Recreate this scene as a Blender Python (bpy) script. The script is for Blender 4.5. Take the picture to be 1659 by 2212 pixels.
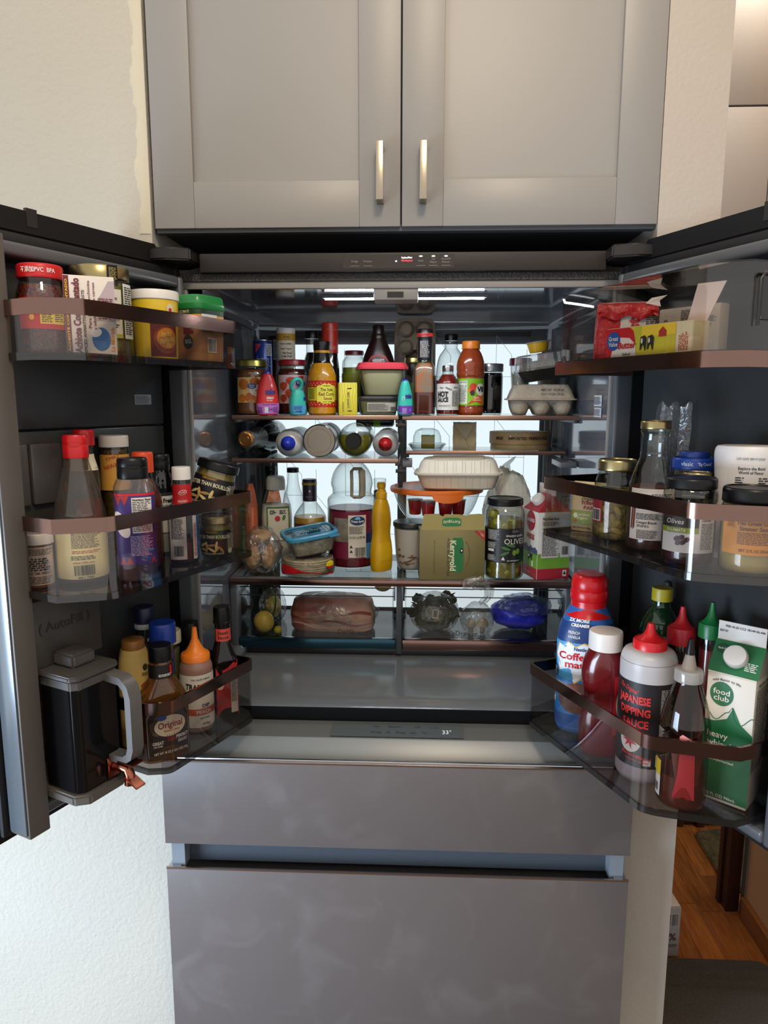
import bpy, bmesh, math, random
import numpy as np
from mathutils import Vector, Matrix

# ------------------------------------------------------------------ scene, camera, world, lights
sc = bpy.context.scene
for o in list(bpy.data.objects):
    bpy.data.objects.remove(o, do_unlink=True)
COL = sc.collection
PI = math.pi
rad = math.radians

cam_d = bpy.data.cameras.new('camera')
cam = bpy.data.objects.new('camera', cam_d)
COL.objects.link(cam)
cam.location = (0.0337, -1.2653, 1.5)
cam.rotation_euler = (rad(90 - 9.112), rad(-0.044), rad(2.482))
cam_d.sensor_fit = 'VERTICAL'
cam_d.sensor_height = 36.0
cam_d.lens = 36.0 * 1534.27 / 2212.0
cam_d.clip_start = 0.02
sc.camera = cam

sc.view_settings.view_transform = 'Standard'
sc.view_settings.look = 'None'
sc.view_settings.gamma = 1.0
sc.view_settings.use_curve_mapping = False
sc.view_settings.exposure = 0.0
sc.cycles.max_bounces = 9
sc.cycles.diffuse_bounces = 4
sc.cycles.glossy_bounces = 4
sc.cycles.transmission_bounces = 6
sc.cycles.transparent_max_bounces = 28
sc.cycles.caustics_reflective = False
sc.cycles.caustics_refractive = False
sc.cycles.sample_clamp_indirect = 4.0
sc.cycles.use_denoising = True

world = bpy.data.worlds.new('room_ambient')
sc.world = world
world.use_nodes = True
wb = world.node_tree.nodes['Background']
wb.inputs[0].default_value = (1.0, 0.98, 0.96, 1)
wb.inputs[1].default_value = 0.90


def area_light(name, loc, target, size, size_y, power, color):
    d = bpy.data.lights.new(name, 'AREA')
    d.shape = 'RECTANGLE'
    d.size, d.size_y = size, size_y
    d.energy = power
    d.color = color
    o = bpy.data.objects.new(name, d)
    COL.objects.link(o)
    o.location = loc
    o.rotation_euler = (Vector(target) - Vector(loc)).to_track_quat('-Z', 'Y').to_euler()
    return o


# daylight from a low glass door on the left of the camera, strongest on the lower left wall
area_light('daylight_window', (-1.85, -1.35, 0.62), (-0.45, 0.12, 0.22), 1.1, 1.0, 34, (0.62, 0.78, 1.0)).data.spread = rad(115)
# warm kitchen ceiling lamp, behind and above the camera
area_light('ceiling_lamp', (0.20, -1.30, 2.75), (0.05, 0.1, 1.6), 0.30, 0.30, 16, (1.0, 0.80, 0.56))

# added warm fill light that brightens the hallway, no lamp is seen there
area_light('hall_fill', (0.80, 0.50, 2.60), (0.82, 0.62, 0.0), 0.25, 0.25, 9, (1.0, 0.85, 0.66))

# ------------------------------------------------------------------ helpers
def hexc(h):
    h = h.lstrip('#')
    c = [int(h[i:i + 2], 16) / 255 for i in (0, 2, 4)]
    return tuple(x / 12.92 if x <= 0.04045 else ((x + 0.055) / 1.055) ** 2.4 for x in c) + (1,)


MATS = {}


def M(col, rough=0.45, metal=0.0, bump=None, spec=0.5, var=None, coat=0.0, sss=0.0, emit=0.0):
    """procedural material, cached: colour plus optional fine relief (bump=(scale, strength)) and tone variation (var=(scale, other colour, sharpness))"""
    key = ('M', col, rough, metal, bump, spec, var, coat, sss, emit)
    if key in MATS:
        return MATS[key]
    m = bpy.data.materials.new('m_' + col.strip('#'))
    m.use_nodes = True
    nt = m.node_tree
    b = nt.nodes['Principled BSDF']
    b.inputs['Base Color'].default_value = hexc(col)
    b.inputs['Roughness'].default_value = rough
    b.inputs['Metallic'].default_value = metal
    b.inputs['Specular IOR Level'].default_value = spec
    b.inputs['Coat Weight'].default_value = coat
    if emit:
        b.inputs['Emission Color'].default_value = hexc(col)
        b.inputs['Emission Strength'].default_value = emit
    if sss:
        b.inputs['Subsurface Weight'].default_value = sss
        b.inputs['Subsurface Scale'].default_value = 0.01
    if bump or var:
        tc = nt.nodes.new('ShaderNodeTexCoord')
    if bump:
        n = nt.nodes.new('ShaderNodeTexNoise')
        n.inputs['Scale'].default_value = bump[0]
        n.inputs['Detail'].default_value = 4
        bp = nt.nodes.new('ShaderNodeBump')
        bp.inputs['Strength'].default_value = bump[1]
        bp.inputs['Distance'].default_value = bump[2] if len(bump) > 2 else 0.002
        nt.links.new(tc.outputs['Object'], n.inputs['Vector'])
        nt.links.new(n.outputs['Fac'], bp.inputs['Height'])
        nt.links.new(bp.outputs['Normal'], b.inputs['Normal'])
    if var:
        n = nt.nodes.new('ShaderNodeTexNoise')
        n.inputs['Scale'].default_value = var[0]
        n.inputs['Detail'].default_value = 5
        r = nt.nodes.new('ShaderNodeValToRGB')
        s = var[2] if len(var) > 2 else 0.2
        r.color_ramp.elements[0].position = 0.5 - s
        r.color_ramp.elements[1].position = 0.5 + s
        r.color_ramp.elements[0].color = hexc(col)
        r.color_ramp.elements[1].color = hexc(var[1])
        nt.links.new(tc.outputs['Object'], n.inputs['Vector'])
        nt.links.new(n.outputs['Fac'], r.inputs['Fac'])
        nt.links.new(r.outputs['Color'], b.inputs['Base Color'])
    MATS[key] = m
    return m


def G(col='#ffffff', ior=1.45, rough=0.03, gloss=1.0, milky=0.0, milk='#dddddd', wrinkle=None, edge=0.45):
    """thin clear wall (glass, clear plastic): tinted see-through plus Fresnel reflection, optionally a milky share"""
    key = ('G', col, ior, rough, gloss, milky, milk, wrinkle, edge)
    if key in MATS:
        return MATS[key]
    m = bpy.data.materials.new('clear_' + col.strip('#'))
    m.use_nodes = True
    nt = m.node_tree
    for n in list(nt.nodes):
        nt.nodes.remove(n)
    out = nt.nodes.new('ShaderNodeOutputMaterial')
    tr = nt.nodes.new('ShaderNodeBsdfTransparent')
    tr.inputs['Color'].default_value = hexc(col)
    gl = nt.nodes.new('ShaderNodeBsdfGlossy')
    gl.inputs['Roughness'].default_value = rough
    gl.inputs['Color'].default_value = (gloss, gloss, gloss, 1)
    # thin wall: reflection depends on the angle only, alike on both sides
    f0 = ((ior - 1) / (ior + 1)) ** 2
    lwt = nt.nodes.new('ShaderNodeLayerWeight')
    lwt.inputs['Blend'].default_value = 0.5
    pw = nt.nodes.new('ShaderNodeMath')
    pw.operation = 'POWER'
    pw.inputs[1].default_value = 5.0
    fr = nt.nodes.new('ShaderNodeMath')
    fr.operation = 'MULTIPLY_ADD'
    fr.inputs[1].default_value = 0.72
    fr.inputs[2].default_value = 1.6 * f0
    nt.links.new(lwt.outputs['Facing'], pw.inputs[0])
    nt.links.new(pw.outputs[0], fr.inputs[0])
    mx = nt.nodes.new('ShaderNodeMixShader')
    # longer path through the wall near the outline: darker there
    ed = nt.nodes.new('ShaderNodeMath')
    ed.operation = 'POWER'
    ed.inputs[1].default_value = 1.8
    nt.links.new(lwt.outputs['Facing'], ed.inputs[0])
    mc = nt.nodes.new('ShaderNodeMix')
    mc.data_type = 'RGBA'
    mc.inputs[6].default_value = hexc(col)
    mc.inputs[7].default_value = tuple(c * edge for c in hexc(col)[:3]) + (1,)
    nt.links.new(ed.outputs[0], mc.inputs[0])
    nt.links.new(mc.outputs[2], tr.inputs['Color'])
    nt.links.new(fr.outputs[0], mx.inputs[0])
    first = tr
    if milky:
        df = nt.nodes.new('ShaderNodeBsdfDiffuse')
        df.inputs['Color'].default_value = hexc(milk)
        m2 = nt.nodes.new('ShaderNodeMixShader')
        m2.inputs[0].default_value = milky
        nt.links.new(tr.outputs[0], m2.inputs[1])
        nt.links.new(df.outputs[0], m2.inputs[2])
        first = m2
    nt.links.new(first.outputs[0], mx.inputs[1])
    nt.links.new(gl.outputs[0], mx.inputs[2])
    nt.links.new(mx.outputs[0], out.inputs[0])
    if wrinkle:
        tc = nt.nodes.new('ShaderNodeTexCoord')
        n = nt.nodes.new('ShaderNodeTexNoise')
        n.inputs['Scale'].default_value = wrinkle[0]
        n.inputs['Detail'].default_value = 3
        n.inputs['Distortion'].default_value = 1.5
        bp = nt.nodes.new('ShaderNodeBump')
        bp.inputs['Strength'].default_value = wrinkle[1]
        bp.inputs['Distance'].default_value = 0.006
        nt.links.new(tc.outputs['Object'], n.inputs['Vector'])
        nt.links.new(n.outputs['Fac'], bp.inputs['Height'])
        nt.links.new(bp.outputs['Normal'], gl.inputs['Normal'])
        nt.links.new(bp.outputs['Normal'], lwt.inputs['Normal'])
    MATS[key] = m
    return m


def put(name, verts, faces, mat, parent=None, smooth=None, kind=None):
    """one mesh object from vertices and faces"""
    me = bpy.data.meshes.new(name)
    me.from_pydata([tuple(v) for v in verts], [], faces)
    bm = bmesh.new()
    bm.from_mesh(me)
    bmesh.ops.recalc_face_normals(bm, faces=bm.faces)
    bm.to_mesh(me)
    bm.free()
    if smooth is not None:
        me.polygons.foreach_set('use_smooth', [True] * len(me.polygons))
        me.set_sharp_from_angle(angle=rad(smooth))
    me.materials.append(mat)
    o = bpy.data.objects.new(name, me)
    COL.objects.link(o)
    o.parent = parent
    if kind:
        o['kind'] = kind
    return o


def from_bm(name, bm, mat, parent=None, smooth=None, kind=None):
    me = bpy.data.meshes.new(name)
    bmesh.ops.recalc_face_normals(bm, faces=bm.faces)
    bm.to_mesh(me)
    bm.free()
    if smooth is not None:
        me.polygons.foreach_set('use_smooth', [True] * len(me.polygons))
        me.set_sharp_from_angle(angle=rad(smooth))
    me.materials.append(mat)
    o = bpy.data.objects.new(name, me)
    COL.objects.link(o)
    o.parent = parent
    if kind:
        o['kind'] = kind
    return o


def tag(o, label, cat, group=None):
    o['label'] = label
    o['category'] = cat
    if group:
        o['group'] = group
    return o


def thing(name, label, cat, loc, rz=0.0, group=None, rot=None):
    o = bpy.data.objects.new(name, None)
    o.empty_display_size = 0.02
    COL.objects.link(o)
    o.location = loc
    o.rotation_euler = rot if rot else (0, 0, rz)
    return tag(o, label, cat, group)


def idmap(x, y, z):
    return (x, y, z)


def box(name, x0, x1, y0, y1, z0, z1, mat, parent=None, bev=0.0, seg=2, fn=None, smooth=None, kind=None):
    bm = bmesh.new()
    bmesh.ops.create_cube(bm, size=1)
    for v in bm.verts:
        v.co = Vector(((x0 + x1) / 2 + v.co.x * (x1 - x0), (y0 + y1) / 2 + v.co.y * (y1 - y0), (z0 + z1) / 2 + v.co.z * (z1 - z0)))
    if bev:
        bmesh.ops.bevel(bm, geom=bm.edges[:], offset=bev, segments=seg, affect='EDGES', profile=0.5)
        smooth = 40 if smooth is None else smooth
    if fn:
        for v in bm.verts:
            v.co = Vector(fn(*v.co))
    return from_bm(name, bm, mat, parent, smooth, kind)


def sm(prof, k=3):
    """Catmull-Rom smoothing of a list of tuples"""
    p = [np.array(t, float) for t in prof]
    out = []
    for i in range(len(p) - 1):
        a, b, c, d = p[max(i - 1, 0)], p[i], p[i + 1], p[min(i + 2, len(p) - 1)]
        for j in range(k):
            t = j / k
            q = 0.5 * ((2 * b) + (c - a) * t + (2 * a - 5 * b + 4 * c - d) * t * t + (3 * b - a - 3 * c + d) * t ** 3)
            out.append(tuple(np.clip(q, np.minimum(b, c), np.maximum(b, c))))
    out.append(tuple(p[-1]))
    return out


def sec(prof):
    """normalise sections to (rx, ry, z, exponent)"""
    r = []
    for s in prof:
        if len(s) == 2:
            r.append((s[0], s[0], s[1], 2.0))
        elif len(s) == 3:
            r.append((s[0], s[1], s[2], 2.0))
        else:
            r.append(tuple(s))
    return r


def sup(rx, ry, n, phi):
    s, c = math.sin(phi), math.cos(phi)
    e = 2.0 / n
    return (rx * math.copysign(abs(s) ** e, s), -ry * math.copysign(abs(c) ** e, c))


def loft(name, prof, mat, parent=None, seg=36, caps=(True, True), smooth=35, kind=None, off=(0, 0), wob=None):
    """stack of (super)elliptic sections; phi = 0 faces -Y"""
    prof = sec(prof)
    V, Fc = [], []
    for i, (rx, ry, z, n) in enumerate(prof):
        for j in range(seg):
            x, y = sup(max(rx, 1e-5), max(ry, 1e-5), n, 2 * PI * (j + (0.5 if n > 2.5 else 0)) / seg)
            if wob:
                k = 1 + wob[0] * math.sin(j * wob[1] * 2 * PI / seg + i * wob[2])
                x, y = x * k, y * k
            V.append((x + off[0], y + off[1], z))
    for i in range(len(prof) - 1):
        for j in range(seg):
            a, b = i * seg + j, i * seg + (j + 1) % seg
            Fc.append((a, b, b + seg, a + seg))
    if caps[0]:
        Fc.append(tuple(range(seg - 1, -1, -1)))
    if caps[1]:
        n0 = (len(prof) - 1) * seg
        Fc.append(tuple(range(n0, n0 + seg)))
    return put(name, V, Fc, mat, parent, smooth, kind)


class Sf:
    """surface of a lofted body: s = arc length around it from the front (phi0), z = height"""
    def __init__(self, prof, phi0=0.0, off=(0, 0)):
        self.p = np.array(sec(prof), float)
        self.phi0 = phi0
        self.off = off
        self.c = {}

    def tab(self, z):
        k = round(z, 4)
        if k not in self.c:
            P = self.p
            o = np.argsort(P[:, 2], kind='stable')
            rx, ry, n = (np.interp(z, P[o, 2], P[o, i]) for i in (0, 1, 3))
            ph = self.phi0 + np.linspace(-PI, PI, 181)
            xy = np.array([sup(rx, ry, n, f) for f in ph])
            d = np.hypot(*np.diff(xy, axis=0).T)
            s = np.concatenate([[0], np.cumsum(d)])
            self.c[k] = (xy, s - s[90])
        return self.c[k]

    def at(self, s, z, off=0.0):
        xy, t = self.tab(z)
        x, y = np.interp(s, t, xy[:, 0]), np.interp(s, t, xy[:, 1])
        e = 0.0006
        tx = np.interp(s + e, t, xy[:, 0]) - np.interp(s - e, t, xy[:, 0])
        ty = np.interp(s + e, t, xy[:, 1]) - np.interp(s - e, t, xy[:, 1])
        L = math.hypot(tx, ty) or 1
        return (x + ty / L * off + self.off[0], y - tx / L * off + self.off[1], z)


class Fl:
    """flat surface: origin, direction of reading, up direction"""
    def __init__(self, o, ex, ez):
        self.o, self.ex, self.ez = Vector(o), Vector(ex).normalized(), Vector(ez).normalized()
        self.n = self.ex.cross(self.ez)

    def at(self, s, z, off=0.0):
        return tuple(self.o + self.ex * s + self.ez * z + self.n * off)


def patch(name, sf, s0, s1, z0, z1, mat, parent, off=0.0006, ns=None, nz=None, round_=0.0):
    flat = isinstance(sf, Fl)
    ns = ns or (2 if flat else max(3, int((s1 - s0) / 0.003)))
    nz = nz or (2 if flat else max(2, int((z1 - z0) / 0.008)))
    V, Fc = [], []
    for i in range(nz + 1):
        for j in range(ns + 1):
            V.append(sf.at(s0 + (s1 - s0) * j / ns, z0 + (z1 - z0) * i / nz, off))
    for i in range(nz):
        for j in range(ns):
            a = i * (ns + 1) + j
            Fc.append((a, a + 1, a + ns + 2, a + ns + 1))
    return put(name, V, Fc, mat, parent, 60)


def blob(name, sf, cs, cz, pts, mat, parent, off=0.0011, rings=3):
    """filled 2-D outline (points relative to cs, cz) wrapped on a surface"""
    V, Fc = [sf.at(cs, cz, off)], []
    n = len(pts)
    for r in range(1, rings + 1):
        for (x, y) in pts:
            V.append(sf.at(cs + x * r / rings, cz + y * r / rings, off))
    for j in range(n):
        Fc.append((0, 1 + j, 1 + (j + 1) % n))
    for r in range(rings - 1):
        for j in range(n):
            a, b = 1 + r * n + j, 1 + r * n + (j + 1) % n
            Fc.append((a, a + n, b + n, b))
    return put(name, V, Fc, mat, parent, 60)


def ell(a, b, n=28, rot=0.0):
    c, s = math.cos(rot), math.sin(rot)
    return [(a * math.cos(t) * c - b * math.sin(t) * s, a * math.cos(t) * s + b * math.sin(t) * c) for t in [2 * PI * i / n for i in range(n)]]


TXT = {}


def glyphs(body, bold=0.0):
    k = (body, bold)
    if k not in TXT:
        c = bpy.data.curves.new('t', 'FONT')
        c.body = body
        c.align_x, c.align_y = 'CENTER', 'CENTER'
        c.resolution_u = 2
        c.offset = bold
        o = bpy.data.objects.new('t', c)
        me = bpy.data.meshes.new_from_object(o)
        v = np.array([x.co[:2] for x in me.vertices]) if len(me.vertices) else np.zeros((0, 2))
        TXT[k] = (v, [tuple(p.vertices) for p in me.polygons])
        bpy.data.objects.remove(o)
        bpy.data.curves.remove(c)
        bpy.data.meshes.remove(me)
    return TXT[k]


def text(sf, body, s, z, size, mat, parent, rot=0.0, bold=0.012, off=0.0014, width=None, arc=0.0, name='lettering', slant=0.0):
    v, f = glyphs(body, bold)
    if not len(v):
        return None
    sx = size
    if width:
        sx = width / max(1e-6, v[:, 0].max() - v[:, 0].min())
    c, sn = math.cos(rot), math.sin(rot)
    V = []
    for x, y in v:
        a, b = x * sx + y * size * slant, y * size
        if arc:
            b += -arc * a * a
        V.append(sf.at(s + a * c - b * sn, z + a * sn + b * c, off))
    return put(name, V, f, mat, parent)


def fine(sf, s0, s1, z0, z1, lines, mat, parent, seed=0, off=0.0013, fill=0.46, name='fine_print'):
    """rows of print too small to read"""
    rnd = random.Random(seed)
    V, Fc = [], []
    lines = max(1, round(lines * 1.6))
    dz = (z1 - z0) / lines
    for i in range(lines):
        zb = z1 - (i + 1) * dz + dz * (1 - fill) / 2
        s = s0
        end = s1 - rnd.random() * 0.25 * (s1 - s0)
        while s < end:
            w = min(end - s, dz * (0.8 + 2.6 * rnd.random()))
            k = len(V)
            V += [sf.at(s, zb, off), sf.at(s + w, zb, off), sf.at(s + w, zb + dz * fill, off), sf.at(s, zb + dz * fill, off)]
            Fc.append((k, k + 1, k + 2, k + 3))
            s += w + dz * 0.45
    return put(name, V, Fc, mat, parent) if V else None


def barcode(sf, s0, s1, z0, z1, parent, seed=1, off=0.0014, paper=True):
    rnd = random.Random(seed)
    if paper:
        patch('barcode_panel', sf, s0 - 0.001, s1 + 0.001, z0 - 0.001, z1 + 0.001, WHITE, parent, off - 0.0003)
    V, Fc = [], []
    s = s0
    while s < s1:
        w = (s1 - s0) / 60 * rnd.choice((1, 1, 2, 3))
        k = len(V)
        V += [sf.at(s, z0, off), sf.at(s + w, z0, off), sf.at(s + w, z1, off), sf.at(s, z1, off)]
        Fc.append((k, k + 1, k + 2, k + 3))
        s += w + (s1 - s0) / 60 * rnd.choice((1, 1, 2))
    return put('barcode_print', V, Fc, INK, parent)


def tube(name, pts, r, mat, parent=None, seg=10, closed=False, smooth=50):
    """round tube along a polyline; r may be a list"""
    P = [Vector(p) for p in pts]
    n = len(P)
    rs = r if isinstance(r, (list, tuple)) else [r] * n
    V, Fc = [], []
    nrm = None
    for i in range(n):
        t = (P[(i + 1) % n] - P[i - 1]) if closed else (P[min(i + 1, n - 1)] - P[max(i - 1, 0)])
        t.normalize()
        if nrm is None:
            nrm = t.orthogonal().normalized()
        nrm = (nrm - t * nrm.dot(t)).normalized()
        b = t.cross(nrm)
        for j in range(seg):
            a = 2 * PI * j / seg
            V.append(P[i] + (nrm * math.cos(a) + b * math.sin(a)) * rs[i])
    for i in range(n if closed else n - 1):
        for j in range(seg):
            a, b2 = i * seg + j, i * seg + (j + 1) % seg
            c, d = ((i + 1) % n) * seg + (j + 1) % seg, ((i + 1) % n) * seg + j
            Fc.append((a, b2, c, d))
    if not closed:
        Fc.append(tuple(range(seg - 1, -1, -1)))
        Fc.append(tuple(range((n - 1) * seg, n * seg)))
    return put(name, V, Fc, mat, parent, smooth)


def prism(name, poly, z0, z1, mat, parent=None, fn=idmap, bev=0.0, smooth=None):
    """extrude a 2-D polygon (a, b) from z0 to z1; fn maps (a, b, z) to 3-D"""
    bm = bmesh.new()
    lo = [bm.verts.new((a, b, z0)) for a, b in poly]
    hi = [bm.verts.new((a, b, z1)) for a, b in poly]
    n = len(poly)
    bm.faces.new(lo[::-1])
    bm.faces.new(hi)
    for i in range(n):
        bm.faces.new((lo[i], lo[(i + 1) % n], hi[(i + 1) % n], hi[i]))
    if bev:
        bmesh.ops.bevel(bm, geom=bm.edges[:], offset=bev, segments=2, affect='EDGES')
        smooth = 40 if smooth is None else smooth
    for v in bm.verts:
        v.co = Vector(fn(*v.co))
    return from_bm(name, bm, mat, parent, smooth)


def ring_wall(name, poly, t, z0, z1, mat, parent, fn=idmap, closed=False, smooth=40):
    """thin upright wall following an open or closed 2-D path, thickness t to the inside"""
    n = len(poly)
    P = [Vector((a, b)) for a, b in poly]
    inn = []
    for i in range(n):
        a = P[i - 1] if (i or closed) else None
        b = P[(i + 1) % n] if (i < n - 1 or closed) else None
        d1 = (P[i] - a).normalized() if a is not None else None
        d2 = (b - P[i]).normalized() if b is not None else None
        d1 = d1 or d2
        d2 = d2 or d1
        n1, n2 = Vector((-d1.y, d1.x)), Vector((-d2.y, d2.x))
        m = (n1 + n2)
        m = m.normalized() / max(0.5, m.normalized().dot(n1))
        inn.append(P[i] + m * t)
    V = []
    for p, q in zip(P, inn):
        V += [fn(p.x, p.y, z0), fn(q.x, q.y, z0), fn(q.x, q.y, z1), fn(p.x, p.y, z1)]
    Fc = []
    for i in range(n if closed else n - 1):
        a, b = 4 * i, 4 * ((i + 1) % n)
        for k in range(4):
            Fc.append((a + k, a + (k + 1) % 4, b + (k + 1) % 4, b + k))
    if not closed:
        Fc += [(0, 1, 2, 3), (4 * n - 4, 4 * n - 1, 4 * n - 2, 4 * n - 3)]
    return put(name, V, Fc, mat, parent, smooth)


def struct(o):
    o['kind'] = 'structure'
    return o


INK = M('#17171a', 0.6)
WHITE = M('#e8e6e0', 0.55)
RED = M('#c3161c', 0.4)

# ------------------------------------------------------------------ the room
plaster = M('#bcb7aa', 0.85, bump=(160, 0.35, 0.003), var=(2.2, '#b7b1a2', 0.25))
plaster2 = M('#b8b0a6', 0.85, bump=(130, 0.3, 0.003), var=(2.0, '#b1a89c', 0.25))


def knockdown(mat):
    """hand-trowelled plaster: fine orange peel plus flat raised patches"""
    nt = mat.node_tree
    b = nt.nodes['Principled BSDF']
    tc = nt.nodes.new('ShaderNodeTexCoord')
    a = nt.nodes.new('ShaderNodeTexNoise')
    a.inputs['Scale'].default_value = 130
    a.inputs['Detail'].default_value = 3
    v = nt.nodes.new('ShaderNodeTexNoise')
    v.inputs['Scale'].default_value = 44
    v.inputs['Detail'].default_value = 5
    v.inputs['Distortion'].default_value = 1.2
    r = nt.nodes.new('ShaderNodeValToRGB')
    r.color_ramp.elements[0].position = 0.50
    r.color_ramp.elements[1].position = 0.56
    ad = nt.nodes.new('ShaderNodeMath')
    ad.operation = 'MULTIPLY_ADD'
    ad.inputs[1].default_value = 0.22
    bp = nt.nodes.new('ShaderNodeBump')
    bp.inputs['Strength'].default_value = 0.30
    bp.inputs['Distance'].default_value = 0.004
    nt.links.new(tc.outputs['Object'], a.inputs['Vector'])
    nt.links.new(tc.outputs['Object'], v.inputs['Vector'])
    nt.links.new(v.outputs['Fac'], r.inputs['Fac'])
    nt.links.new(r.outputs['Color'], ad.inputs[0])
    nt.links.new(a.outputs['Fac'], ad.inputs[2])
    nt.links.new(ad.outputs[0], bp.inputs['Height'])
    nt.links.new(bp.outputs['Normal'], b.inputs['Normal'])


knockdown(plaster)
WY = 0.095
wl = struct(box('wall_left', -2.4, -0.4555, WY, 0.78, 0.0, 2.7, plaster))
# ragged bead of old plaster running down the wall corner above the refrigerator
rnd = random.Random(4)
V, Fc = [], []
zs = [1.80 + i * 0.009 for i in range(75)]
for i, z in enumerate(zs):
    xo = -0.478 + 0.003 * math.sin(i * 0.37) + 0.006 * (rnd.random() - 0.5)
    xi = -0.4560
    V += [(xo, WY + 0.0002, z), (xo + 0.004, WY - 0.0016, z), (xi - 0.004, WY - 0.0012, z), (xi, WY + 0.0002, z)]
    if i:
        k = 4 * (i - 1)
        for j in range(3):
            Fc.append((k + j, k + j + 1, k + j + 5, k + j + 4))
put('plaster_bead', V, Fc, M('#c9c1ab', 0.85, bump=(120, 0.3)), wl, 50)
struct(box('wall_right', 0.466, 0.576, WY, 0.78, 0.0, 2.7, plaster2))
struct(box('wall_back', -0.55, 0.576, 0.80, 0.86, 0.0, 2.7, M('#8f8a82', 0.9)))


def wood_floor():
    m = bpy.data.materials.new('laminate')
    m.use_nodes = True
    nt = m.node_tree
    b = nt.nodes['Principled BSDF']
    b.inputs['Roughness'].default_value = 0.38
    tc = nt.nodes.new('ShaderNodeTexCoord')
    oi = nt.nodes.new('ShaderNodeObjectInfo')
    mp = nt.nodes.new('ShaderNodeMapping')
    mp.inputs['Scale'].default_value = (26, 2.6, 1)
    ad = nt.nodes.new('ShaderNodeVectorMath')
    ad.operation = 'ADD'
    cb = nt.nodes.new('ShaderNodeCombineXYZ')
    mu = nt.nodes.new('ShaderNodeMath')
    mu.operation = 'MULTIPLY'
    mu.inputs[1].default_value = 37.0
    n = nt.nodes.new('ShaderNodeTexNoise')
    n.inputs['Scale'].default_value = 1.6
    n.inputs['Detail'].default_value = 6
    n.inputs['Distortion'].default_value = 2.0
    r = nt.nodes.new('ShaderNodeValToRGB')
    r.color_ramp.elements[0].position = 0.3
    r.color_ramp.elements[1].position = 0.72
    r.color_ramp.elements[0].color = hexc('#8a4a1c')
    r.color_ramp.elements[1].color = hexc('#b87034')
    hs = nt.nodes.new('ShaderNodeHueSaturation')
    mr = nt.nodes.new('ShaderNodeMapRange')
    mr.inputs[3].default_value = 0.78
    mr.inputs[4].default_value = 1.15
    nt.links.new(tc.outputs['Object'], mp.inputs['Vector'])
    nt.links.new(oi.outputs['Random'], mu.inputs[0])
    nt.links.new(mu.outputs[0], cb.inputs[0])
    nt.links.new(mu.outputs[0], cb.inputs[1])
    nt.links.new(mp.outputs[0], ad.inputs[0])
    nt.links.new(cb.outputs[0], ad.inputs[1])
    nt.links.new(ad.outputs[0], n.inputs['Vector'])
    nt.links.new(n.outputs['Fac'], r.inputs['Fac'])
    nt.links.new(oi.outputs['Random'], mr.inputs[0])
    nt.links.new(mr.outputs[0], hs.inputs['Value'])
    nt.links.new(r.outputs['Color'], hs.inputs['Color'])
    nt.links.new(hs.outputs['Color'], b.inputs['Base Color'])
    return m


floor = struct(box('floor', -2.4, 3.2, -4.2, 1.9, -0.06, -0.006, M('#4a3524', 0.6)))
lam = wood_floor()
# hallway boards: strips running away from the camera, staggered ends, fine joints between them
bm = bmesh.new()
bmesh.ops.create_cube(bm, size=1)
for v in bm.verts:
    v.co = Vector((v.co.x * 0.0635, v.co.y * 0.438, v.co.z * 0.008))
bmesh.ops.bevel(bm, geom=[e for e in bm.edges if e.verts[0].co.z > 0 and e.verts[1].co.z > 0], offset=0.0007, segments=1, affect='EDGES')
pl0 = from_bm('plank', bm, lam, floor)
first = True
rnd = random.Random(11)
for i in range(16):
    x = 0.598 + i * 0.0645
    y = 0.02 - rnd.random() * 0.4
    while y < 1.66:
        o = pl0 if first else pl0.copy()
        if not first:
            COL.objects.link(o)
        o.location = (x, y + 0.22, -0.0041)
        first = False
        y += 0.440

hallw = M('#b98f66', 0.85, bump=(120, 0.2), var=(3, '#b0845a', 0.3))
struct(box('wall_hall', 1.005, 1.10, -0.35, 0.664, 0.0, 2.7, hallw))
struct(box('trim_1', 1.0015, 1.0045, 0.641, 0.664, 0.0, 2.05, M('#6f6a62', 0.7)))
bb = struct(box('baseboard_hall', 0.993, 1.005, -0.35, 0.640, 0.0, 0.062, M('#9a5f2c', 0.45, var=(8, '#7d4a20', 0.2)), bev=0.002))
box('baseboard_cap', 0.989, 1.005, -0.35, 0.640, 0.062, 0.070, M('#8a5326', 0.45), bb, bev=0.002)
dwood = M('#3a1d10', 0.42, var=(10, '#28120a', 0.25), bump=(60, 0.12))
t2 = struct(box('trim_2', 0.962, 1.000, 0.665, 0.735, 0.0, 2.05, dwood, bev=0.003))
box('casing_bead', 0.955, 0.966, 0.700, 0.722, 0.0, 2.05, dwood, t2, bev=0.003)
dw = struct(box('door_1', 0.60, 1.70, 1.10, 1.14, 0.0, 2.05, M('#2a140c', 0.45, var=(7, '#1c0d07', 0.25)), bev=0.003))
for x in (0.90, 0.965, 1.04):
    box('door_rail', x, x + 0.03, 1.085, 1.10, 0.0, 2.05, dwood, dw, bev=0.004)
struct(box('wall_hall_end', 0.57, 3.2, 1.16, 1.22, 0.0, 2.7, M('#54463a', 0.9)))
rug = loft('hall_rug', [(0.30, 0.16, 0.002, 9), (0.302, 0.162, 0.008, 9), (0.296, 0.156, 0.014, 9)], M('#6b5733', 0.95, var=(38, '#3d3a20', 0.16), bump=(180, 0.6, 0.004)), None)
rug.location = (1.312, 0.90, 0)
tag(rug, 'worn olive and brown patterned rug beyond the dark door casing', 'rug')

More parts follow.
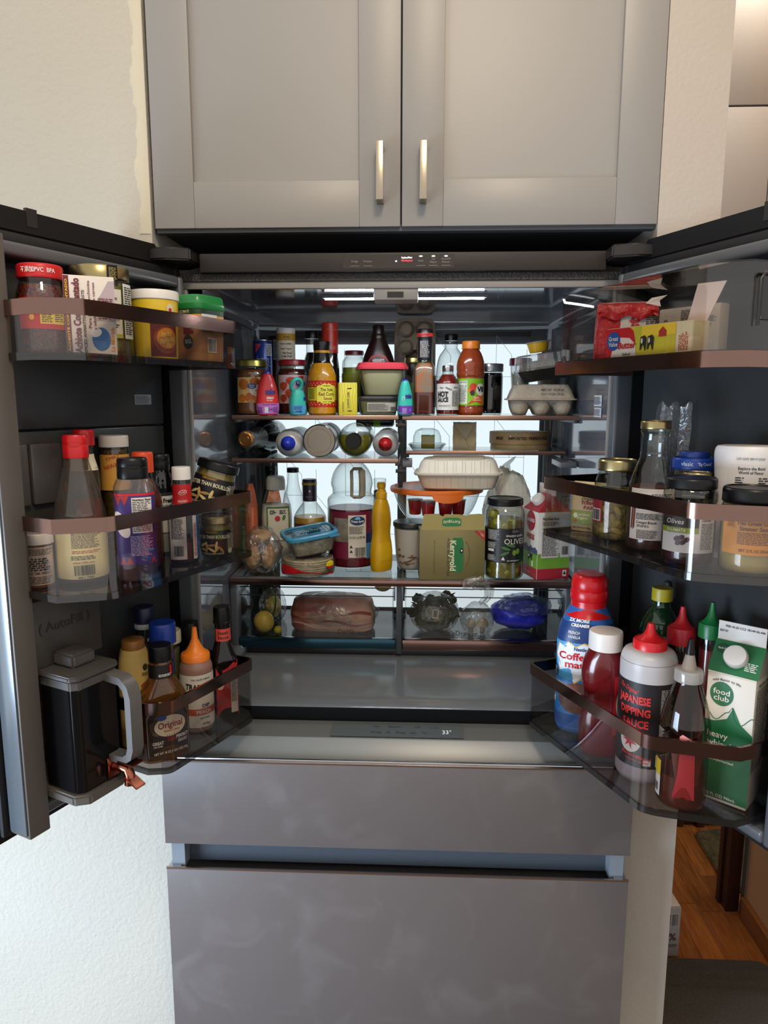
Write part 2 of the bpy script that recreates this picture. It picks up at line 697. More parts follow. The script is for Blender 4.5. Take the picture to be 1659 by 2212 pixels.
# low folded carpet on the hall floor in front of the boards
carpet = M('#403a34', 0.97, var=(240, '#5a534a', 0.22), bump=(420, 0.9, 0.004))
cf = thing('folded_carpet', 'dark charcoal carpet folded in flat layers on the hall floor', 'carpet', (0.782, 0.28, 0.0))
for i, (y0, y1, zt) in enumerate(((-0.50, 0.035, 0.018), (-0.44, 0.085, 0.012), (-0.4, 0.135, 0.008), (-0.36, 0.185, 0.006))):
    z0 = (0.0505, 0.0335, 0.0168, 0.0006)[i]
    loft('carpet_layer', [(0.200, (y1 - y0) / 2 - 0.006, z0, 14), (0.2045, (y1 - y0) / 2, z0 + 0.004, 14), (0.2045, (y1 - y0) / 2, z0 + 0.012, 14), (0.200, (y1 - y0) / 2 - 0.006, z0 + 0.0162, 14)],
         carpet, cf, seg=48, off=(0, (y0 + y1) / 2))
bx = thing('milk_box', 'small pale carton with a barcode standing on the hall boards', 'box', (0.662, 0.505, 0.002), rad(4))
bxb = box('carton', -0.06, 0.095, -0.03, 0.03, 0.0, 0.148, M('#a8a6a8', 0.6), bx, bev=0.002)
fs = Fl((0.095 - 0.03, -0.03, 0.0), (1, 0, 0), (0, 0, 1))
box('lid_flap', -0.06, 0.092, -0.028, 0.03, 0.148, 0.1535, M('#d8cfc8', 0.6), bx, bev=0.002)
barcode(fs, -0.012, 0.022, 0.095, 0.130, bxb, 5)
text(fs, '%', 0.010, 0.060, 0.03, M('#5a2a30', 0.6), bxb)
fine(fs, -0.01, 0.024, 0.03, 0.04, 2, M('#5a2a30', 0.6), bxb, 3)

# ------------------------------------------------------------------ cabinets
cgrey = M('#8f8c88', 0.42, spec=0.45, bump=(90, 0.03, 0.001))
cdark = M('#57585a', 0.6)
cb = thing('wall_cabinet', 'grey two-door shaker wall cabinet mounted above the refrigerator', 'cabinet', (0.0, WY, 1.809))
cb_z = 2.68 - 1.809
box('carcass', -0.4552, 0.4655, 0.020, 0.60, 0.004, cb_z, M('#4a4c50', 0.7), cb)
box('bottom_rail', -0.449, 0.465, 0.010, 0.03, -0.006, 0.006, cdark, cb)


def shaker(x0, x1):
    """door built as stiles, rails and a recessed panel"""
    d = box('door', x0 + 0.06, x1 - 0.06, 0.009, 0.018, 0.07, cb_z - 0.06, cgrey, cb)
    box('stile', x0, x0 + 0.0745, 0.0, 0.020, 0.0, cb_z, cgrey, d, bev=0.0012)
    box('stile', x1 - 0.0745, x1, 0.0, 0.020, 0.0, cb_z, cgrey, d, bev=0.0012)
    box('rail', x0 + 0.0745, x1 - 0.0745, 0.0004, 0.020, 0.0, 0.081, cgrey, d, bev=0.0012)
    box('rail', x0 + 0.0745, x1 - 0.0745, 0.0004, 0.020, cb_z - 0.08, cb_z, cgrey, d, bev=0.0012)
    return d


nickel = M('#b3a692', 0.28, metal=1.0, bump=(300, 0.03))
for x0, x1, hx in ((-0.449, 0.0040, -0.032), (0.0070, 0.465, 0.045)):
    d = shaker(x0, x1)
    hz0, hz1 = 0.038, 0.136
    box('handle', hx - 0.0066, hx + 0.0066, -0.034, -0.024, hz0, hz1, nickel, d, bev=0.001)
    box('handle_post', hx - 0.0066, hx + 0.0066, -0.026, 0.001, hz0, hz0 + 0.010, nickel, d, bev=0.001)
    box('handle_post', hx - 0.0066, hx + 0.0066, -0.026, 0.001, hz1 - 0.010, hz1, nickel, d, bev=0.001)

uc = thing('far_wall_cabinet', 'plain grey wall cabinet seen past the plastered wall end', 'cabinet', (0.745, 0.55, 1.45))
box('carcass', 0.0, 0.235, 0.02, 0.10, 0.0, 1.22, M('#77777a', 0.6), uc)
for x0, x1 in ((0.0, 0.116), (0.119, 0.235)):
    for z0, z1 in ((0.0, 0.720), (0.724, 1.22)):
        box('door', x0, x1, 0.0, 0.02, z0, z1, M('#8b8b8d', 0.5), uc, bev=0.0015)

# ------------------------------------------------------------------ refrigerator
fr = thing('refrigerator', 'wide open French-door refrigerator in grey matte glass with copper trims', 'refrigerator', (0, 0, 0))
liner_m = M('#5c5f65', 0.07, spec=0.7)
case_m = M('#39383a', 0.5)
black_m = M('#0b0b0c', 0.55)
rubber = M('#111113', 0.6)
copper = M('#86695f', 0.17, metal=1.0)
copper2 = M('#a88474', 0.28, metal=1.0)
steel = M('#c9ccd0', 0.12, metal=1.0)


def drawer_glass():
    m = M('#655e5b', 0.38, spec=0.42)
    nt = m.node_tree
    b = nt.nodes['Principled BSDF']
    tc = nt.nodes.new('ShaderNodeTexCoord')
    n = nt.nodes.new('ShaderNodeTexNoise')
    n.inputs['Scale'].default_value = 9
    n.inputs['Detail'].default_value = 8
    n.inputs['Distortion'].default_value = 0.8
    r = nt.nodes.new('ShaderNodeValToRGB')
    r.color_ramp.elements[0].position = 0.52
    r.color_ramp.elements[1].position = 0.72
    r.color_ramp.elements[0].color = hexc('#625b58')
    r.color_ramp.elements[1].color = hexc('#6b6562')
    nt.links.new(tc.outputs['Object'], n.inputs['Vector'])
    nt.links.new(n.outputs['Fac'], r.inputs['Fac'])
    nt.links.new(r.outputs['Color'], b.inputs['Base Color'])
    return m


glassfront = drawer_glass()

# case and liner
box('case_side', -0.445, -0.4075, 0.12, 0.72, 0.05, 1.728, case_m, fr)
box('case_side', 0.4075, 0.445, 0.12, 0.72, 0.05, 1.728, case_m, fr)
box('case_back', -0.407, 0.407, 0.665, 0.72, 0.05, 1.728, case_m, fr)
box('case_top', -0.407, 0.407, 0.13, 0.665, 1.7165, 1.728, case_m, fr)
bm = bmesh.new()
bmesh.ops.create_cube(bm, size=1)
for v in bm.verts:
    v.co = Vector((v.co.x * 0.81, 0.385 + v.co.y * 0.53, (0.878 + 1.706) / 2 + v.co.z * (1.706 - 0.878)))
bmesh.ops.delete(bm, geom=[f for f in bm.faces if f.calc_center_median().y < 0.13], context='FACES_ONLY')
bmesh.ops.bevel(bm, geom=[e for e in bm.edges if not e.is_boundary], offset=0.032, segments=5, affect='EDGES')
from_bm('liner', bm, liner_m, fr, 60)
# pale lip of the liner round the opening
for x0, x1, z0, z1 in ((-0.4075, 0.4075, 1.703, 1.7165), (-0.4075, -0.400, 0.872, 1.703), (0.400, 0.4075, 0.872, 1.703)):
    box('liner_lip', x0, x1, 0.112, 0.124, z0, z1, M('#8b8782', 0.4), fr, bev=0.002)
box('case_rail', -0.445, 0.445, 0.108, 0.135, 1.7165, 1.7295, M('#2f2b28', 0.45, bump=(220, 0.9, 0.003)), fr)
box('ceiling_bracket', -0.046, 0.038, 0.116, 0.17, 1.682, 1.706, M('#85817c', 0.4), fr, bev=0.003)
box('bracket_slot', -0.020, 0.010, 0.114, 0.12, 1.687, 1.697, black_m, fr)

# control panel across the top
cpm = M('#2e2a28', 0.5, spec=0.3)
cp = box('control_panel', -0.368, 0.378, 0.092, 0.30, 1.7300, 1.7635, cpm, fr, bev=0.002)
cs = Fl((0.0, 0.092, 1.7465), (1, 0, 0), (0, 0, 1))
patch('touch_area', cs, -0.1005, 0.1035, -0.0115, 0.0130, M('#322d2a', 0.42, spec=0.3), cp, 0.0005)
grey_t = M('#8b847c', 0.6)
for body, x, z in (('Fridge', -0.079, 0.001), ('Freezer', -0.055, 0.001), ('WiFi', 0.042, 0.001), ('Ice', 0.065, 0.0045), ('Maker', 0.065, -0.001), ('AutoFill', 0.088, 0.0045), ('Pitcher', 0.088, -0.001)):
    text(cs, body, x, z, 0.0052, grey_t, cp, bold=0.0)
for x in (-0.079, -0.055, 0.042, 0.065, 0.088):
    patch('key_line', cs, x - 0.008, x + 0.008, -0.0072, -0.0065, grey_t, cp, 0.001)
lit = M('#ffffff', 0.5, emit=1.2)
for x in (0.042, 0.065, 0.088):
    blob('indicator_light', cs, x, 0.0095, ell(0.0034, 0.0012, 12), lit, cp)
blob('indicator_light', cs, -0.003, 0.001, ell(0.0018, 0.0014, 12), lit, cp)
text(cs, 'ReplaceFilter', 0.0165, 0.0070, 0.004, lit, cp, bold=0.03, width=0.020)
text(cs, 'FilterExpired', 0.0165, 0.0018, 0.0042, M('#ff3a48', 0.5, emit=1.0), cp, bold=0.03, width=0.020)
# hinge covers
for s in (-1, 1):
    hp = [(0.0, 0.0), (0.0, 0.036), (-0.03, 0.05), (-0.070, 0.05), (-0.083, 0.040), (-0.083, 0.010), (-0.07, -0.004), (-0.04, -0.006)]
    prism('hinge_cover', [(s * (0.372 - a) + (0.004 if s > 0 else 0), 0.15 - (0.05 - b) * 2.0) for a, b in hp], 1.744, 1.766, M('#201d1c', 0.38, spec=0.35), fr, bev=0.003)

# bright rear wall: lit translucent panel in a dark frame
box('air_tower', -0.388, 0.398, 0.637, 0.652, 0.90, 1.692, M('#55585d', 0.22), fr, bev=0.004)
box('air_slot', -0.31, 0.33, 0.6335, 0.638, 1.658, 1.670, black_m, fr)
wallm = bpy.data.materials.new('light_wall')
wallm.use_nodes = True
nt = wallm.node_tree
nt.nodes.remove(nt.nodes['Principled BSDF'])
em = nt.nodes.new('ShaderNodeEmission')
em.inputs[0].default_value = (0.80, 0.93, 1.0, 1)
em.inputs[1].default_value = 1.02
nt.links.new(em.outputs[0], nt.nodes['Material Output'].inputs[0])
lw = box('light_wall', -0.335, 0.360, 0.630, 0.6365, 0.93, 1.638, wallm, fr)
# thin etched lines on the panel: a wide grid with slanting strokes
V, Fc = [], []


def stroke(x0, z0, x1, z1, w=0.0009):
    dx, dz = x1 - x0, z1 - z0
    L = math.hypot(dx, dz)
    nx, nz = -dz / L * w / 2, dx / L * w / 2
    k = len(V)
    V.extend([(x0 + nx, 0.6292, z0 + nz), (x1 + nx, 0.6292, z1 + nz), (x1 - nx, 0.6292, z1 - nz), (x0 - nx, 0.6292, z0 - nz)])
    Fc.append((k, k + 1, k + 2, k + 3))


for i in range(9):
    x = -0.31 + i * 0.079
    for j in range(6):
        z = 1.03 + j * 0.105
        stroke(x, z, x, z + 0.07 if (i + j) % 2 else z + 0.105)
        if (i + j) % 2 == 0:
            stroke(x, z, min(x + 0.079, 0.355), z)
            if x + 0.04 < 0.355:
                stroke(x, z + 0.105, x + 0.04, z + 0.055)
                stroke(x + 0.04, z + 0.055, x + 0.04, z)
put('etched_pattern', V, Fc, M('#8fa3b0', 0.6), lw)
# LED bar under the ceiling
box('light_housing', -0.155, 0.175, 0.210, 0.222, 1.6990, 1.7058, M('#5a5d62', 0.3), fr)
box('light_bar', -0.150, 0.170, 0.2125, 0.2195, 1.6964, 1.6989, M('#f4f8ff', 0.4, emit=120.0), fr)

# rating labels on the side wall
ws = Fl((0.4042, 0.30, 1.45), (0, -1, 0), (0, 0, 1))
for s0, s1, z0, z1, sd in ((0.060, 0.122, 0.034, 0.056, 2), (0.064, 0.122, 0.012, 0.031, 5)):
    lab_ = patch('rating_label', ws, s0, s1, z0, z1, M('#c9cdd2', 0.5), fr, 0.0006)
    fine(ws, s0 + 0.002, s1 - 0.002, z0 + 0.003, z1 - 0.003, 4, INK, lab_, sd)

# shelves
shelf_glass = G('#f2f7f5', 1.45, 0.02)


def shelf(x0, x1, y0, y1, z, trim_h=0.0105, trim_m=copper2):
    s = box('shelf', x0, x1, y0 + 0.006, y1, z - 0.0055, z - 0.0003, shelf_glass, fr)
    box('shelf_trim', x0, x1, y0, y0 + 0.007, z - trim_h, z, trim_m, s, bev=0.0015)
    for x in (x0, x1 - 0.008):
        box('shelf_bracket', x, x + 0.008, y0 + 0.02, y1 + 0.02, z - 0.018, z - 0.0057, M('#4c4f54', 0.4), s, bev=0.001)
    return s


shelf(-0.386, -0.0035, 0.36, 0.61, 1.4612)
shelf(0.0045, 0.4035, 0.36, 0.61, 1.4612)
shelf(-0.390, -0.0035, 0.36, 0.61, 1.3625)
shelf(0.0120, 0.3950, 0.455, 0.61, 1.3745, 0.010)
box('sliding_rail', 0.0055, 0.028, 0.36, 0.47, 1.3430, 1.3560, M('#55585c', 0.3), fr, bev=0.002)
box('sliding_rail', 0.365, 0.402, 0.36, 0.47, 1.3430, 1.3560, M('#55585c', 0.3), fr, bev=0.002)
mainsh = box('main_shelf', -0.402, 0.402, 0.372, 0.625, 1.0735, 1.0797, G('#eef4f2', 1.45, 0.02), fr)
box('shelf_frame', -0.402, 0.402, 0.352, 0.374, 1.064, 1.0797, M('#5f6163', 0.22), mainsh, bev=0.002)
box('shelf_trim', -0.402, 0.402, 0.348, 0.3525, 1.064, 1.0790, copper, mainsh, bev=0.001)
for x0, x1 in ((-0.402, -0.388), (0.388, 0.402)):
    box('shelf_frame', x0, x1, 0.374, 0.625, 1.066, 1.0799, M('#5f6163', 0.22), mainsh)
box('shelf_frame', -0.388, 0.388, 0.605, 0.625, 1.066, 1.0799, M('#5f6163', 0.22), mainsh)
# rails on the rear wall and between the half shelves
for x in (-0.375, -0.012, 0.372):
    box('shelf_rail', x, x + 0.024, 0.620, 0.632, 0.95, 1.62, M('#5a5e61', 0.35), fr, bev=0.002)
for z in (1.405, 1.300):
    box('shelf_latch', -0.004, 0.006, 0.365, 0.40, z - 0.005, z + 0.046, black_m, fr, bev=0.002)
    box('latch_clip', -0.010, 0.013, 0.362, 0.372, z + 0.030, z + 0.038, M('#1c1c1d', 0.4), fr, bev=0.001)

# crisper drawers
cl_drawer = G('#f3f2f0', 1.42, 0.02)
for x0, x1, hm, words_ in ((-0.386, -0.010, M('#2f4f5c', 0.16, metal=0.9), 'DeliDrawer'), (0.008, 0.388, copper, 'VeggieDrawer')):  # deli handle is copper too: its teal is a reflection painted into the colour
    dz0, dz1 = 0.902, 1.058
    d = box('crisper_drawer', x0 + 0.004, x1 - 0.004, 0.374, 0.378, dz0 + 0.028, dz1 - 0.004, cl_drawer, fr)
    box('drawer_side', x0 + 0.004, x0 + 0.007, 0.378, 0.60, dz0 + 0.01, dz1 - 0.02, cl_drawer, d)
    box('drawer_side', x1 - 0.007, x1 - 0.004, 0.378, 0.60, dz0 + 0.01, dz1 - 0.02, cl_drawer, d)
    box('drawer_base', x0 + 0.007, x1 - 0.007, 0.378, 0.60, dz0 + 0.022, dz0 + 0.026, G('#d9dcdc', 1.42, 0.05), d)
    box('drawer_handle', x0, x1, 0.362, 0.380, dz0 + 0.003, dz0 + 0.027, hm, d, bev=0.0015)
    for z in (dz1 - 0.006, dz1 - 0.026):
        box('drawer_rim', x0 + 0.002, x1 - 0.002, 0.3722, 0.3738, z, z + 0.0022, M('#2b2d2f', 0.2), d)
    ds = Fl(((x0 + x1) / 2, 0.3735, dz0 + 0.042), (1, 0, 0), (0, 0, 1))
    text(ds, words_, 0.09 if x0 < 0 else -0.06, 0.0, 0.017, M('#3a2c26', 0.5), d, bold=0.0)
box('drawer_divider', -0.0075, 0.0055, 0.368, 0.62, 0.892, 1.0635, M('#3b3d40', 0.35), fr, bev=0.001)
for x0, x1 in ((-0.404, -0.3875), (0.3895, 0.404)):
    box('drawer_support', x0, x1, 0.36, 0.62, 0.884, 1.0635, M('#4d5054', 0.25), fr, bev=0.002)
box('drawer_track', -0.386, 0.388, 0.385, 0.62, 0.8835, 0.8985, M('#2b2c2e', 0.35), fr, bev=0.002)
# sill of the compartment
prism('sill', [(0.104, 0.874), (0.110, 0.8778), (0.16, 0.8795), (0.40, 0.8835), (0.40, 0.8735), (0.104, 0.8735)], -0.404, 0.404, M('#6a6e72', 0.14, spec=0.6), fr, fn=lambda a, b, z: (z, a, b), smooth=40)
box('gap_seal', -0.404, 0.404, 0.1215, 0.16, 0.820, 0.8732, M('#050505', 0.7, spec=0.2), fr)

# middle drawer: profile in depth and height, extruded across
top_m = M('#6f7270', 0.30, spec=0.5)
mdw = 0.454
md = box('middle_drawer', -mdw, mdw, 0.0, 0.006, 0.629, 0.8035, glassfront, fr, bev=0.0008)
prism('drawer_body', [(0.0062, 0.632), (0.0062, 0.8035), (0.022, 0.8035), (0.0455, 0.8345), (0.0475, 0.8360), (0.118, 0.8375), (0.118, 0.632)], -mdw + 0.002, mdw - 0.002, top_m, md, fn=lambda a, b, z: (z, a, b), smooth=30)
box('chrome_strip', -mdw + 0.03, mdw - 0.04, 0.004, 0.0135, 0.8038, 0.8105, steel, md, bev=0.0015)
box('chrome_edge', -mdw, mdw, -0.0004, 0.0035, 0.8030, 0.8062, M('#c9b7ab', 0.25, metal=1.0), md)
dsp = Fl((0.0, 0.0, 0.83665), (1, 0, 0), (0, 1, 0.021))
patch('display', dsp, -0.130, 0.135, 0.050, 0.108, M('#5f686b', 0.25), md, 0.0007)
blu = M('#39434b', 0.6)
for body, x, y in (('Freezer', -0.040, 0.092), ('Refrigerator', -0.003, 0.092), ('Chiller', 0.044, 0.092), ('Ctrl Lock', 0.077, 0.092), ('Wine', 0.058, 0.068), ('Snacks', 0.034, 0.068), ('Beverages', 0.010, 0.068), ('Deli', -0.015, 0.068), ('Set Freeze', -0.040, 0.068)):
    text(dsp, body, x, y, 0.011, blu, md, bold=0.0, width=0.0021 * len(body))
V33 = M('#dfe8ec', 0.5, emit=0.5)
text(dsp, '33°', 0.102, 0.072, 0.022, V33, md, bold=0.0, width=0.018)
# handle recess between the drawers
box('handle_recess', -0.442, 0.442, 0.042, 0.06, 0.566, 0.640, M('#4b5158', 0.3), fr)
for x in (-0.446, 0.420):
    box('recess_cheek', x, x + 0.026, 0.012, 0.044, 0.570, 0.630, M('#7d858d', 0.3), fr)
ld = box('freezer_drawer', -mdw, mdw, 0.0, 0.006, 0.10, 0.5755, glassfront, fr, bev=0.0008)
box('drawer_body', -mdw + 0.002, mdw - 0.002, 0.0062, 0.11, 0.10, 0.556, M('#2c2c2d', 0.5), ld)
box('chrome_edge', -mdw, mdw, -0.0004, 0.0035, 0.5735, 0.5775, M('#c9b7ab', 0.25, metal=1.0), ld)
for x in (-mdw + 0.003, mdw - 0.027):
    box('chrome_corner', x, x + 0.024, 0.0035, 0.03, 0.5560, 0.5765, steel, ld)
box('toe_plate', -0.44, 0.44, 0.03, 0.12, 0.0, 0.095, black_m, fr)

# ---- doors -------------------------------------------------------------------
aL, aR = rad(24.8), rad(23.5)
oL = Vector((-0.416, 0.112, 0))
oR = Vector((0.4175, 0.111, 0))


def DL(u, w, z):
    return (oL.x - math.sin(aL) * u + math.cos(aL) * w, oL.y - math.cos(aL) * u - math.sin(aL) * w, z)


def DR(u, w, z):
    return (oR.x + math.sin(aR) * u - math.cos(aR) * w, oR.y - math.cos(aR) * u - math.sin(aR) * w, z)


bin_m = G('#f5f2f0', 1.40, 0.02, edge=0.6)
bin_bot = G('#e9e5e1', 1.42, 0.05)
door_in = M('#53565a', 0.30, spec=0.5)
door_in2 = M('#37393a', 0.30, spec=0.4)


def wall_path(u0, u1, w0, w1, ch_u, ch_w):
    """bin outline from the hinge end round the front to the free end, front corner rounded off"""
    p = [(u0, w0), (u0, w1 - 0.008), (u0 + 0.003, w1 - 0.002), (u0 + 0.010, w1)]
    c0, c1 = (u1 - ch_u, w1), (u1, w1 - ch_w)
    n = 5
    p.append((c0[0] - 0.012, c0[1]))
    for i in range(n + 1):
        t = i / n
        a = ((1 - t) ** 2 * (c0[0] - 0.012) + 2 * t * (1 - t) * c0[0] + t * t * (c0[0] + (c1[0] - c0[0]) * 0.25),
             (1 - t) ** 2 * c0[1] + 2 * t * (1 - t) * c0[1] + t * t * (c0[1] + (c1[1] - c0[1]) * 0.25))
        if i:
            p.append(a)
    p += [(c0[0] + (c1[0] - c0[0]) * 0.85, c0[1] + (c1[1] - c0[1]) * 0.85), c1, (u1, w0)]
    return p


def door_bin(D, door, u0, u1, z0, z1, w1=0.160, ch=(0.045, 0.055), trim=(None, None)):
    path = wall_path(u0, u1, -0.022, w1, *ch)
    sg = 1 if D is DL else -1
    poly = path[:]
    b = prism('door_bin', poly, z0 - 0.0035, z0, bin_bot, door, fn=D, smooth=35)
    ring_wall('bin_wall', path, 0.0022, z0, z1 - 0.002, bin_m, door, D)
    # thick moulded foot line of the bin
    ring_wall('bin_foot', path, 0.003, z0 - 0.008, z0 + 0.0025, G('#a5a2a0', 1.5, 0.02, milky=0.2, milk='#3a3836'), door, D)
    t0, t1 = trim if trim[0] else (z1 - 0.0215, z1)
    out = [(u, w + 0.0012) if w > 0.03 else (u, w) for u, w in path]
    ring_wall('bin_trim', out, 0.0042, t0, t1, copper, door, D)
    return b


def make_door(D, free_flap):
    name = 'left_door' if D is DL else 'right_door'
    # slab: body behind the gasket plane, chamfered at the hinge
    dm = M('#0d0d0e', 0.5, spec=0.3)
    d = prism('fridge_door', [(0.036, -0.032), (0.446, -0.032), (0.446, -0.088), (0.085, -0.088)], 0.818, 1.772, dm, fr, fn=D)
    box('door_skin', 0.088, 0.447, -0.094, -0.0885, 0.815, 1.776, glassfront, d, fn=D)
    prism('door_rim', [(0.008, 0.0), (0.036, 0.0), (0.036, -0.034), (0.034, -0.030), (0.014, -0.006)], 0.818, 1.746, dm, d, fn=D)
    box('door_rim', 0.420, 0.446, -0.032, 0.0, 0.818, 1.775, dm, d, fn=D)
    prism('door_rim', [(0.036, 1.715), (0.036, 1.750), (0.056, 1.775), (0.420, 1.775), (0.420, 1.715)], -0.032, 0.0, dm, d, fn=lambda a, b, c: D(a, c, b))
    box('door_rim', 0.036, 0.420, -0.032, 0.0, 0.818, 0.862, dm, d, fn=D)
    # gasket frame
    for u0, u1, z0, z1 in ((0.004, 0.020, 0.830, 1.738), (0.428, 0.442, 0.830, 1.738), (0.020, 0.428, 1.722, 1.738), (0.020, 0.428, 0.830, 0.844)):
        box('gasket', u0, u1, 0.0, 0.010, z0, z1, rubber, d, bev=0.003, fn=D)
    box('top_strip', 0.060, 0.44, 0.0, 0.004, 1.742, 1.773, M('#101011', 0.5, spec=0.3), d, fn=D)
    box('hinge_plate', 0.006, 0.03, -0.006, 0.003, 1.7465, 1.751, M('#77746f', 0.4), d, fn=D)
    box('top_clip', 0.300, 0.318, -0.001, 0.005, 1.752, 1.7785, M('#202021', 0.4), d, fn=D)
    # inner liner: recessed panel inside a raised frame
    box('inner_panel', 0.034, 0.422, -0.0318, -0.026, 0.855, 1.718, door_in2, d, fn=D)
    for u0, u1, z0, z1 in ((0.020, 0.034, 0.845, 1.720), (0.412, 0.428, 0.845, 1.720), (0.034, 0.412, 1.700, 1.720), (0.034, 0.412, 0.845, 0.866)):
        box('inner_frame', u0, u1, -0.026, 0.034, z0, z1, door_in, d, bev=0.006, seg=3, fn=D)
    return d


dL = make_door(DL, True)
dR = make_door(DR, False)
# folding centre post on the free edge of the first door
fp = box('centre_post', 0.396, 0.4315, 0.012, 0.058, 0.836, 1.722, M('#57524d', 0.4), dL, bev=0.002, fn=DL)
box('post_face', 0.4316, 0.4345, 0.016, 0.054, 0.842, 1.716, M('#7d868c', 0.22, metal=0.6), dL, bev=0.001, fn=DL)
# panels above the mid bin of the first door
box('ice_panel', 0.050, 0.396, -0.026, -0.004, 1.452, 1.690, M('#323435', 0.32, spec=0.4), dL, bev=0.0015, fn=DL)
box('ice_panel', 0.050, 0.396, -0.026, -0.005, 1.200, 1.4485, M('#353636', 0.32, spec=0.4), dL, bev=0.0015, fn=DL)
for u0, u1 in ((0.345, 0.388), (0.285, 0.340)):
    box('panel_boss', u0, u1, -0.005, 0.004, 1.335, 1.430, M('#4c4a48', 0.35), dL, bev=0.003, fn=DL)
# docking housing of the pitcher
box('pitcher_dock', 0.262, 0.402, -0.026, 0.042, 1.085, 1.195, M('#403e3b', 0.38, spec=0.35), dL, bev=0.003, fn=DL)
dk = Fl(DL(0.332, 0.042, 1.142), Vector(DL(0, 0, 0)) - Vector(DL(1, 0, 0)), (0, 0, 1))
text(dk, '( AutoFill )', 0.0, 0.008, 0.022, M('#24221f', 0.4), dL, bold=0.0)
prism('pitcher_tray', [(0.296, -0.026), (0.296, 0.115), (0.308, 0.128), (0.375, 0.128), (0.392, 0.110), (0.392, -0.026)], 0.884, 0.900, M('#57524c', 0.38, spec=0.35), dL, fn=DL, bev=0.003)
# service labels stuck on the inner panels
sl = Fl(DL(0.10, -0.0036, 1.50), Vector(DL(0, 0, 0)) - Vector(DL(1, 0, 0)), (0, 0, 1))
patch('service_label', sl, -0.02, 0.02, -0.012, 0.006, M('#7a8082', 0.6), dL, 0.0004)
fine(sl, -0.018, 0.018, -0.010, 0.004, 4, M('#4a4e50', 0.6), dL, 2)

door_bin(DL, dL, 0.037, 0.400, 1.559, 1.633, 0.160, ch=(0.030, 0.050))
door_bin(DL, dL, 0.020, 0.398, 1.2165, 1.331, 0.171, ch=(0.050, 0.055))
door_bin(DL, dL, 0.009, 0.253, 0.8800, 1.000, 0.152, ch=(0.020, 0.030))
door_bin(DR, dR, 0.030, 0.438, 1.2635, 1.362, 0.176, ch=(0.055, 0.070))
door_bin(DR, dR, 0.002, 0.396, 0.8830, 1.002, 0.173, ch=(0.075, 0.100))
door_bin(DR, dR, 0.036, 0.405, 1.5600, 1.5640, 0.166, ch=(0.030, 0.035), trim=(1.5400, 1.5610))
# tall clear cover of the top bin
cpth = wall_path(0.040, 0.402, -0.020, 0.162, 0.032, 0.036)
ring_wall('bin_cover', cpth, 0.002, 1.5625, 1.672, bin_m, dR, DR)
prism('cover_top', cpth, 1.672, 1.6745, bin_m, dR, fn=DR)
box('cover_handle', 0.4045, 0.4075, 0.03, 0.115, 1.600, 1.655, G('#6d6a64', 1.5, 0.03), dR, bev=0.001, fn=DR)
fl_ = [DR(0.409, 0.030, 1.592), DR(0.409, 0.030, 1.650), DR(0.409, 0.036, 1.657), DR(0.409, 0.115, 1.657), DR(0.409, 0.121, 1.650), DR(0.409, 0.121, 1.592)]
tube('cover_rim', fl_, 0.0022, M('#1c1c1c', 0.3), dR)
# small stop on the inner panel of the second door
box('panel_stop', 0.125, 0.140, -0.026, -0.016, 1.125, 1.175, M('#303233', 0.35), dR, bev=0.004, fn=DR)

# ------------------------------------------------------------------ things kept in the refrigerator: shared builders
CX, CY = 0.0337, -1.2653
CLEAR = G('#f4f7f6', 1.46, 0.03, edge=0.18)
CLEARP = G('#f3f4f4', 1.42, 0.06, milky=0.06, edge=0.3)
GREENGL = G('#3f6b3a', 1.45, 0.03)
SMOKE = G('#f0ece8', 1.42, 0.05, milky=0.14, milk='#8f8a80', edge=0.4)
GOLD = M('#a6966a', 0.30, metal=1.0)
BLACKP = M('#0a0a0b', 0.35, spec=0.3)
REDP = M('#c9141a', 0.33)
WHITEP = M('#e4e0da', 0.4)
CREAM = M('#e9e0bf', 0.55)
YEL = M('#e8c21c', 0.5)
NAVY = M('#1b2f78', 0.45)


def face(x, y, extra=0.0):
    return math.atan2(CX - x, y - CY) + rad(extra)


def at(p, name, label, cat, extra=0.0, group=None, tilt=(0, 0)):
    o = thing(name, label, cat, p, 0, group)
    o.rotation_euler = (tilt[0], tilt[1], face(p[0], p[1], extra))
    return o


def vessel(root, prof, mat, fill=None, fz=None, inset=0.0022, seg=36, base=0.003, name='body', smooth=35, phi0=0.0):
    """hollow-looking body with contents up to fz; returns its surface"""
    loft(name, prof, mat, root, seg=seg, smooth=smooth, caps=(True, fill is None))
    if fill is not None:
        P = sec(prof)
        top = fz if fz else P[-1][2]
        zs = sorted({base} | {s[2] for s in P if base < s[2] < top} | {top})
        A = np.array(P)
        inn = [(max(0.002, np.interp(z, A[:, 2], A[:, 0]) - inset), max(0.002, np.interp(z, A[:, 2], A[:, 1]) - inset), z, np.interp(z, A[:, 2], A[:, 3])) for z in zs]
        loft('contents', inn, fill, root, seg=seg, smooth=smooth)
    return Sf(prof, phi0)


def cap(root, r, z0, z1, mat, ribs=0, name='cap', top=0.92, seg=None, flare=1.0):
    seg = seg or (ribs * 2 if ribs else 32)
    h = z1 - z0
    pr = [(r * flare, z0), (r * flare, z0 + h * 0.1), (r, z0 + h * 0.12), (r, z1 - h * 0.14), (r * (0.5 + top / 2), z1 - h * 0.04), (r * top, z1)]
    return loft(name, pr, mat, root, seg=seg, smooth=45, wob=(0.012, seg / 2, 0) if ribs else None)


def lid(root, r, z0, z1, mat, name='lid'):
    h = z1 - z0
    o = loft(name, [(r * 0.985, z0), (r * 1.01, z0 + h * 0.08), (r, z0 + h * 0.2), (r, z1 - h * 0.22), (r * 0.97, z1 - h * 0.05), (r * 0.93, z1), (r * 0.90, z1 - h * 0.1), (r * 0.3, z1 - h * 0.08)], mat, root, seg=40, smooth=40)
    return o


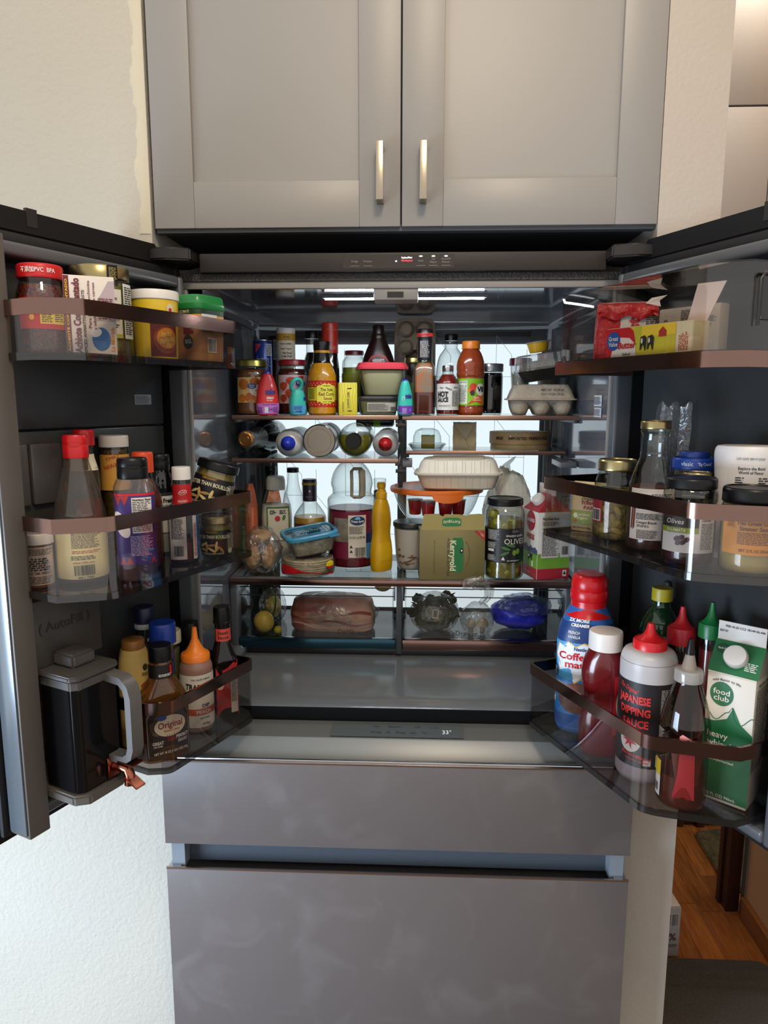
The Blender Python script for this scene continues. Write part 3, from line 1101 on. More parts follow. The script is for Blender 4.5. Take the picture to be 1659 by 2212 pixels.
def flip_cap(root, r, z0, z1, mat, ry=None):
    ry = ry or r
    h = z1 - z0
    c = loft('cap', [(r * 0.98, ry * 0.98, z0, 2.2), (r, ry, z0 + h * 0.06, 2.2), (r, ry, z0 + h * 0.56, 2.2), (r * 0.985, ry * 0.985, z0 + h * 0.58, 2.2), (r, ry, z0 + h * 0.60, 2.2), (r * 0.98, ry * 0.98, z1 - h * 0.10, 2.2), (r * 0.9, ry * 0.9, z1, 2.2)], mat, root, smooth=40)
    sf = Sf([(r, ry, z0, 2.2), (r, ry, z1, 2.2)])
    blob('cap_notch', sf, 0.0, z0 + h * 0.60, ell(r * 0.42, h * 0.09), mat, c, 0.001)
    return c


def nozzle(root, r, z0, z1, tip, mat, tipz, base_h=0.4, ribs=0):
    """squeeze bottle cap: collar, dome and pointed tip"""
    h = z1 - z0
    seg = ribs * 2 if ribs else 32
    c = loft('cap', [(r, z0), (r, z0 + h * 0.8), (r * 0.92, z0 + h)], mat, root, seg=seg, smooth=40, wob=(0.015, seg / 2, 0) if ribs else None)
    k = tipz - z1
    loft('tip', [(r * 0.86, z1), (r * 0.62, z1 + k * 0.12), (r * 0.42, z1 + k * 0.30), (tip * 1.5, z1 + k * 0.55), (tip * 1.1, z1 + k * 0.9), (tip, tipz)], mat, c, smooth=60)
    return c


# ------------------------------------------------------------------ first door, top bin
z = 1.5602
p = DL(0.345, 0.06, z)
o = at(p, 'chili_jar', 'dark chili jar with a red lid in the top bin', 'jar', -6)
pr = [(0.030, 0.0), (0.0335, 0.004), (0.034, 0.03), (0.034, 0.078), (0.0325, 0.090), (0.029, 0.102), (0.0285, 0.109)]
sf = vessel(o, sm(pr), CLEAR, M('#2c120b', 0.35, var=(260, '#7c2a10', 0.10), bump=(200, 0.6)), 0.098)
ld_ = lid(o, 0.031, 0.107, 0.1265, RED)
text(Sf([(0.031, 0.10), (0.031, 0.13)]), '不添加PVC  BPA', 0.0, 0.1165, 0.0085, WHITE, ld_, width=0.046)
lb = patch('label', sf, -0.032, 0.040, 0.036, 0.079, RED, o)
patch('label_panel', sf, 0.0, 0.034, 0.043, 0.075, M('#e6c832', 0.55), lb, 0.0010)
text(sf, 'Nutrition', 0.010, 0.069, 0.0075, INK, lb, width=0.016)
text(sf, 'Facts', 0.007, 0.062, 0.0075, INK, lb, width=0.010)
fine(sf, 0.019, 0.033, 0.046, 0.074, 6, INK, lb, 4)
fine(sf, 0.002, 0.017, 0.045, 0.057, 3, INK, lb, 5)
blob('emblem', sf, -0.011, 0.067, ell(0.0035, 0.004), M('#f0b030', 0.5), lb)
blob('emblem', sf, -0.011, 0.052, ell(0.0035, 0.004), M('#f0b030', 0.5), lb)

p = DL(0.314, 0.122, z)
o = at(p, 'seasoning_box', 'slim white and maroon seasoning box standing before the gold-lidded jar', 'box', 2)
b = box('carton', -0.034, 0.034, -0.006, 0.006, 0.0, 0.112, M('#ddd4cc', 0.6), o, bev=0.0008)
MAR = M('#6d1426', 0.5)
sfb = Fl((0, -0.006, 0), (1, 0, 0), (0, 0, 1))
patch('spine_print', sfb, -0.0338, -0.0265, 0.001, 0.111, MAR, b, 0.0004)
text(sfb, 'ACHIOTE CONDIMENTADO', -0.030, 0.056, 0.0042, M('#e0c22a', 0.5), b, rot=PI / 2, width=0.10, bold=0.03)
text(sfb, 'Achiote Condimentado', -0.0175, 0.056, 0.0135, MAR, b, rot=PI / 2, width=0.104, bold=0.035)
text(sfb, 'SPICED ANNATTO SEED PASTE', -0.0085, 0.048, 0.0055, INK, b, rot=PI / 2, width=0.088)
text(sfb, 'Para Rica Cochinita', -0.001, 0.072, 0.0052, MAR, b, rot=PI / 2, width=0.066)
text(sfb, 'y adobados de carnes', 0.0055, 0.070, 0.0052, MAR, b, rot=PI / 2, width=0.066)
blob('print_shape', sfb, 0.020, 0.080, [(-0.012, -0.030), (0.0135, -0.030), (0.0135, 0.026), (0.006, 0.026), (-0.004, 0.008), (-0.012, -0.004)], M('#b5a2a8', 0.6), b, 0.0005)
fine(sfb, 0.011, 0.032, 0.052, 0.082, 7, MAR, b, 8)
blob('emblem', sfb, 0.013, 0.024, ell(0.0125, 0.0165), M('#2f6fa8', 0.5), b, 0.0006)
blob('emblem', sfb, 0.006, 0.033, ell(0.008, 0.006, rot=0.4), M('#e9e4de', 0.6), b, 0.0009)
text(sfb, 'La Merida', 0.0285, 0.024, 0.008, M('#c98d1e', 0.5), b, rot=PI / 2, width=0.034, slant=0.2)

p = DL(0.247, 0.07, z)
o = at(p, 'olive_jar', 'large glass jar with gold ribbed lid behind the seasoning box', 'jar', 6)
pr = [(0.040, 0.0), (0.044, 0.004), (0.0455, 0.02), (0.0455, 0.105), (0.044, 0.114), (0.041, 0.118), (0.041, 0.122)]
sf = vessel(o, sm(pr, 2), CLEAR, M('#7d8a3c', 0.35, var=(60, '#49421c', 0.2)), 0.112)
ld_ = cap(o, 0.0432, 0.119, 0.138, GOLD, ribs=60, name='lid', top=0.93)
patch('seal_tape', Sf([(0.0436, 0.09), (0.0436, 0.139)]), 0.006, 0.022, 0.108, 0.137, BLACKP, o, 0.0012)
fine(Sf([(0.0436, 0.09), (0.0436, 0.139)]), 0.008, 0.020, 0.114, 0.134, 6, M('#a99a5a', 0.5), o, 4, off=0.0026)
lb = patch('label', sf, -0.045, 0.026, 0.030, 0.102, M('#d9d2c4', 0.6), o)
patch('label_band', sf, -0.045, 0.026, 0.030, 0.036, M('#a9b050', 0.6), lb, 0.001)
text(sf, 'ITEM# 2227008', 0.006, 0.088, 0.0055, INK, lb, width=0.024)
barcode(sf, -0.004, 0.020, 0.056, 0.080, lb, 3)
fine(sf, -0.004, 0.02, 0.045, 0.054, 2, INK, lb, 6)
patch('side_label', sf, 0.030, 0.052, 0.030, 0.112, M('#d5d8d2', 0.6), o)
fine(sf, 0.032, 0.050, 0.036, 0.108, 14, INK, o, 9)

p = DL(0.163, 0.098, z)
o = at(p, 'spread_tub', 'round yellow spread tub with a white lid in the top bin', 'tub', 6)
pr = [(0.0335, 0.0), (0.0345, 0.003), (0.0375, 0.095), (0.0377, 0.098)]
sf = vessel(o, pr, M('#e2c02c', 0.45))
loft('lid', [(0.0385, 0.096), (0.0395, 0.097), (0.0395, 0.108), (0.0385, 0.111), (0.036, 0.1115), (0.0355, 0.109), (0.01, 0.109)], WHITEP, o)
lb = patch('label', sf, -0.012, 0.034, 0.006, 0.060, M('#6b2018', 0.55), o)
blob('print_bowl', sf, 0.013, 0.032, ell(0.020, 0.022, rot=0.2), M('#8f3f22', 0.5), lb)
blob('print_soup', sf, 0.014, 0.035, ell(0.0165, 0.0165, rot=0.2), M('#d98d2a', 0.5), lb, 0.0015)
for i, (a, c) in enumerate(((0.008, 0.040), (0.017, 0.042), (0.013, 0.032), (0.022, 0.034), (0.006, 0.030), (0.016, 0.024))):
    blob('print_cube', sf, a, c, [(-0.004, -0.003), (0.004, -0.004), (0.0045, 0.003), (-0.0035, 0.004)], M('#e9b45a', 0.5), lb, 0.0019)
blob('emblem', sf, 0.021, 0.082, ell(0.0062, 0.008), M('#d8cfae', 0.5), o)
blob('emblem', sf, 0.021, 0.080, ell(0.0028, 0.003), RED, o, 0.0015)
patch('label_tab', sf, 0.006, 0.036, 0.062, 0.070, RED, o, 0.0010)
text(sf, 'MARGARINE', 0.021, 0.066, 0.0055, WHITE, o, width=0.022)

p = DL(0.079, 0.112, z)
o = at(p, 'soup_tub', 'square kraft-printed tub with a translucent green lid nearest the hinge', 'tub', 0)
o.rotation_euler = (0, 0, PI / 2 - aL)
pr = [(0.0340, 0.0340, 0.0, 5), (0.0350, 0.0350, 0.004, 5), (0.0375, 0.0375, 0.094, 5)]
sf = vessel(o, pr, M('#a9794a', 0.55, var=(70, '#9b6b3e', 0.2)), phi0=rad(-34))
loft('lid', [(0.0385, 0.0385, 0.088, 5), (0.0395, 0.0395, 0.090, 5), (0.0395, 0.0395, 0.098, 5), (0.038, 0.038, 0.100, 5), (0.037, 0.037, 0.109, 5), (0.0345, 0.0345, 0.112, 5), (0.034, 0.034, 0.110, 5)], M('#1f7d3c', 0.3, sss=0.1), o)
b1 = patch('label_band', sf, -0.06, 0.062, 0.079, 0.088, M('#173a24', 0.5), o)
patch('label_band', sf, -0.06, 0.062, 0.062, 0.079, M('#d99316', 0.5), o)
text(sf, 'ULTIMATE', -0.030, 0.0835, 0.0065, M('#d9d4b0', 0.5), b1, width=0.022)
patch('label_panel', sf, 0.002, 0.038, 0.055, 0.080, M('#d5d5d2', 0.6), o, 0.0010)
text(sf, 'U', 0.009, 0.070, 0.014, M('#b5502e', 0.5), o, bold=0.03, off=0.0018)
for i, wds in enumerate(('Unilever', 'Food', 'Solutions')):
    text(sf, wds, 0.021, 0.0745 - i * 0.005, 0.0048, M('#b5502e', 0.5), o, off=0.0018)
blob('emblem', sf, -0.024, 0.034, ell(0.010, 0.012), M('#2e2a2b', 0.5), o)
text(sf, 'SGL', -0.022, 0.034, 0.009, M('#9fb4a8', 0.5), o, off=0.0018)
for i in range(7):
    blob('print_bean', sf, -0.030 + (i % 4) * 0.005, 0.050 + (i // 4) * 0.006, ell(0.0034, 0.003), M('#6b1f26', 0.5), o)
fine(sf, 0.002, 0.03, 0.049, 0.053, 2, INK, o, 4)
barcode(sf, 0.014, 0.034, 0.018, 0.040, o, 11)

# ------------------------------------------------------------------ first door, middle bin
z = 1.2178
p = DL(0.366, 0.038, z)
o = at(p, 'medicine_bottle', 'amber medicine bottle with a white cap and printed label', 'bottle', 0)
pr = [(0.019, 0.0), (0.0195, 0.002), (0.0195, 0.066), (0.0185, 0.070)]
sf = vessel(o, pr, M('#7a3a1c', 0.25))
cap(o, 0.0225, 0.066, 0.082, WHITEP, ribs=40)
loft('cap_ring', [(0.016, 0.082), (0.018, 0.083), (0.018, 0.094), (0.0165, 0.096), (0.015, 0.093)], G('#f2f2ef', 1.4, 0.05, milky=0.35, milk='#e6e3dc'), o)
lb = patch('label', sf, -0.026, 0.030, 0.004, 0.062, M('#cdb9a8', 0.6), o)
fine(sf, -0.018, 0.022, 0.050, 0.060, 3, INK, lb, 1)
fine(sf, -0.018, 0.020, 0.026, 0.046, 4, INK, lb, 2, fill=0.7)
text(sf, 'ONE TIME WEEKLY', 0.0, 0.0225, 0.005, INK, lb, width=0.034)
fine(sf, -0.016, 0.020, 0.006, 0.018, 3, INK, lb, 3)

p = DL(0.308, 0.064, z)
o = at(p, 'sauce_bottle', 'large clear sauce bottle with a red flip cap and pale yellow label', 'bottle', -4)
pr = [(0.033, 0.0), (0.0375, 0.006), (0.0382, 0.03), (0.0382, 0.090), (0.039, 0.098), (0.0375, 0.110), (0.030, 0.140), (0.0225, 0.168), (0.0195, 0.180), (0.018, 0.186), (0.018, 0.200)]
sf = vessel(o, sm(pr), SMOKE, M('#3a2416', 0.4), 0.022)
loft('neck_residue', [(0.0165, 0.172), (0.0165, 0.1985)], M('#4a2b12', 0.3), o)
for i, (a, zz, l) in enumerate(((-0.026, 0.118, 0.03), (0.002, 0.108, 0.018), (0.028, 0.135, 0.04), (0.022, 0.12, 0.03), (-0.018, 0.150, 0.02))):
    blob('sauce_streak', sf, a, zz, ell(0.0035, l / 2, 14, 0.15), M('#4a2610', 0.35), o, -0.0015)
flip_cap(o, 0.0188, 0.1915, 0.2265, REDP)
lb = patch('label', sf, -0.050, 0.055, 0.008, 0.094, M('#e3d9a0', 0.6), o)
patch('label_edge', sf, -0.022, 0.055, 0.088, 0.092, M('#8a7d3a', 0.6), lb, 0.001)
fine(sf, -0.012, 0.032, 0.056, 0.082, 8, M('#5a4a3a', 0.6), lb, 7)
fine(sf, -0.012, 0.032, 0.048, 0.053, 1, M('#b5402a', 0.6), lb, 8)
fine(sf, -0.014, 0.022, 0.038, 0.045, 2, INK, lb, 9)
text(sf, 'www.LKK.com', 0.004, 0.034, 0.005, M('#b5502a', 0.6), lb)
barcode(sf, -0.010, 0.020, 0.014, 0.030, lb, 13, paper=False)
text(sf, '42812 70081', 0.006, 0.0105, 0.0045, INK, lb)

p = DL(0.255, 0.02, z)
o = at(p, 'sauce_bottle', 'slim sauce bottle with a red cap half hidden behind the larger one', 'bottle', 0)
pr = [(0.020, 0.0), (0.0215, 0.004), (0.0215, 0.15), (0.017, 0.175), (0.0135, 0.19), (0.0135, 0.212)]
sf = vessel(o, sm(pr), SMOKE, M('#241510', 0.4), 0.13)
patch('neck_label', sf, -0.02, 0.024, 0.166, 0.192, CREAM, o)
cap(o, 0.0165, 0.206, 0.2315, REDP)
patch('label', sf, -0.03, 0.03, 0.03, 0.12, M('#9a1c1a', 0.5), o)

p = DL(0.196, 0.022, z)
o = at(p, 'pepper_jar', 'tall spice jar with a white lid and mustard yellow label', 'jar', 0)
pr = [(0.021, 0.0), (0.0235, 0.004), (0.0235, 0.180), (0.022, 0.194), (0.021, 0.200)]
sf = vessel(o, sm(pr, 2), CLEAR, M('#6d5320', 0.5, var=(180, '#3a2a10', 0.15)), 0.196)
cap(o, 0.0242, 0.2005, 0.2195, M('#d9d2c6', 0.4), name='lid', top=0.95)
lb = patch('label', sf, -0.038, 0.040, 0.128, 0.188, M('#d39a3e', 0.55), o)
text(sf, 'HAWAIIAN', 0.0, 0.1705, 0.010, M('#b5301c', 0.5), lb, rot=0.35, width=0.036, arc=-4.0)
text(sf, 'CHILI', -0.004, 0.183, 0.007, M('#b5301c', 0.5), lb, rot=0.3, width=0.02)

p = DL(0.262, 0.133, z)
o = at(p, 'sweet_chili_bottle', 'clear squeeze bottle with black flip cap and purple label', 'bottle', 4)
pr = [(0.028, 0.024, 0.0, 2.6), (0.0305, 0.026, 0.005, 2.8), (0.0305, 0.026, 0.128, 2.8), (0.0295, 0.025, 0.146, 2.6), (0.0255, 0.0235, 0.156, 2.3), (0.023, 0.0225, 0.160, 2)]
sf = vessel(o, pr, CLEARP, M('#3d1014', 0.35), 0.112)
flip_cap(o, 0.0232, 0.1585, 0.1905, BLACKP)
PUR = M('#3c2a6e', 0.5)
lb = patch('label', sf, -0.034, 0.036, 0.026, 0.138, PUR, o)
patch('label_edge', sf, -0.034, 0.036, 0.134, 0.1375, RED, lb, 0.001)
for a in (-0.026, -0.016):
    blob('print_shape', sf, a, 0.129, [(-0.006, 0.005), (0.006, 0.005), (0.0, -0.010)], M('#a92a2a', 0.5), lb)
patch('label_panel', sf, -0.006, 0.024, 0.076, 0.131, M('#ded7d0', 0.6), lb, 0.001)
text(sf, 'Nutrition Facts', 0.009, 0.1275, 0.0048, INK, lb, width=0.027, bold=0.03, off=0.0016)
fine(sf, -0.005, 0.023, 0.078, 0.125, 12, INK, lb, 3)
blob('print_shape', sf, -0.022, 0.090, ell(0.010, 0.022, rot=0.4), M('#d9c9c4', 0.5), lb)
text(sf, 'chili', -0.020, 0.088, 0.009, M('#a8202a', 0.5), lb, off=0.0017)
fine(sf, -0.010, 0.024, 0.040, 0.072, 9, M('#b9aed0', 0.5), lb, 5)
for a in (-0.022, -0.012, 0.024):
    blob('print_shape', sf, a, 0.031, [(-0.006, -0.004), (0.006, -0.004), (0.0, 0.008)], M('#a92a2a', 0.5), lb)

p = DL(0.197, 0.088, z)
o = at(p, 'hot_sauce_bottle', 'brown sauce bottle with an orange cap and rounded shoulders', 'bottle', 0)
pr = [(0.025, 0.0), (0.0275, 0.006), (0.0275, 0.075), (0.0285, 0.100), (0.027, 0.120), (0.018, 0.145), (0.0145, 0.158), (0.014, 0.170)]
sf = vessel(o, sm(pr), CLEAR, M('#7a3414', 0.35, var=(120, '#4d1d0c', 0.15)), 0.150)
patch('label', sf, -0.035, 0.03, 0.015, 0.08, M('#3b1412', 0.5), o)
cap(o, 0.0172, 0.160, 0.1935, M('#d2441c', 0.4), ribs=36)

p = DL(0.1, 0.028, z)
o = at(p, 'juice_bottle', 'clear lemon juice bottle with a black flip cap near the hinge side', 'bottle', 0)
pr = [(0.022, 0.0), (0.024, 0.004), (0.024, 0.120), (0.0215, 0.140), (0.018, 0.150), (0.018, 0.158)]
sf = vessel(o, sm(pr), CLEAR, M('#b9b6a4', 0.4), 0.06)
flip_cap(o, 0.0192, 0.153, 0.1815, BLACKP)
lb = patch('label', sf, -0.034, 0.034, 0.040, 0.112, M('#d6d3c8', 0.6), o)
patch('label_edge', sf, -0.034, 0.034, 0.107, 0.112, INK, lb, 0.001)
text(sf, 'Lemon Fresh', 0.0, 0.098, 0.011, INK, lb, width=0.046, bold=0.04)
fine(sf, -0.024, 0.024, 0.084, 0.091, 2, INK, lb, 4)
text(sf, 'Marinade', 0.0, 0.075, 0.011, INK, lb, width=0.036, bold=0.04)

p = DL(0.136, 0.114, z)
o = at(p, 'hot_sauce_bottle', 'small hot sauce bottle with a white cap and red neck label', 'bottle', 4)
pr = [(0.0235, 0.020, 0.0, 2.4), (0.0262, 0.0215, 0.005, 2.6), (0.0262, 0.0215, 0.080, 2.6), (0.024, 0.0205, 0.094, 2.3), (0.0165, 0.0165, 0.104, 2), (0.0155, 0.0155, 0.110, 2), (0.0155, 0.0155, 0.139, 2), (0.013, 0.013, 0.146, 2)]
sf = vessel(o, pr, CLEAR, M('#5c1014', 0.35), 0.035)
cap(o, 0.0158, 0.1435, 0.165, WHITEP, ribs=32, top=0.95)
nl = patch('neck_label', sf, -0.024, 0.024, 0.102, 0.136, M('#b81c22', 0.45), o)
blob('emblem', sf, 0.0, 0.122, ell(0.007, 0.0042, rot=0.3), M('#d9c9c4', 0.5), nl)
blob('emblem', sf, 0.0, 0.122, ell(0.0058, 0.0032, rot=0.3), M('#b81c22', 0.5), nl, 0.0015)
text(sf, 'Chile', 0.0, 0.122, 0.004, M('#e0d0c9', 0.5), nl, rot=0.3, off=0.0019)
fine(sf, -0.008, 0.008, 0.105, 0.109, 2, M('#e0d0c9', 0.5), nl, 3)
lb = patch('label', sf, -0.026, 0.003, 0.006, 0.082, M('#c9c5c4', 0.6), o)
fine(sf, -0.022, 0.0, 0.042, 0.078, 12, INK, lb, 6)
barcode(sf, -0.018, -0.002, 0.012, 0.030, lb, 7, paper=False)
l2 = patch('label_stripe', sf, 0.014, 0.021, 0.006, 0.082, M('#dcd8d6', 0.5), o)
patch('label_stripe', sf, 0.021, 0.030, 0.006, 0.082, M('#1d5f94', 0.5), o)
text(sf, 'SALSA PICANTE ROJA', 0.0175, 0.040, 0.0055, RED, l2, rot=-PI / 2, width=0.058)


def bouillon(o, lidm):
    pr = [(0.024, 0.0), (0.0265, 0.004), (0.028, 0.02), (0.028, 0.044), (0.0265, 0.058), (0.0262, 0.062)]
    sf = vessel(o, sm(pr, 2), CLEAR, M('#a08a2c', 0.35, var=(50, '#6d5a14', 0.2)), 0.060)
    lid(o, 0.029, 0.061, 0.0745, lidm)
    lb = patch('label', sf, -0.046, 0.046, 0.004, 0.050, M('#121212', 0.45), o)
    text(sf, 'BETTER THAN BOUILLON', -0.010, 0.039, 0.0085, M('#d9d2b4', 0.5), lb, width=0.062, bold=0.03, arc=2.0)
    text(sf, 'ORGANIC', -0.012, 0.0475, 0.0045, M('#d08a1e', 0.5), lb, width=0.02)
    for i in range(9):
        blob('print_noodle', sf, -0.030 + (i % 5) * 0.0085, 0.016 + (i // 5) * 0.008, ell(0.0075, 0.0022, 12, (i * 1.3) % 3), M(('#c9a660', '#a9824a', '#d9c28a')[i % 3], 0.5), lb)
    patch('label_edge', sf, -0.040, 0.010, 0.006, 0.011, M('#2a2318', 0.45), lb, 0.0009)
    text(sf, 'WITH SEASONED ROASTED CHICKEN', -0.015, 0.0085, 0.004, M('#d9d2b4', 0.5), lb, width=0.046, off=0.0016)
    fine(sf, 0.016, 0.042, 0.014, 0.044, 9, M('#b9b4a4', 0.5), lb, 5)
    blob('emblem', sf, 0.022, 0.012, ell(0.0055, 0.005), M('#d0cabc', 0.5), lb, 0.0016)


p = DL(0.079, 0.138, z)
o = at(p, 'bouillon_jar', 'bouillon jar with a black label standing upright on the bin floor', 'jar', 8, 'bouillon jars')
bouillon(o, GOLD)
p = DL(0.068, 0.110, z + 0.085)
o = at(p, 'bouillon_jar', 'bouillon jar with black lid wedged aslant above its twin', 'jar', 8, 'bouillon jars')
o.rotation_mode = 'ZYX'
o.rotation_euler = (rad(-6), rad(16), face(p[0], p[1], 8))
o.scale = (1.3, 1.3, 1.15)
bouillon(o, BLACKP)

# ------------------------------------------------------------------ first door, bottom bin and pitcher
z = 0.8813
PG = M('#4a4744', 0.36, spec=0.35)


def PT(u, w, zz):
    return DL(u, w, zz)


o = thing('water_pitcher', 'dark water pitcher with grey lid and handle docked in the door', 'pitcher', DL(0.345, 0.07, 0.9010))
inv = Matrix.Translation(-Vector(o.location))


def PL(u, w, zz):
    v = Vector(DL(u, w, zz)) - Vector(o.location)
    return tuple(v)


pitch_poly = [(0.302, 0.045), (0.302, 0.112), (0.308, 0.120), (0.376, 0.120), (0.386, 0.110), (0.386, 0.045)]
prism('jug', pitch_poly, 0.9020, 1.078, M('#0c0c0d', 0.14, spec=0.35), o, fn=PL, bev=0.003)
prism('jug_rim', [(u * 1.002 - 0.0006, w + (0.001 if w > 0.1 else 0)) for u, w in pitch_poly], 1.066, 1.082, M('#4e4b48', 0.3, spec=0.35), o, fn=PL, bev=0.002)
prism('lid', [(0.298, 0.044), (0.298, 0.115), (0.306, 0.124), (0.380, 0.124), (0.390, 0.114), (0.390, 0.044)], 1.0825, 1.090, PG, o, fn=PL, bev=0.002)
prism('fill_spout', [(0.318, 0.046), (0.318, 0.092), (0.362, 0.092), (0.362, 0.046)], 1.0905, 1.112, PG, o, fn=PL, bev=0.004)
# handle: rounded C-shaped loop on the hinge-side face
hp = []
for u_, w_, z_ in ((0.318, 0.118, 1.072), (0.318, 0.150, 1.070), (0.318, 0.162, 1.060), (0.318, 0.1665, 1.045), (0.318, 0.1665, 1.000), (0.318, 0.1665, 0.962), (0.318, 0.162, 0.948), (0.318, 0.150, 0.940), (0.318, 0.118, 0.938)):
    hp.append((u_, w_, z_))
V, Fc = [], []
N = len(hp)
for i, (u_, w_, z_) in enumerate(hp):
    a, c = hp[max(i - 1, 0)], hp[min(i + 1, N - 1)]
    tw, tz = c[1] - a[1], c[2] - a[2]
    L = math.hypot(tw, tz)
    nw, nz = -tz / L * 0.006, tw / L * 0.006
    for du, k in ((-0.0115, 1), (0.0115, 1), (0.0115, -1), (-0.0115, -1)):
        V.append(PL(u_ + du, w_ + nw * k, z_ + nz * k))
for i in range(N - 1):
    for k in range(4):
        Fc.append((4 * i + k, 4 * i + (k + 1) % 4, 4 * i + 4 + (k + 1) % 4, 4 * i + 4 + k))
Fc += [(0, 1, 2, 3), (4 * N - 4, 4 * N - 3, 4 * N - 2, 4 * N - 1)]
put('handle', V, Fc, M('#5c5a57', 0.36, spec=0.35), o, 45)
# copper tap
ct = M('#a8624a', 0.16, metal=1.0)
box('tap_plate', 0.304, 0.336, 0.120, 0.1235, 0.9055, 0.940, ct, o, fn=PL, bev=0.001)
tap = tube('tap_spout', [PL(0.320, 0.1235, 0.922), PL(0.320, 0.150, 0.922), PL(0.320, 0.152, 0.914), PL(0.320, 0.152, 0.897)], [0.008, 0.008, 0.0085, 0.0085], ct, o, 16)
tube('tap_collar', [PL(0.320, 0.125, 0.922), PL(0.320, 0.130, 0.922)], 0.0105, ct, o, 20)
prism('tap_lever', [(0.308, 0.138), (0.332, 0.138), (0.332, 0.172), (0.308, 0.172)], 0.9345, 0.9375, ct, o, fn=PL, bev=0.001)
prism('tap_lever', [(0.310, 0.150), (0.330, 0.150), (0.330, 0.176), (0.310, 0.176)], 0.910, 0.913, ct, o, fn=lambda u, w, q: PL(u, w, q - (w - 0.15) * 0.5), bev=0.001)

p = DL(0.19, 0.034, z)
o = at(p, 'mayonnaise_bottle', 'cream squeeze bottle printed with chilies beside the pitcher', 'bottle', 0)
pr = [(0.026, 0.020, 0.0, 2.5), (0.0285, 0.022, 0.005, 2.6), (0.0285, 0.022, 0.12, 2.6), (0.025, 0.021, 0.165, 2.4), (0.021, 0.019, 0.180, 2.2)]
sf = vessel(o, sm(pr, 2), M('#d7b566', 0.45))
cap(o, 0.020, 0.1795, 0.196, M('#a06a2a', 0.4))
lb = patch('label', sf, -0.030, 0.030, 0.035, 0.168, M('#dcbc6c', 0.5), o)
for a, zz, c in ((0.016, 0.118, '#a81c20'), (0.020, 0.112, '#b3242a'), (0.010, 0.092, '#2f7a34'), (0.016, 0.084, '#a81c20'), (0.010, 0.076, '#b3242a')):
    blob('print_pepper', sf, a, zz, ell(0.0085, 0.0028, 14, 0.7), M(c, 0.45), lb)
blob('emblem', sf, 0.018, 0.148, ell(0.0045, 0.006), M('#3a3324', 0.5), lb)
fine(sf, 0.012, 0.026, 0.132, 0.139, 3, M('#3a3324', 0.5), lb, 2)

p = DL(0.133, 0.004, z)
o = at(p, 'dressing_bottle', 'tall bottle with a dark navy cap standing at the back of the bin', 'bottle', 0)
pr = [(0.018, 0.0), (0.0195, 0.004), (0.0195, 0.16), (0.016, 0.195), (0.016, 0.212)]
sf = vessel(o, sm(pr, 2), CLEAR, M('#8c8f86', 0.4), 0.15)
cap(o, 0.0188, 0.2085, 0.2365, M('#14143c', 0.4))
patch('label', sf, -0.026, 0.026, 0.05, 0.16, M('#b9bcc2', 0.5), o)
loft('neck_ring', [(0.0175, 0.196), (0.0182, 0.198), (0.0182, 0.2035), (0.0175, 0.2055)], M('#c9c9c9', 0.5), o)

p = DL(0.140, 0.056, z)
o = at(p, 'dressing_bottle', 'bottle with a bright blue cap behind the barbecue sauce', 'bottle', 0)
pr = [(0.0175, 0.0), (0.0185, 0.004), (0.0185, 0.13), (0.0185, 0.165), (0.0185, 0.180)]
sf = vessel(o, sm(pr, 2), CLEAR, M('#8f8f8a', 0.4), 0.10)
cap(o, 0.0236, 0.178, 0.216, M('#173a94', 0.35), ribs=40, top=0.94)
lb = patch('label', sf, -0.028, 0.028, 0.120, 0.165, M('#1a2a66', 0.5), o)
fine(sf, -0.006, 0.016, 0.134, 0.156, 5, M('#b9c0d8', 0.5), lb, 3)

p = DL(0.099, 0.030, z)
o = at(p, 'relish_jar', 'small jar with a pale cream lid tucked behind the barbecue sauce', 'jar', 0)
pr = [(0.020, 0.0), (0.021, 0.004), (0.021, 0.155), (0.020, 0.162)]
sf = vessel(o, pr, CLEAR, M('#76784a', 0.4), 0.15)
lid(o, 0.0228, 0.161, 0.185, M('#c5c39a', 0.4))

p = DL(0.200, 0.108, z)
o = at(p, 'barbecue_bottle', 'broad barbecue sauce bottle with black cap and oval cream label', 'bottle', 0)
o.rotation_euler = (0, 0, PI / 2 - aL - rad(26))
pr = [(0.040, 0.026, 0.0, 2.6), (0.0435, 0.028, 0.006, 2.8), (0.0435, 0.028, 0.088, 2.8), (0.040, 0.027, 0.112, 2.5), (0.029, 0.023, 0.132, 2.2), (0.0195, 0.0195, 0.148, 2), (0.0185, 0.0185, 0.158, 2), (0.0205, 0.0205, 0.165, 2), (0.0175, 0.0175, 0.176, 2)]
sf = vessel(o, sm(pr, 2), G('#e6cba8', 1.42, 0.03, milky=0.25, milk='#8a5a28', edge=0.4), M('#2a0f0a', 0.3), 0.096)
cap(o, 0.0198, 0.174, 0.201, BLACKP, ribs=40, top=0.95)
nl = patch('neck_label', Sf([(0.0200, 0.13), (0.0200, 0.18)]), -0.035, 0.035, 0.146, 0.170, M('#15110f', 0.45), o, 0.0012)
fine(Sf([(0.0200, 0.13), (0.0200, 0.18)]), -0.010, 0.012, 0.150, 0.155, 2, WHITE, nl, 3, off=0.0026)
patch('neck_tab', Sf([(0.0200, 0.13), (0.0200, 0.18)]), 0.008, 0.012, 0.152, 0.168, RED, nl, 0.002)
lb = blob('label', sf, 0.0, 0.054, [(-0.038, -0.046), (0.036, -0.046), (0.039, -0.030), (0.039, 0.030), (0.030, 0.044), (0.0, 0.053), (-0.030, 0.044), (-0.039, 0.030), (-0.039, -0.030)], M('#17110f', 0.4), o, 0.0008, rings=6)
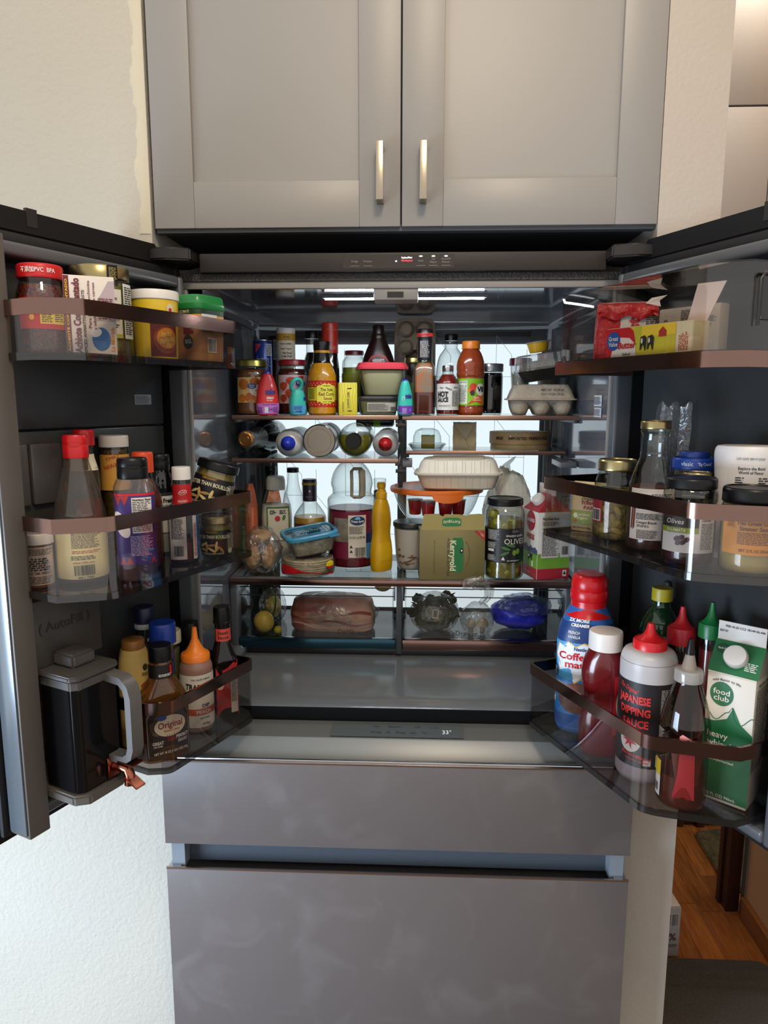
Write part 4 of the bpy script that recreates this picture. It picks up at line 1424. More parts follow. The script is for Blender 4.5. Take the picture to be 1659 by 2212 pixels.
blob('label_line', sf, 0.0, 0.054, [(x * 0.95, y * 0.95) for x, y in ((-0.038, -0.046), (0.036, -0.046), (0.039, -0.030), (0.039, 0.030), (0.030, 0.044), (0.0, 0.053), (-0.030, 0.044), (-0.039, 0.030), (-0.039, -0.030))], M('#8d867c', 0.45), lb, 0.0011, rings=6)
blob('label_field', sf, 0.0, 0.054, [(x * 0.91, y * 0.92) for x, y in ((-0.038, -0.046), (0.036, -0.046), (0.039, -0.030), (0.039, 0.030), (0.030, 0.044), (0.0, 0.053), (-0.030, 0.044), (-0.039, 0.030), (-0.039, -0.030))], M('#1c1614', 0.4), lb, 0.0014, rings=6)
blob('emblem', sf, 0.002, 0.064, ell(0.027, 0.019), M('#d8ccae', 0.5), lb, 0.0018, rings=5)
blob('emblem', sf, -0.012, 0.080, ell(0.008, 0.0045), M('#1d3f8f', 0.5), lb, 0.0021)
text(sf, 'Original', 0.002, 0.066, 0.016, M('#7a1418', 0.45), lb, width=0.042, off=0.0022, bold=0.02)
text(sf, 'Barbecue Sauce', 0.004, 0.0555, 0.0055, M('#9a3a2a', 0.5), lb, width=0.026, off=0.0022)
for k in range(5):
    blob('print_flame', sf, 0.004 + (k - 2) * 0.003, 0.042, [(-0.0016, -0.006), (0.0016, -0.006), ((k - 2) * 0.0015, 0.009)], M('#7a1820', 0.4), lb, 0.0022)
text(sf, 'GREAT', -0.020, 0.036, 0.0078, WHITE, lb, width=0.018, off=0.0022, bold=0.03)
text(sf, 'ON PORK', -0.020, 0.030, 0.005, WHITE, lb, width=0.015, off=0.0022)
text(sf, 'PERFECT', 0.022, 0.041, 0.0075, WHITE, lb, width=0.022, off=0.0022, bold=0.03)
fine(sf, 0.014, 0.032, 0.030, 0.036, 2, WHITE, lb, 3, off=0.0022)
text(sf, 'NET WT 18 OZ (1 LB 2 OZ) 510g', 0.002, 0.017, 0.006, WHITE, lb, width=0.058, off=0.0022)

p = DL(0.057, 0.045, z)
o = at(p, 'soy_bottle', 'dark bottle with a round black cap behind the orange nozzle', 'bottle', 0)
pr = [(0.019, 0.0), (0.0205, 0.004), (0.0205, 0.11), (0.015, 0.14), (0.014, 0.156)]
sf = vessel(o, sm(pr, 2), CLEAR, M('#140c08', 0.3), 0.14)
cap(o, 0.0168, 0.152, 0.1905, BLACKP, ribs=36, top=0.95)

p = DL(0.09, 0.086, z)
o = at(p, 'aioli_bottle', 'squeeze bottle with bright orange pointed nozzle and cream label', 'bottle', 14)
pr = [(0.028, 0.0), (0.030, 0.005), (0.0308, 0.03), (0.0308, 0.110), (0.0298, 0.124), (0.026, 0.133), (0.024, 0.136)]
sf = vessel(o, sm(pr, 2), M('#8d6a5c', 0.4))
nozzle(o, 0.0268, 0.134, 0.147, 0.0042, M('#e2791a', 0.4), 0.196)
lb = patch('label', sf, -0.050, 0.050, 0.010, 0.112, M('#d8d0c2', 0.6), o)
text(sf, 'FOIL, GLASS & MORE', 0.0, 0.104, 0.004, INK, lb, width=0.034)
text(sf, "TRADER'S", -0.004, 0.088, 0.0155, INK, lb, width=0.048, bold=0.035, rot=-0.12)
text(sf, 'GARLIC', 0.006, 0.074, 0.005, INK, lb, width=0.016)
text(sf, 'DIP', 0.008, 0.052, 0.009, INK, lb, width=0.014, bold=0.03)
bd = patch('label_band', sf, -0.050, 0.050, 0.034, 0.047, M('#b5481f', 0.5), lb, 0.001)
text(sf, 'PEACH', 0.004, 0.0405, 0.009, M('#e3d4c4', 0.5), lb, width=0.026, off=0.0018)
text(sf, 'MUSTARD', 0.006, 0.028, 0.0045, INK, lb, width=0.018)
text(sf, '(439g)', 0.008, 0.0165, 0.007, INK, lb, width=0.016)

p = DL(0.037, 0.108, z)
o = at(p, 'steak_sauce_bottle', 'slim dark steak sauce bottle with black cap and red label', 'bottle', 20)
pr = [(0.0205, 0.0205, 0.0, 4), (0.0230, 0.0230, 0.004, 4.5), (0.0230, 0.0230, 0.112, 4.5), (0.0215, 0.0215, 0.132, 3), (0.016, 0.016, 0.152, 2.2), (0.0145, 0.0145, 0.168, 2), (0.0142, 0.0142, 0.195, 2)]
sf = vessel(o, sm(pr, 2), M('#120b09', 0.12))
cap(o, 0.0162, 0.1935, 0.2255, BLACKP, ribs=36, top=0.93, flare=1.06)
nl = patch('neck_label', sf, -0.020, 0.022, 0.160, 0.184, M('#c04438', 0.5), o)
text(sf, 'Steak', -0.004, 0.1765, 0.009, INK, nl, width=0.020)
text(sf, 'Sauce', -0.004, 0.1675, 0.009, INK, nl, width=0.020)
lb = blob('label', sf, 0.0, 0.060, [(-0.024, -0.050), (0.022, -0.050), (0.022, 0.062), (0.010, 0.058), (0.0, 0.050), (-0.010, 0.046), (-0.024, 0.050)], M('#b02c30', 0.5), o, 0.0007, rings=6)
blob('emblem', sf, -0.016, 0.082, ell(0.008, 0.014), M('#d8c9a8', 0.5), lb)
text(sf, 'ok', -0.015, 0.082, 0.009, INK, lb, off=0.0017)
patch('label_panel', sf, 0.004, 0.018, 0.018, 0.104, M('#cfc8bc', 0.6), lb, 0.0011)
fine(sf, 0.0052, 0.0172, 0.040, 0.100, 17, INK, lb, 6, off=0.0017)

# ------------------------------------------------------------------ second door, top bin
z = 1.5612
PAP = M('#cfc7bd', 0.6)
p = DR(0.092, 0.066, z)
o = at(p, 'flour_bag', 'crumpled red and white paper bag folded over at the top', 'bag', 4)
# body: soft box with creased top, built from lofted sections
pr = [(0.050, 0.026, 0.0, 5), (0.052, 0.028, 0.008, 5), (0.051, 0.027, 0.055, 5), (0.0495, 0.024, 0.088, 4.5), (0.048, 0.017, 0.098, 4)]
sf = vessel(o, pr, M('#cdc6be', 0.55, bump=(70, 0.5, 0.004)), seg=48)
CRED = M('#b3161c', 0.32, bump=(60, 0.8, 0.006))
patch('red_panel', sf, -0.074, -0.012, 0.001, 0.096, CRED, o, 0.0008)
V, Fc = [], []
rnd = random.Random(3)
for i in range(9):
    for j in range(15):
        x = -0.051 + j * 0.096 / 14
        t = i / 8
        zz = 0.097 + 0.004 * math.sin(t * PI) - t * 0.026 + 0.004 * math.sin(j * 1.1) * t + (0.004 * (1 - j / 14) if t < 0.4 else 0) * t
        yy = -0.017 - 0.014 * math.sin(t * PI * 0.6) - 0.004 * rnd.random()
        V.append((x + 0.004 * rnd.random(), yy, zz))
for i in range(8):
    for j in range(14):
        a = i * 15 + j
        Fc.append((a, a + 1, a + 16, a + 15))
put('folded_top', V, Fc, CRED, o, 25)
put('bag_flap', [(0.026, -0.030, 0.094), (0.048, -0.026, 0.098), (0.060, -0.024, 0.107), (0.036, -0.024, 0.103), (0.050, -0.030, 0.088)], [(0, 1, 2, 3), (0, 4, 1)], M('#ddd8d2', 0.5), o)
text(sf, 'Masta', 0.010, 0.050, 0.026, M('#b3161c', 0.4), o, rot=PI / 2, width=0.066, bold=0.04)
fine(sf, 0.028, 0.056, 0.055, 0.096, 9, INK, o, 12)
fine(sf, -0.070, -0.050, 0.030, 0.075, 12, M('#d99a94', 0.5), o, 13)

p = DR(0.232, 0.128, z)
o = thing('butter_carton', 'long butter carton with red and yellow meadow print in the clear bin', 'carton', p, 0)
o.rotation_euler = (0, 0, math.atan2(-math.cos(aR), math.sin(aR)) + rad(6))
bxw, bxd, bxh = 0.083, 0.016, 0.047
b = box('carton', -bxw, bxw, -bxd, bxd, 0.0, bxh, M('#cdbf9a', 0.55), o, bev=0.0008)
s1 = Fl((0, -bxd, 0), (1, 0, 0), (0, 0, 1))
patch('print_field', s1, -bxw + 0.001, bxw - 0.030, 0.001, bxh - 0.001, M('#a9b52c', 0.55, var=(30, '#d9c22c', 0.3)), b, 0.0004)
patch('print_sky', s1, -0.010, bxw - 0.030, 0.030, bxh - 0.001, M('#e6c830', 0.5), b, 0.0006)
blob('print_red', s1, -0.052, 0.022, [(-0.030, -0.021), (0.030, -0.021), (0.030, 0.004), (0.026, 0.018), (0.018, 0.024), (-0.030, 0.024)], RED, b, 0.0008)
blob('print_white', s1, -0.045, 0.014, [(-0.026, -0.012), (0.026, -0.012), (0.024, 0.006), (0.012, 0.016), (-0.006, 0.018), (-0.020, 0.010)], M('#ddd6c8', 0.5), b, 0.0011)
blob('emblem', s1, -0.066, 0.027, ell(0.014, 0.0145), M('#1f4f9c', 0.45), b, 0.0014)
text(s1, 'Great', -0.066, 0.0305, 0.0095, WHITE, b, width=0.020, off=0.002)
text(s1, 'Value', -0.066, 0.022, 0.0095, WHITE, b, width=0.019, off=0.002)
text(s1, 'Butter', -0.038, 0.019, 0.014, RED, b, width=0.036, off=0.002, bold=0.03)
text(s1, 'Salted', -0.038, 0.006, 0.006, INK, b, width=0.016, off=0.002)
for cxx in (-0.006, 0.008):
    blob('print_cow', s1, cxx, 0.021, [(-0.006, -0.010), (-0.003, -0.010), (-0.002, -0.003), (0.003, -0.003), (0.004, -0.012), (0.006, -0.010), (0.007, 0.006), (0.003, 0.011), (-0.005, 0.009)], M('#23201e', 0.5), b, 0.0014)
    blob('print_patch', s1, cxx - 0.002, 0.024, ell(0.0018, 0.004), M('#d9d4c4', 0.5), b, 0.0018)
blob('print_barn', s1, 0.030, 0.034, [(-0.007, -0.006), (0.007, -0.006), (0.007, 0.002), (0.0, 0.008), (-0.007, 0.002)], M('#a8301c', 0.5), b, 0.0012)
s2 = Fl((0.068, -bxd, 0), (1, 0, 0), (0, 0, 1))
patch('end_panel', s2, -0.014, 0.014, 0.001, bxh - 0.001, M('#d9cda8', 0.5), b, 0.0006)
fine(Fl((0.068, -bxd, 0), (0, 0, 1), (-1, 0, 0)), 0.006, 0.034, -0.008, 0.009, 4, M('#b5402a', 0.5), b, 2)
# opened end flap standing up behind
put('open_flap', [(0.046, bxd - 0.003, bxh), (0.080, bxd - 0.003, bxh), (0.102, bxd + 0.004, bxh + 0.052), (0.055, bxd + 0.004, bxh + 0.054),
                  (0.046, bxd - 0.002, bxh), (0.080, bxd - 0.002, bxh), (0.102, bxd + 0.005, bxh + 0.052), (0.055, bxd + 0.005, bxh + 0.054)],
    [(0, 1, 2, 3), (7, 6, 5, 4), (0, 4, 5, 1), (1, 5, 6, 2), (2, 6, 7, 3), (3, 7, 4, 0)], M('#c9b9b2', 0.6), o)

p = DR(0.208, 0.034, z)
o = thing('paper_packet', 'cream paper packet with fine print behind the butter carton', 'packet', p, 0)
o.rotation_euler = (0, 0, math.atan2(-math.cos(aR), math.sin(aR)) + rad(10))
b = box('packet', -0.055, 0.055, -0.012, 0.012, 0.0, 0.081, M('#a9a498', 0.6, bump=(40, 0.3)), o, bev=0.003)
fine(Fl((0, -0.012, 0), (1, 0, 0), (0, 0, 1)), -0.012, 0.05, 0.045, 0.076, 8, INK, b, 5)
text(Fl((0, -0.012, 0), (1, 0, 0), (0, 0, 1)), 'Great', -0.040, 0.052, 0.010, INK, b, rot=-PI / 2)

# ------------------------------------------------------------------ second door, middle bin
z = 1.2645
p = DR(0.065, 0.104, z)
o = thing('tomato_paste_pouch', 'tan and green tomato paste pouch at the hinge end of the bin', 'pouch', p, 0)
o.rotation_euler = (0, 0, face(p[0], p[1], -22))
pr = [(0.030, 0.012, 0.0, 6), (0.031, 0.0135, 0.012, 5), (0.031, 0.012, 0.05, 5), (0.0305, 0.007, 0.078, 5), (0.030, 0.0022, 0.088, 6)]
sf = vessel(o, pr, M('#b9a579', 0.45), seg=40)
blob('emblem', sf, 0.014, 0.075, ell(0.012, 0.012), M('#c9a23c', 0.5), o)
blob('emblem', sf, 0.014, 0.075, ell(0.008, 0.008), M('#d9c08a', 0.5), o, 0.0015)
text(sf, 'Organic', 0.002, 0.0585, 0.008, M('#2f2a22', 0.5), o, width=0.026, slant=0.15)
text(sf, 'TOMATO', 0.006, 0.051, 0.0085, M('#8a1f26', 0.5), o, width=0.034, bold=0.03)
text(sf, 'PASTE', 0.008, 0.0425, 0.0085, M('#8a1f26', 0.5), o, width=0.028, bold=0.03)
patch('label_band', sf, -0.030, 0.030, 0.012, 0.037, M('#7f8f33', 0.5), o, 0.0008)
text(sf, 'Certified', -0.006, 0.030, 0.007, M('#dcdcb4', 0.5), o, off=0.0018)
text(sf, 'Organic', -0.007, 0.024, 0.007, M('#dcdcb4', 0.5), o, off=0.0018)
blob('emblem', sf, -0.020, 0.028, ell(0.0042, 0.0045), M('#d0d6bc', 0.5), o, 0.0016)
blob('print_tomato', sf, -0.020, 0.018, ell(0.003, 0.003), M('#b5301c', 0.5), o, 0.0016)
blob('print_bowl', sf, 0.022, 0.012, ell(0.010, 0.012), M('#6b1a1e', 0.5), o, 0.0016)
text(sf, 'NET WT 6 OZ (170g)', -0.008, 0.006, 0.0045, INK, o, width=0.032)

p = DR(0.137, 0.106, z)
o = at(p, 'pepper_jar', 'pickled pepper jar with a gold lid in the second door', 'jar', 0)
pr = [(0.032, 0.0), (0.0355, 0.005), (0.0365, 0.02), (0.0365, 0.078), (0.036, 0.092), (0.0325, 0.106), (0.030, 0.112), (0.030, 0.118)]
sf = vessel(o, sm(pr, 2), CLEAR, M('#5f4f22', 0.35, var=(55, '#9a8544', 0.14), bump=(55, 1.0, 0.01)), 0.085)
lid(o, 0.0318, 0.116, 0.1345, GOLD)
lb = patch('label', sf, -0.050, -0.022, 0.030, 0.085, M('#8d1f2a', 0.5), o)
barcode(sf, -0.045, -0.026, 0.034, 0.052, lb, 5)
patch('label', sf, 0.024, 0.050, 0.028, 0.088, M('#9d1a22', 0.5), o)
for i in range(11):
    a = (i % 6 - 2.5) * 0.007
    zz = 0.018 + (i // 6) * 0.034 + (i % 3) * 0.010
    blob('pepper_slice', Sf([(s[0] - 0.0022, s[1]) for s in sm(pr, 2)]), a, zz, ell(0.009, 0.0042, 16, (i * 0.9) % 3), M(('#a8924c', '#7a6528', '#93803c')[i % 3], 0.4), o, 0.001)

p = DR(0.222, 0.106, z)
o = at(p, 'dressing_bottle', 'tall glass dressing bottle with gold lid and white nutrition label', 'bottle', 0)
pr = [(0.032, 0.0), (0.0355, 0.005), (0.0365, 0.025), (0.0365, 0.085), (0.0355, 0.100), (0.030, 0.120), (0.024, 0.136), (0.0212, 0.148), (0.0220, 0.150), (0.0208, 0.153), (0.0200, 0.180), (0.0222, 0.184), (0.0215, 0.189)]
sf = vessel(o, sm(pr, 2), CLEAR, M('#4d2a20', 0.35), 0.10)
lid(o, 0.0228, 0.1885, 0.2015, GOLD)
lb = patch('label', sf, -0.034, 0.040, 0.018, 0.098, M('#cfc9c2', 0.6), o)
patch('label_panel', sf, -0.028, 0.036, 0.064, 0.092, M('#dad5cf', 0.6), lb, 0.001)
text(sf, 'Nutrition', -0.017, 0.088, 0.0055, INK, lb, width=0.018, bold=0.03, off=0.0017)
text(sf, 'Facts', -0.021, 0.082, 0.0055, INK, lb, width=0.011, bold=0.03, off=0.0017)
fine(sf, -0.027, -0.006, 0.066, 0.078, 4, INK, lb, 3, off=0.0017)
fine(sf, 0.0, 0.034, 0.066, 0.091, 6, INK, lb, 4, off=0.0017)
fine(sf, -0.022, 0.018, 0.050, 0.060, 3, INK, lb, 5)
text(sf, 'Conagra Brands', -0.006, 0.0455, 0.0058, INK, lb, width=0.030)
fine(sf, -0.020, 0.002, 0.038, 0.042, 1, INK, lb, 6)
fine(sf, -0.020, 0.012, 0.020, 0.034, 5, INK, lb, 7)
patch('recycle_mark', sf, 0.018, 0.026, 0.020, 0.034, INK, lb, 0.001)
for k in (-0.030, -0.026):
    blob('label_stripe', sf, k, 0.055, [(-0.0016, -0.022), (0.0016, -0.018), (0.0026, 0.018), (-0.0006, 0.016)], M('#6b2a24', 0.5), lb)

p = DR(0.15, 0.014, z)
o = at(p, 'plastic_sleeve', 'crinkled clear plastic sleeve sticking up behind the dressing bottle', 'sleeve', 0)
rnd = random.Random(8)
V, Fc = [], []
for i in range(10):
    for j in range(10):
        V.append(((j - 4.5) * 0.0062 + 0.003 * rnd.random() + 0.006 * (i / 9), 0.004 * math.sin(j * 1.3) + 0.003 * rnd.random(), 0.05 + i * 0.0195 + (0.006 * math.sin(j * 1.7) if i == 9 else 0)))
for i in range(9):
    for j in range(9):
        a = i * 10 + j
        Fc.append((a, a + 1, a + 11, a + 10))
put('sleeve', V, Fc, G('#f0f0f0', 1.5, 0.08, milky=0.10, wrinkle=(40, 1.0)), o, 15)
put('sleeve_base', [(-0.03, -0.004, 0.0), (0.03, -0.004, 0.0), (0.03, 0.006, 0.0), (-0.03, 0.006, 0.0), (-0.03, -0.001, 0.052), (0.03, -0.001, 0.052), (0.03, 0.003, 0.052), (-0.03, 0.003, 0.052)], [(0, 1, 2, 3), (0, 1, 5, 4), (1, 2, 6, 5), (2, 3, 7, 6), (3, 0, 4, 7)], G('#f0f0f0', 1.5, 0.08, milky=0.08), o)

p = DR(0.234, 0.036, z)
o = at(p, 'pickle_jar', 'pickle jar with a printed blue lid behind the dressing bottle', 'jar', 0)
pr = [(0.029, 0.0), (0.0310, 0.005), (0.0312, 0.10), (0.0295, 0.120), (0.029, 0.128)]
sf = vessel(o, sm(pr, 2), CLEAR, M('#4c4f26', 0.35, var=(50, '#75713a', 0.2)), 0.11)
BLU = M('#173f96', 0.35)
l_ = lid(o, 0.0330, 0.125, 0.1435, BLU)
loft('lid_knob', [(0.0225, 0.1425), (0.0228, 0.1500), (0.0215, 0.1525), (0.015, 0.1525)], M('#14327e', 0.4), o)
ts = Sf([(0.0330, 0.12), (0.0330, 0.15)])
text(ts, 'vlasic', -0.010, 0.1345, 0.009, M('#c9d2e6', 0.5), l_, width=0.018)
text(ts, '"Big Crunch"', 0.016, 0.1345, 0.007, M('#c9d2e6', 0.5), l_, width=0.022)
patch('label', sf, -0.04, 0.04, 0.03, 0.105, M('#39401f', 0.5), o)

p = DR(0.279, 0.074, z)
o = at(p, 'caper_jar', 'small jar with a narrow gold lid peeping over the black-lidded jar', 'jar', 0)
pr = [(0.0185, 0.0), (0.0200, 0.004), (0.0200, 0.098), (0.0190, 0.108), (0.0185, 0.112)]
sf = vessel(o, sm(pr, 2), CLEAR, M('#34301c', 0.4), 0.10)
lid(o, 0.0208, 0.111, 0.1255, GOLD)

p = DR(0.322, 0.126, z)
o = at(p, 'kalamata_jar', 'olive jar with shiny black lid, dark contents and white label', 'jar', 0)
pr = [(0.032, 0.0), (0.0355, 0.004), (0.0365, 0.015), (0.0365, 0.078), (0.035, 0.086), (0.037, 0.093), (0.036, 0.104), (0.0325, 0.110)]
sf = vessel(o, sm(pr, 2), CLEAR, M('#2a1418', 0.35, var=(60, '#4a2a30', 0.15)), 0.080)
lid(o, 0.0352, 0.109, 0.1245, BLACKP)
lb = patch('label', sf, -0.040, 0.040, 0.020, 0.078, M('#c9c6c2', 0.6), o)
patch('label_band', sf, -0.040, 0.014, 0.056, 0.078, M('#1b1a1a', 0.5), lb, 0.0010)
patch('label_band', sf, -0.040, 0.014, 0.048, 0.056, M('#7d8c2c', 0.5), lb, 0.0010)
text(sf, 'Olives', -0.018, 0.064, 0.010, M('#cfcac2', 0.5), lb, off=0.0018, slant=0.2)
text(sf, 'KALAMATA', -0.016, 0.052, 0.006, M('#dfe2c0', 0.5), lb, off=0.0018, width=0.026)
for a, zz in ((-0.014, 0.040), (-0.008, 0.042), (-0.012, 0.034), (-0.006, 0.035), (-0.001, 0.039)):
    blob('print_olive', sf, a, zz, ell(0.0045, 0.0035, 14, 0.6), M('#3f1a22', 0.4), lb)
patch('label_panel', sf, 0.016, 0.038, 0.022, 0.076, M('#bdb9b6', 0.6), lb, 0.0011)
text(sf, 'Calories', 0.024, 0.067, 0.005, INK, lb, width=0.014, bold=0.03, off=0.0018)
fine(sf, 0.017, 0.037, 0.025, 0.063, 11, INK, lb, 8, off=0.0018)

p = DR(0.332, 0.03, z)
o = at(p, 'drink_tub', 'white wide-shouldered plastic tub with small printed panel at the back', 'tub', 0)
pr = [(0.043, 0.024, 0.0), (0.045, 0.026, 0.006), (0.044, 0.025, 0.06), (0.0435, 0.025, 0.10), (0.046, 0.027, 0.138), (0.047, 0.028, 0.152), (0.0465, 0.0275, 0.160), (0.043, 0.025, 0.167), (0.030, 0.016, 0.1685)]
sf = vessel(o, sm(pr, 2), M('#d9d4d0', 0.4))
patch('label', sf, -0.026, 0.036, 0.078, 0.142, M('#d3cdc9', 0.45), o, 0.0005)
text(sf, 'Explore the Bold', 0.004, 0.136, 0.0058, INK, o, width=0.034)
text(sf, 'World of Flavor', 0.004, 0.130, 0.0058, INK, o, width=0.032)
fine(sf, -0.016, -0.004, 0.114, 0.124, 2, INK, o, 3)
fine(sf, 0.014, 0.028, 0.114, 0.124, 2, INK, o, 4)
fine(sf, -0.018, 0.032, 0.096, 0.109, 4, INK, o, 5)
text(sf, 'Nutrition Facts', 0.004, 0.082, 0.0065, INK, o, width=0.034, bold=0.03)
text(sf, 'L50 2605 BB19-2024', 0.002, 0.150, 0.0042, M('#7a7672', 0.5), o, width=0.036)

p = DR(0.392, 0.084, z)
o = at(p, 'simmer_sauce_jar', 'simmer sauce jar with black lid and orange label at the free end', 'jar', 4)
pr = [(0.035, 0.0), (0.0378, 0.005), (0.0385, 0.015), (0.0385, 0.082), (0.0375, 0.092), (0.036, 0.097)]
sf = vessel(o, sm(pr, 2), CLEAR, M('#b3a05a', 0.4), 0.094)
lid(o, 0.0388, 0.096, 0.1165, BLACKP)
lb = patch('label', sf, -0.042, 0.046, 0.028, 0.078, M('#d8902c', 0.55), o)
BR = M('#5a2a10', 0.5)
text(sf, 'Thai Green Curry', 0.004, 0.071, 0.0082, BR, lb, width=0.048)
text(sf, 'Simmer Sauce', 0.004, 0.0635, 0.0082, BR, lb, width=0.040)
fine(sf, -0.018, 0.030, 0.042, 0.059, 5, BR, lb, 3)
text(sf, 'NET 12 FL OZ (355mL)', 0.004, 0.034, 0.0055, BR, lb, width=0.038)
patch('label_panel', sf, -0.034, -0.022, 0.064, 0.075, M('#c97d24', 0.5), lb, 0.0010)
text(sf, "TRADER", -0.028, 0.0715, 0.0042, BR, lb, off=0.0018, width=0.010)
text(sf, "JOE'S", -0.028, 0.0672, 0.0042, BR, lb, off=0.0018, width=0.009)

# ------------------------------------------------------------------ second door, bottom bin
z = 0.8840
p = DR(0.06, 0.092, z)
o = at(p, 'creamer_bottle', 'blue coffee creamer bottle with a big red cap', 'bottle', 0)
pr = [(0.046, 0.034, 0.0, 2.8), (0.051, 0.038, 0.008, 3), (0.0535, 0.040, 0.05, 3), (0.052, 0.039, 0.10, 3), (0.053, 0.040, 0.15, 3), (0.053, 0.040, 0.178, 2.8), (0.048, 0.038, 0.205, 2.4), (0.038, 0.034, 0.228, 2.1), (0.032, 0.032, 0.240, 2), (0.031, 0.031, 0.246, 2)]
sf = vessel(o, sm(pr, 2), M('#2b5fa0', 0.3), phi0=rad(-17))
loft('cap', sm([(0.041, 0.222), (0.0335, 0.234), (0.0320, 0.242), (0.0320, 0.250), (0.0335, 0.252), (0.0335, 0.268), (0.0315, 0.271), (0.0325, 0.275), (0.0318, 0.288), (0.027, 0.297), (0.020, 0.2985)], 2), M('#c9131b', 0.28), o, smooth=50)
lb = patch('label', sf, -0.075, 0.075, 0.010, 0.205, M('#2f74b8', 0.4), o)
patch('label_band', sf, -0.075, 0.075, 0.175, 0.212, M('#1d3a72', 0.4), lb, 0.0009)
patch('label_band', sf, -0.075, 0.075, 0.105, 0.176, M('#4f9bd0', 0.4), lb, 0.0009)
blob('print_heart', sf, 0.004, 0.142, [(-0.040, 0.008), (-0.034, 0.030), (-0.014, 0.036), (0.0, 0.028), (0.014, 0.036), (0.034, 0.030), (0.040, 0.008), (0.030, -0.022), (0.0, -0.044), (-0.030, -0.022)], M('#d9a84a', 0.4), lb, 0.0013, rings=6)
blob('print_heart', sf, 0.004, 0.142, [(x * 0.93, y * 0.93) for x, y in ((-0.040, 0.008), (-0.034, 0.030), (-0.014, 0.036), (0.0, 0.028), (0.014, 0.036), (0.034, 0.030), (0.040, 0.008), (0.030, -0.022), (0.0, -0.044), (-0.030, -0.022))], M('#dfe6ec', 0.4), lb, 0.0016, rings=6)
text(sf, 'Nestle', 0.012, 0.165, 0.009, M('#26407c', 0.4), lb, width=0.022, off=0.0021, bold=0.03)
text(sf, 'Coffee', 0.002, 0.150, 0.019, M('#c01826', 0.4), lb, width=0.056, off=0.0021, bold=0.03)
text(sf, 'mate', 0.008, 0.1345, 0.018, M('#c01826', 0.4), lb, width=0.044, off=0.0021, bold=0.03)
text(sf, 'FRENCH', -0.004, 0.195, 0.0075, WHITE, lb, width=0.020, off=0.0017)
text(sf, 'VANILLA', -0.002, 0.187, 0.0075, WHITE, lb, width=0.022, off=0.0017)
text(sf, '2X MORE', 0.0, 0.2185, 0.008, WHITE, lb, width=0.034, bold=0.04, off=0.004)
text(sf, 'CREAMER', 0.004, 0.2095, 0.0075, WHITE, lb, width=0.032, bold=0.04, off=0.003)
blob('emblem', sf, -0.036, 0.116, ell(0.008, 0.012), M('#1d3a72', 0.4), lb, 0.0016)
fine(sf, -0.041, -0.031, 0.108, 0.124, 3, WHITE, lb, 4, off=0.002)
blob('print_coffee', sf, 0.010, 0.070, ell(0.034, 0.030), M('#7a4a34', 0.45, var=(40, '#3f2218', 0.25)), lb, 0.0013, rings=5)
blob('print_flower', sf, -0.036, 0.062, [(0.007 * math.cos(t) * (1 if k % 2 else 0.4), 0.010 * math.sin(t) * (1 if k % 2 else 0.4)) for k, t in enumerate([2 * PI * i / 10 for i in range(10)])], M('#e0d9a4', 0.4), lb, 0.0016)
patch('label_band', sf, -0.075, 0.075, 0.012, 0.038, M('#23508f', 0.4), lb, 0.0010)
text(sf, '35', 0.022, 0.030, 0.008, WHITE, lb, off=0.0017)

p = DR(0.162, 0.016, z)
o = at(p, 'lemon_juice_bottle', 'round green glass bottle with a yellow cap at the back', 'bottle', 0)
pr = [(0.032, 0.0), (0.0355, 0.006), (0.036, 0.14), (0.0358, 0.20), (0.032, 0.228), (0.022, 0.250), (0.016, 0.258), (0.0155, 0.268)]
sf = vessel(o, sm(pr), M('#0f2a16', 0.12, coat=0.4))
for zz in (0.205, 0.214, 0.223, 0.232):
    rr = float(np.interp(zz, [s[2] for s in sf.p], [s[0] for s in sf.p]))
    tube('moulded_ring', [(math.sin(t) * (rr + 0.0002), -math.cos(t) * (rr + 0.0002), zz) for t in [2 * PI * i / 40 for i in range(40)]], 0.0012, M('#133a1d', 0.12), o, 6, True)
cap(o, 0.0175, 0.2685, 0.2905, M('#a89a1e', 0.4), ribs=40, top=0.95)

p = DR(0.15, 0.122, z)
o = at(p, 'ketchup_bottle', 'dark red waisted ketchup bottle with a white flip cap', 'bottle', 0)
pr = [(0.033, 0.025, 0.0, 2.5), (0.037, 0.028, 0.008, 2.6), (0.039, 0.029, 0.055, 2.6), (0.034, 0.026, 0.085, 2.4), (0.032, 0.025, 0.100, 2.4), (0.036, 0.027, 0.125, 2.4), (0.0385, 0.029, 0.150, 2.4), (0.035, 0.028, 0.172, 2.2), (0.028, 0.027, 0.186, 2), (0.0255, 0.0255, 0.192, 2)]
sf = vessel(o, sm(pr, 2), M('#5e1014', 0.18, coat=0.4))
cap(o, 0.0285, 0.1905, 0.2215, M('#dcd8d2', 0.4), ribs=0, top=0.95)
patch('label', sf, 0.018, 0.056, 0.045, 0.150, M('#a01a20', 0.4), o)
blob('label_mark', sf, 0.034, 0.100, ell(0.012, 0.030), M('#ccc6c0', 0.4), o, 0.0012)
blob('label_mark', sf, 0.035, 0.100, ell(0.010, 0.027), M('#a01a20', 0.4), o, 0.0016)

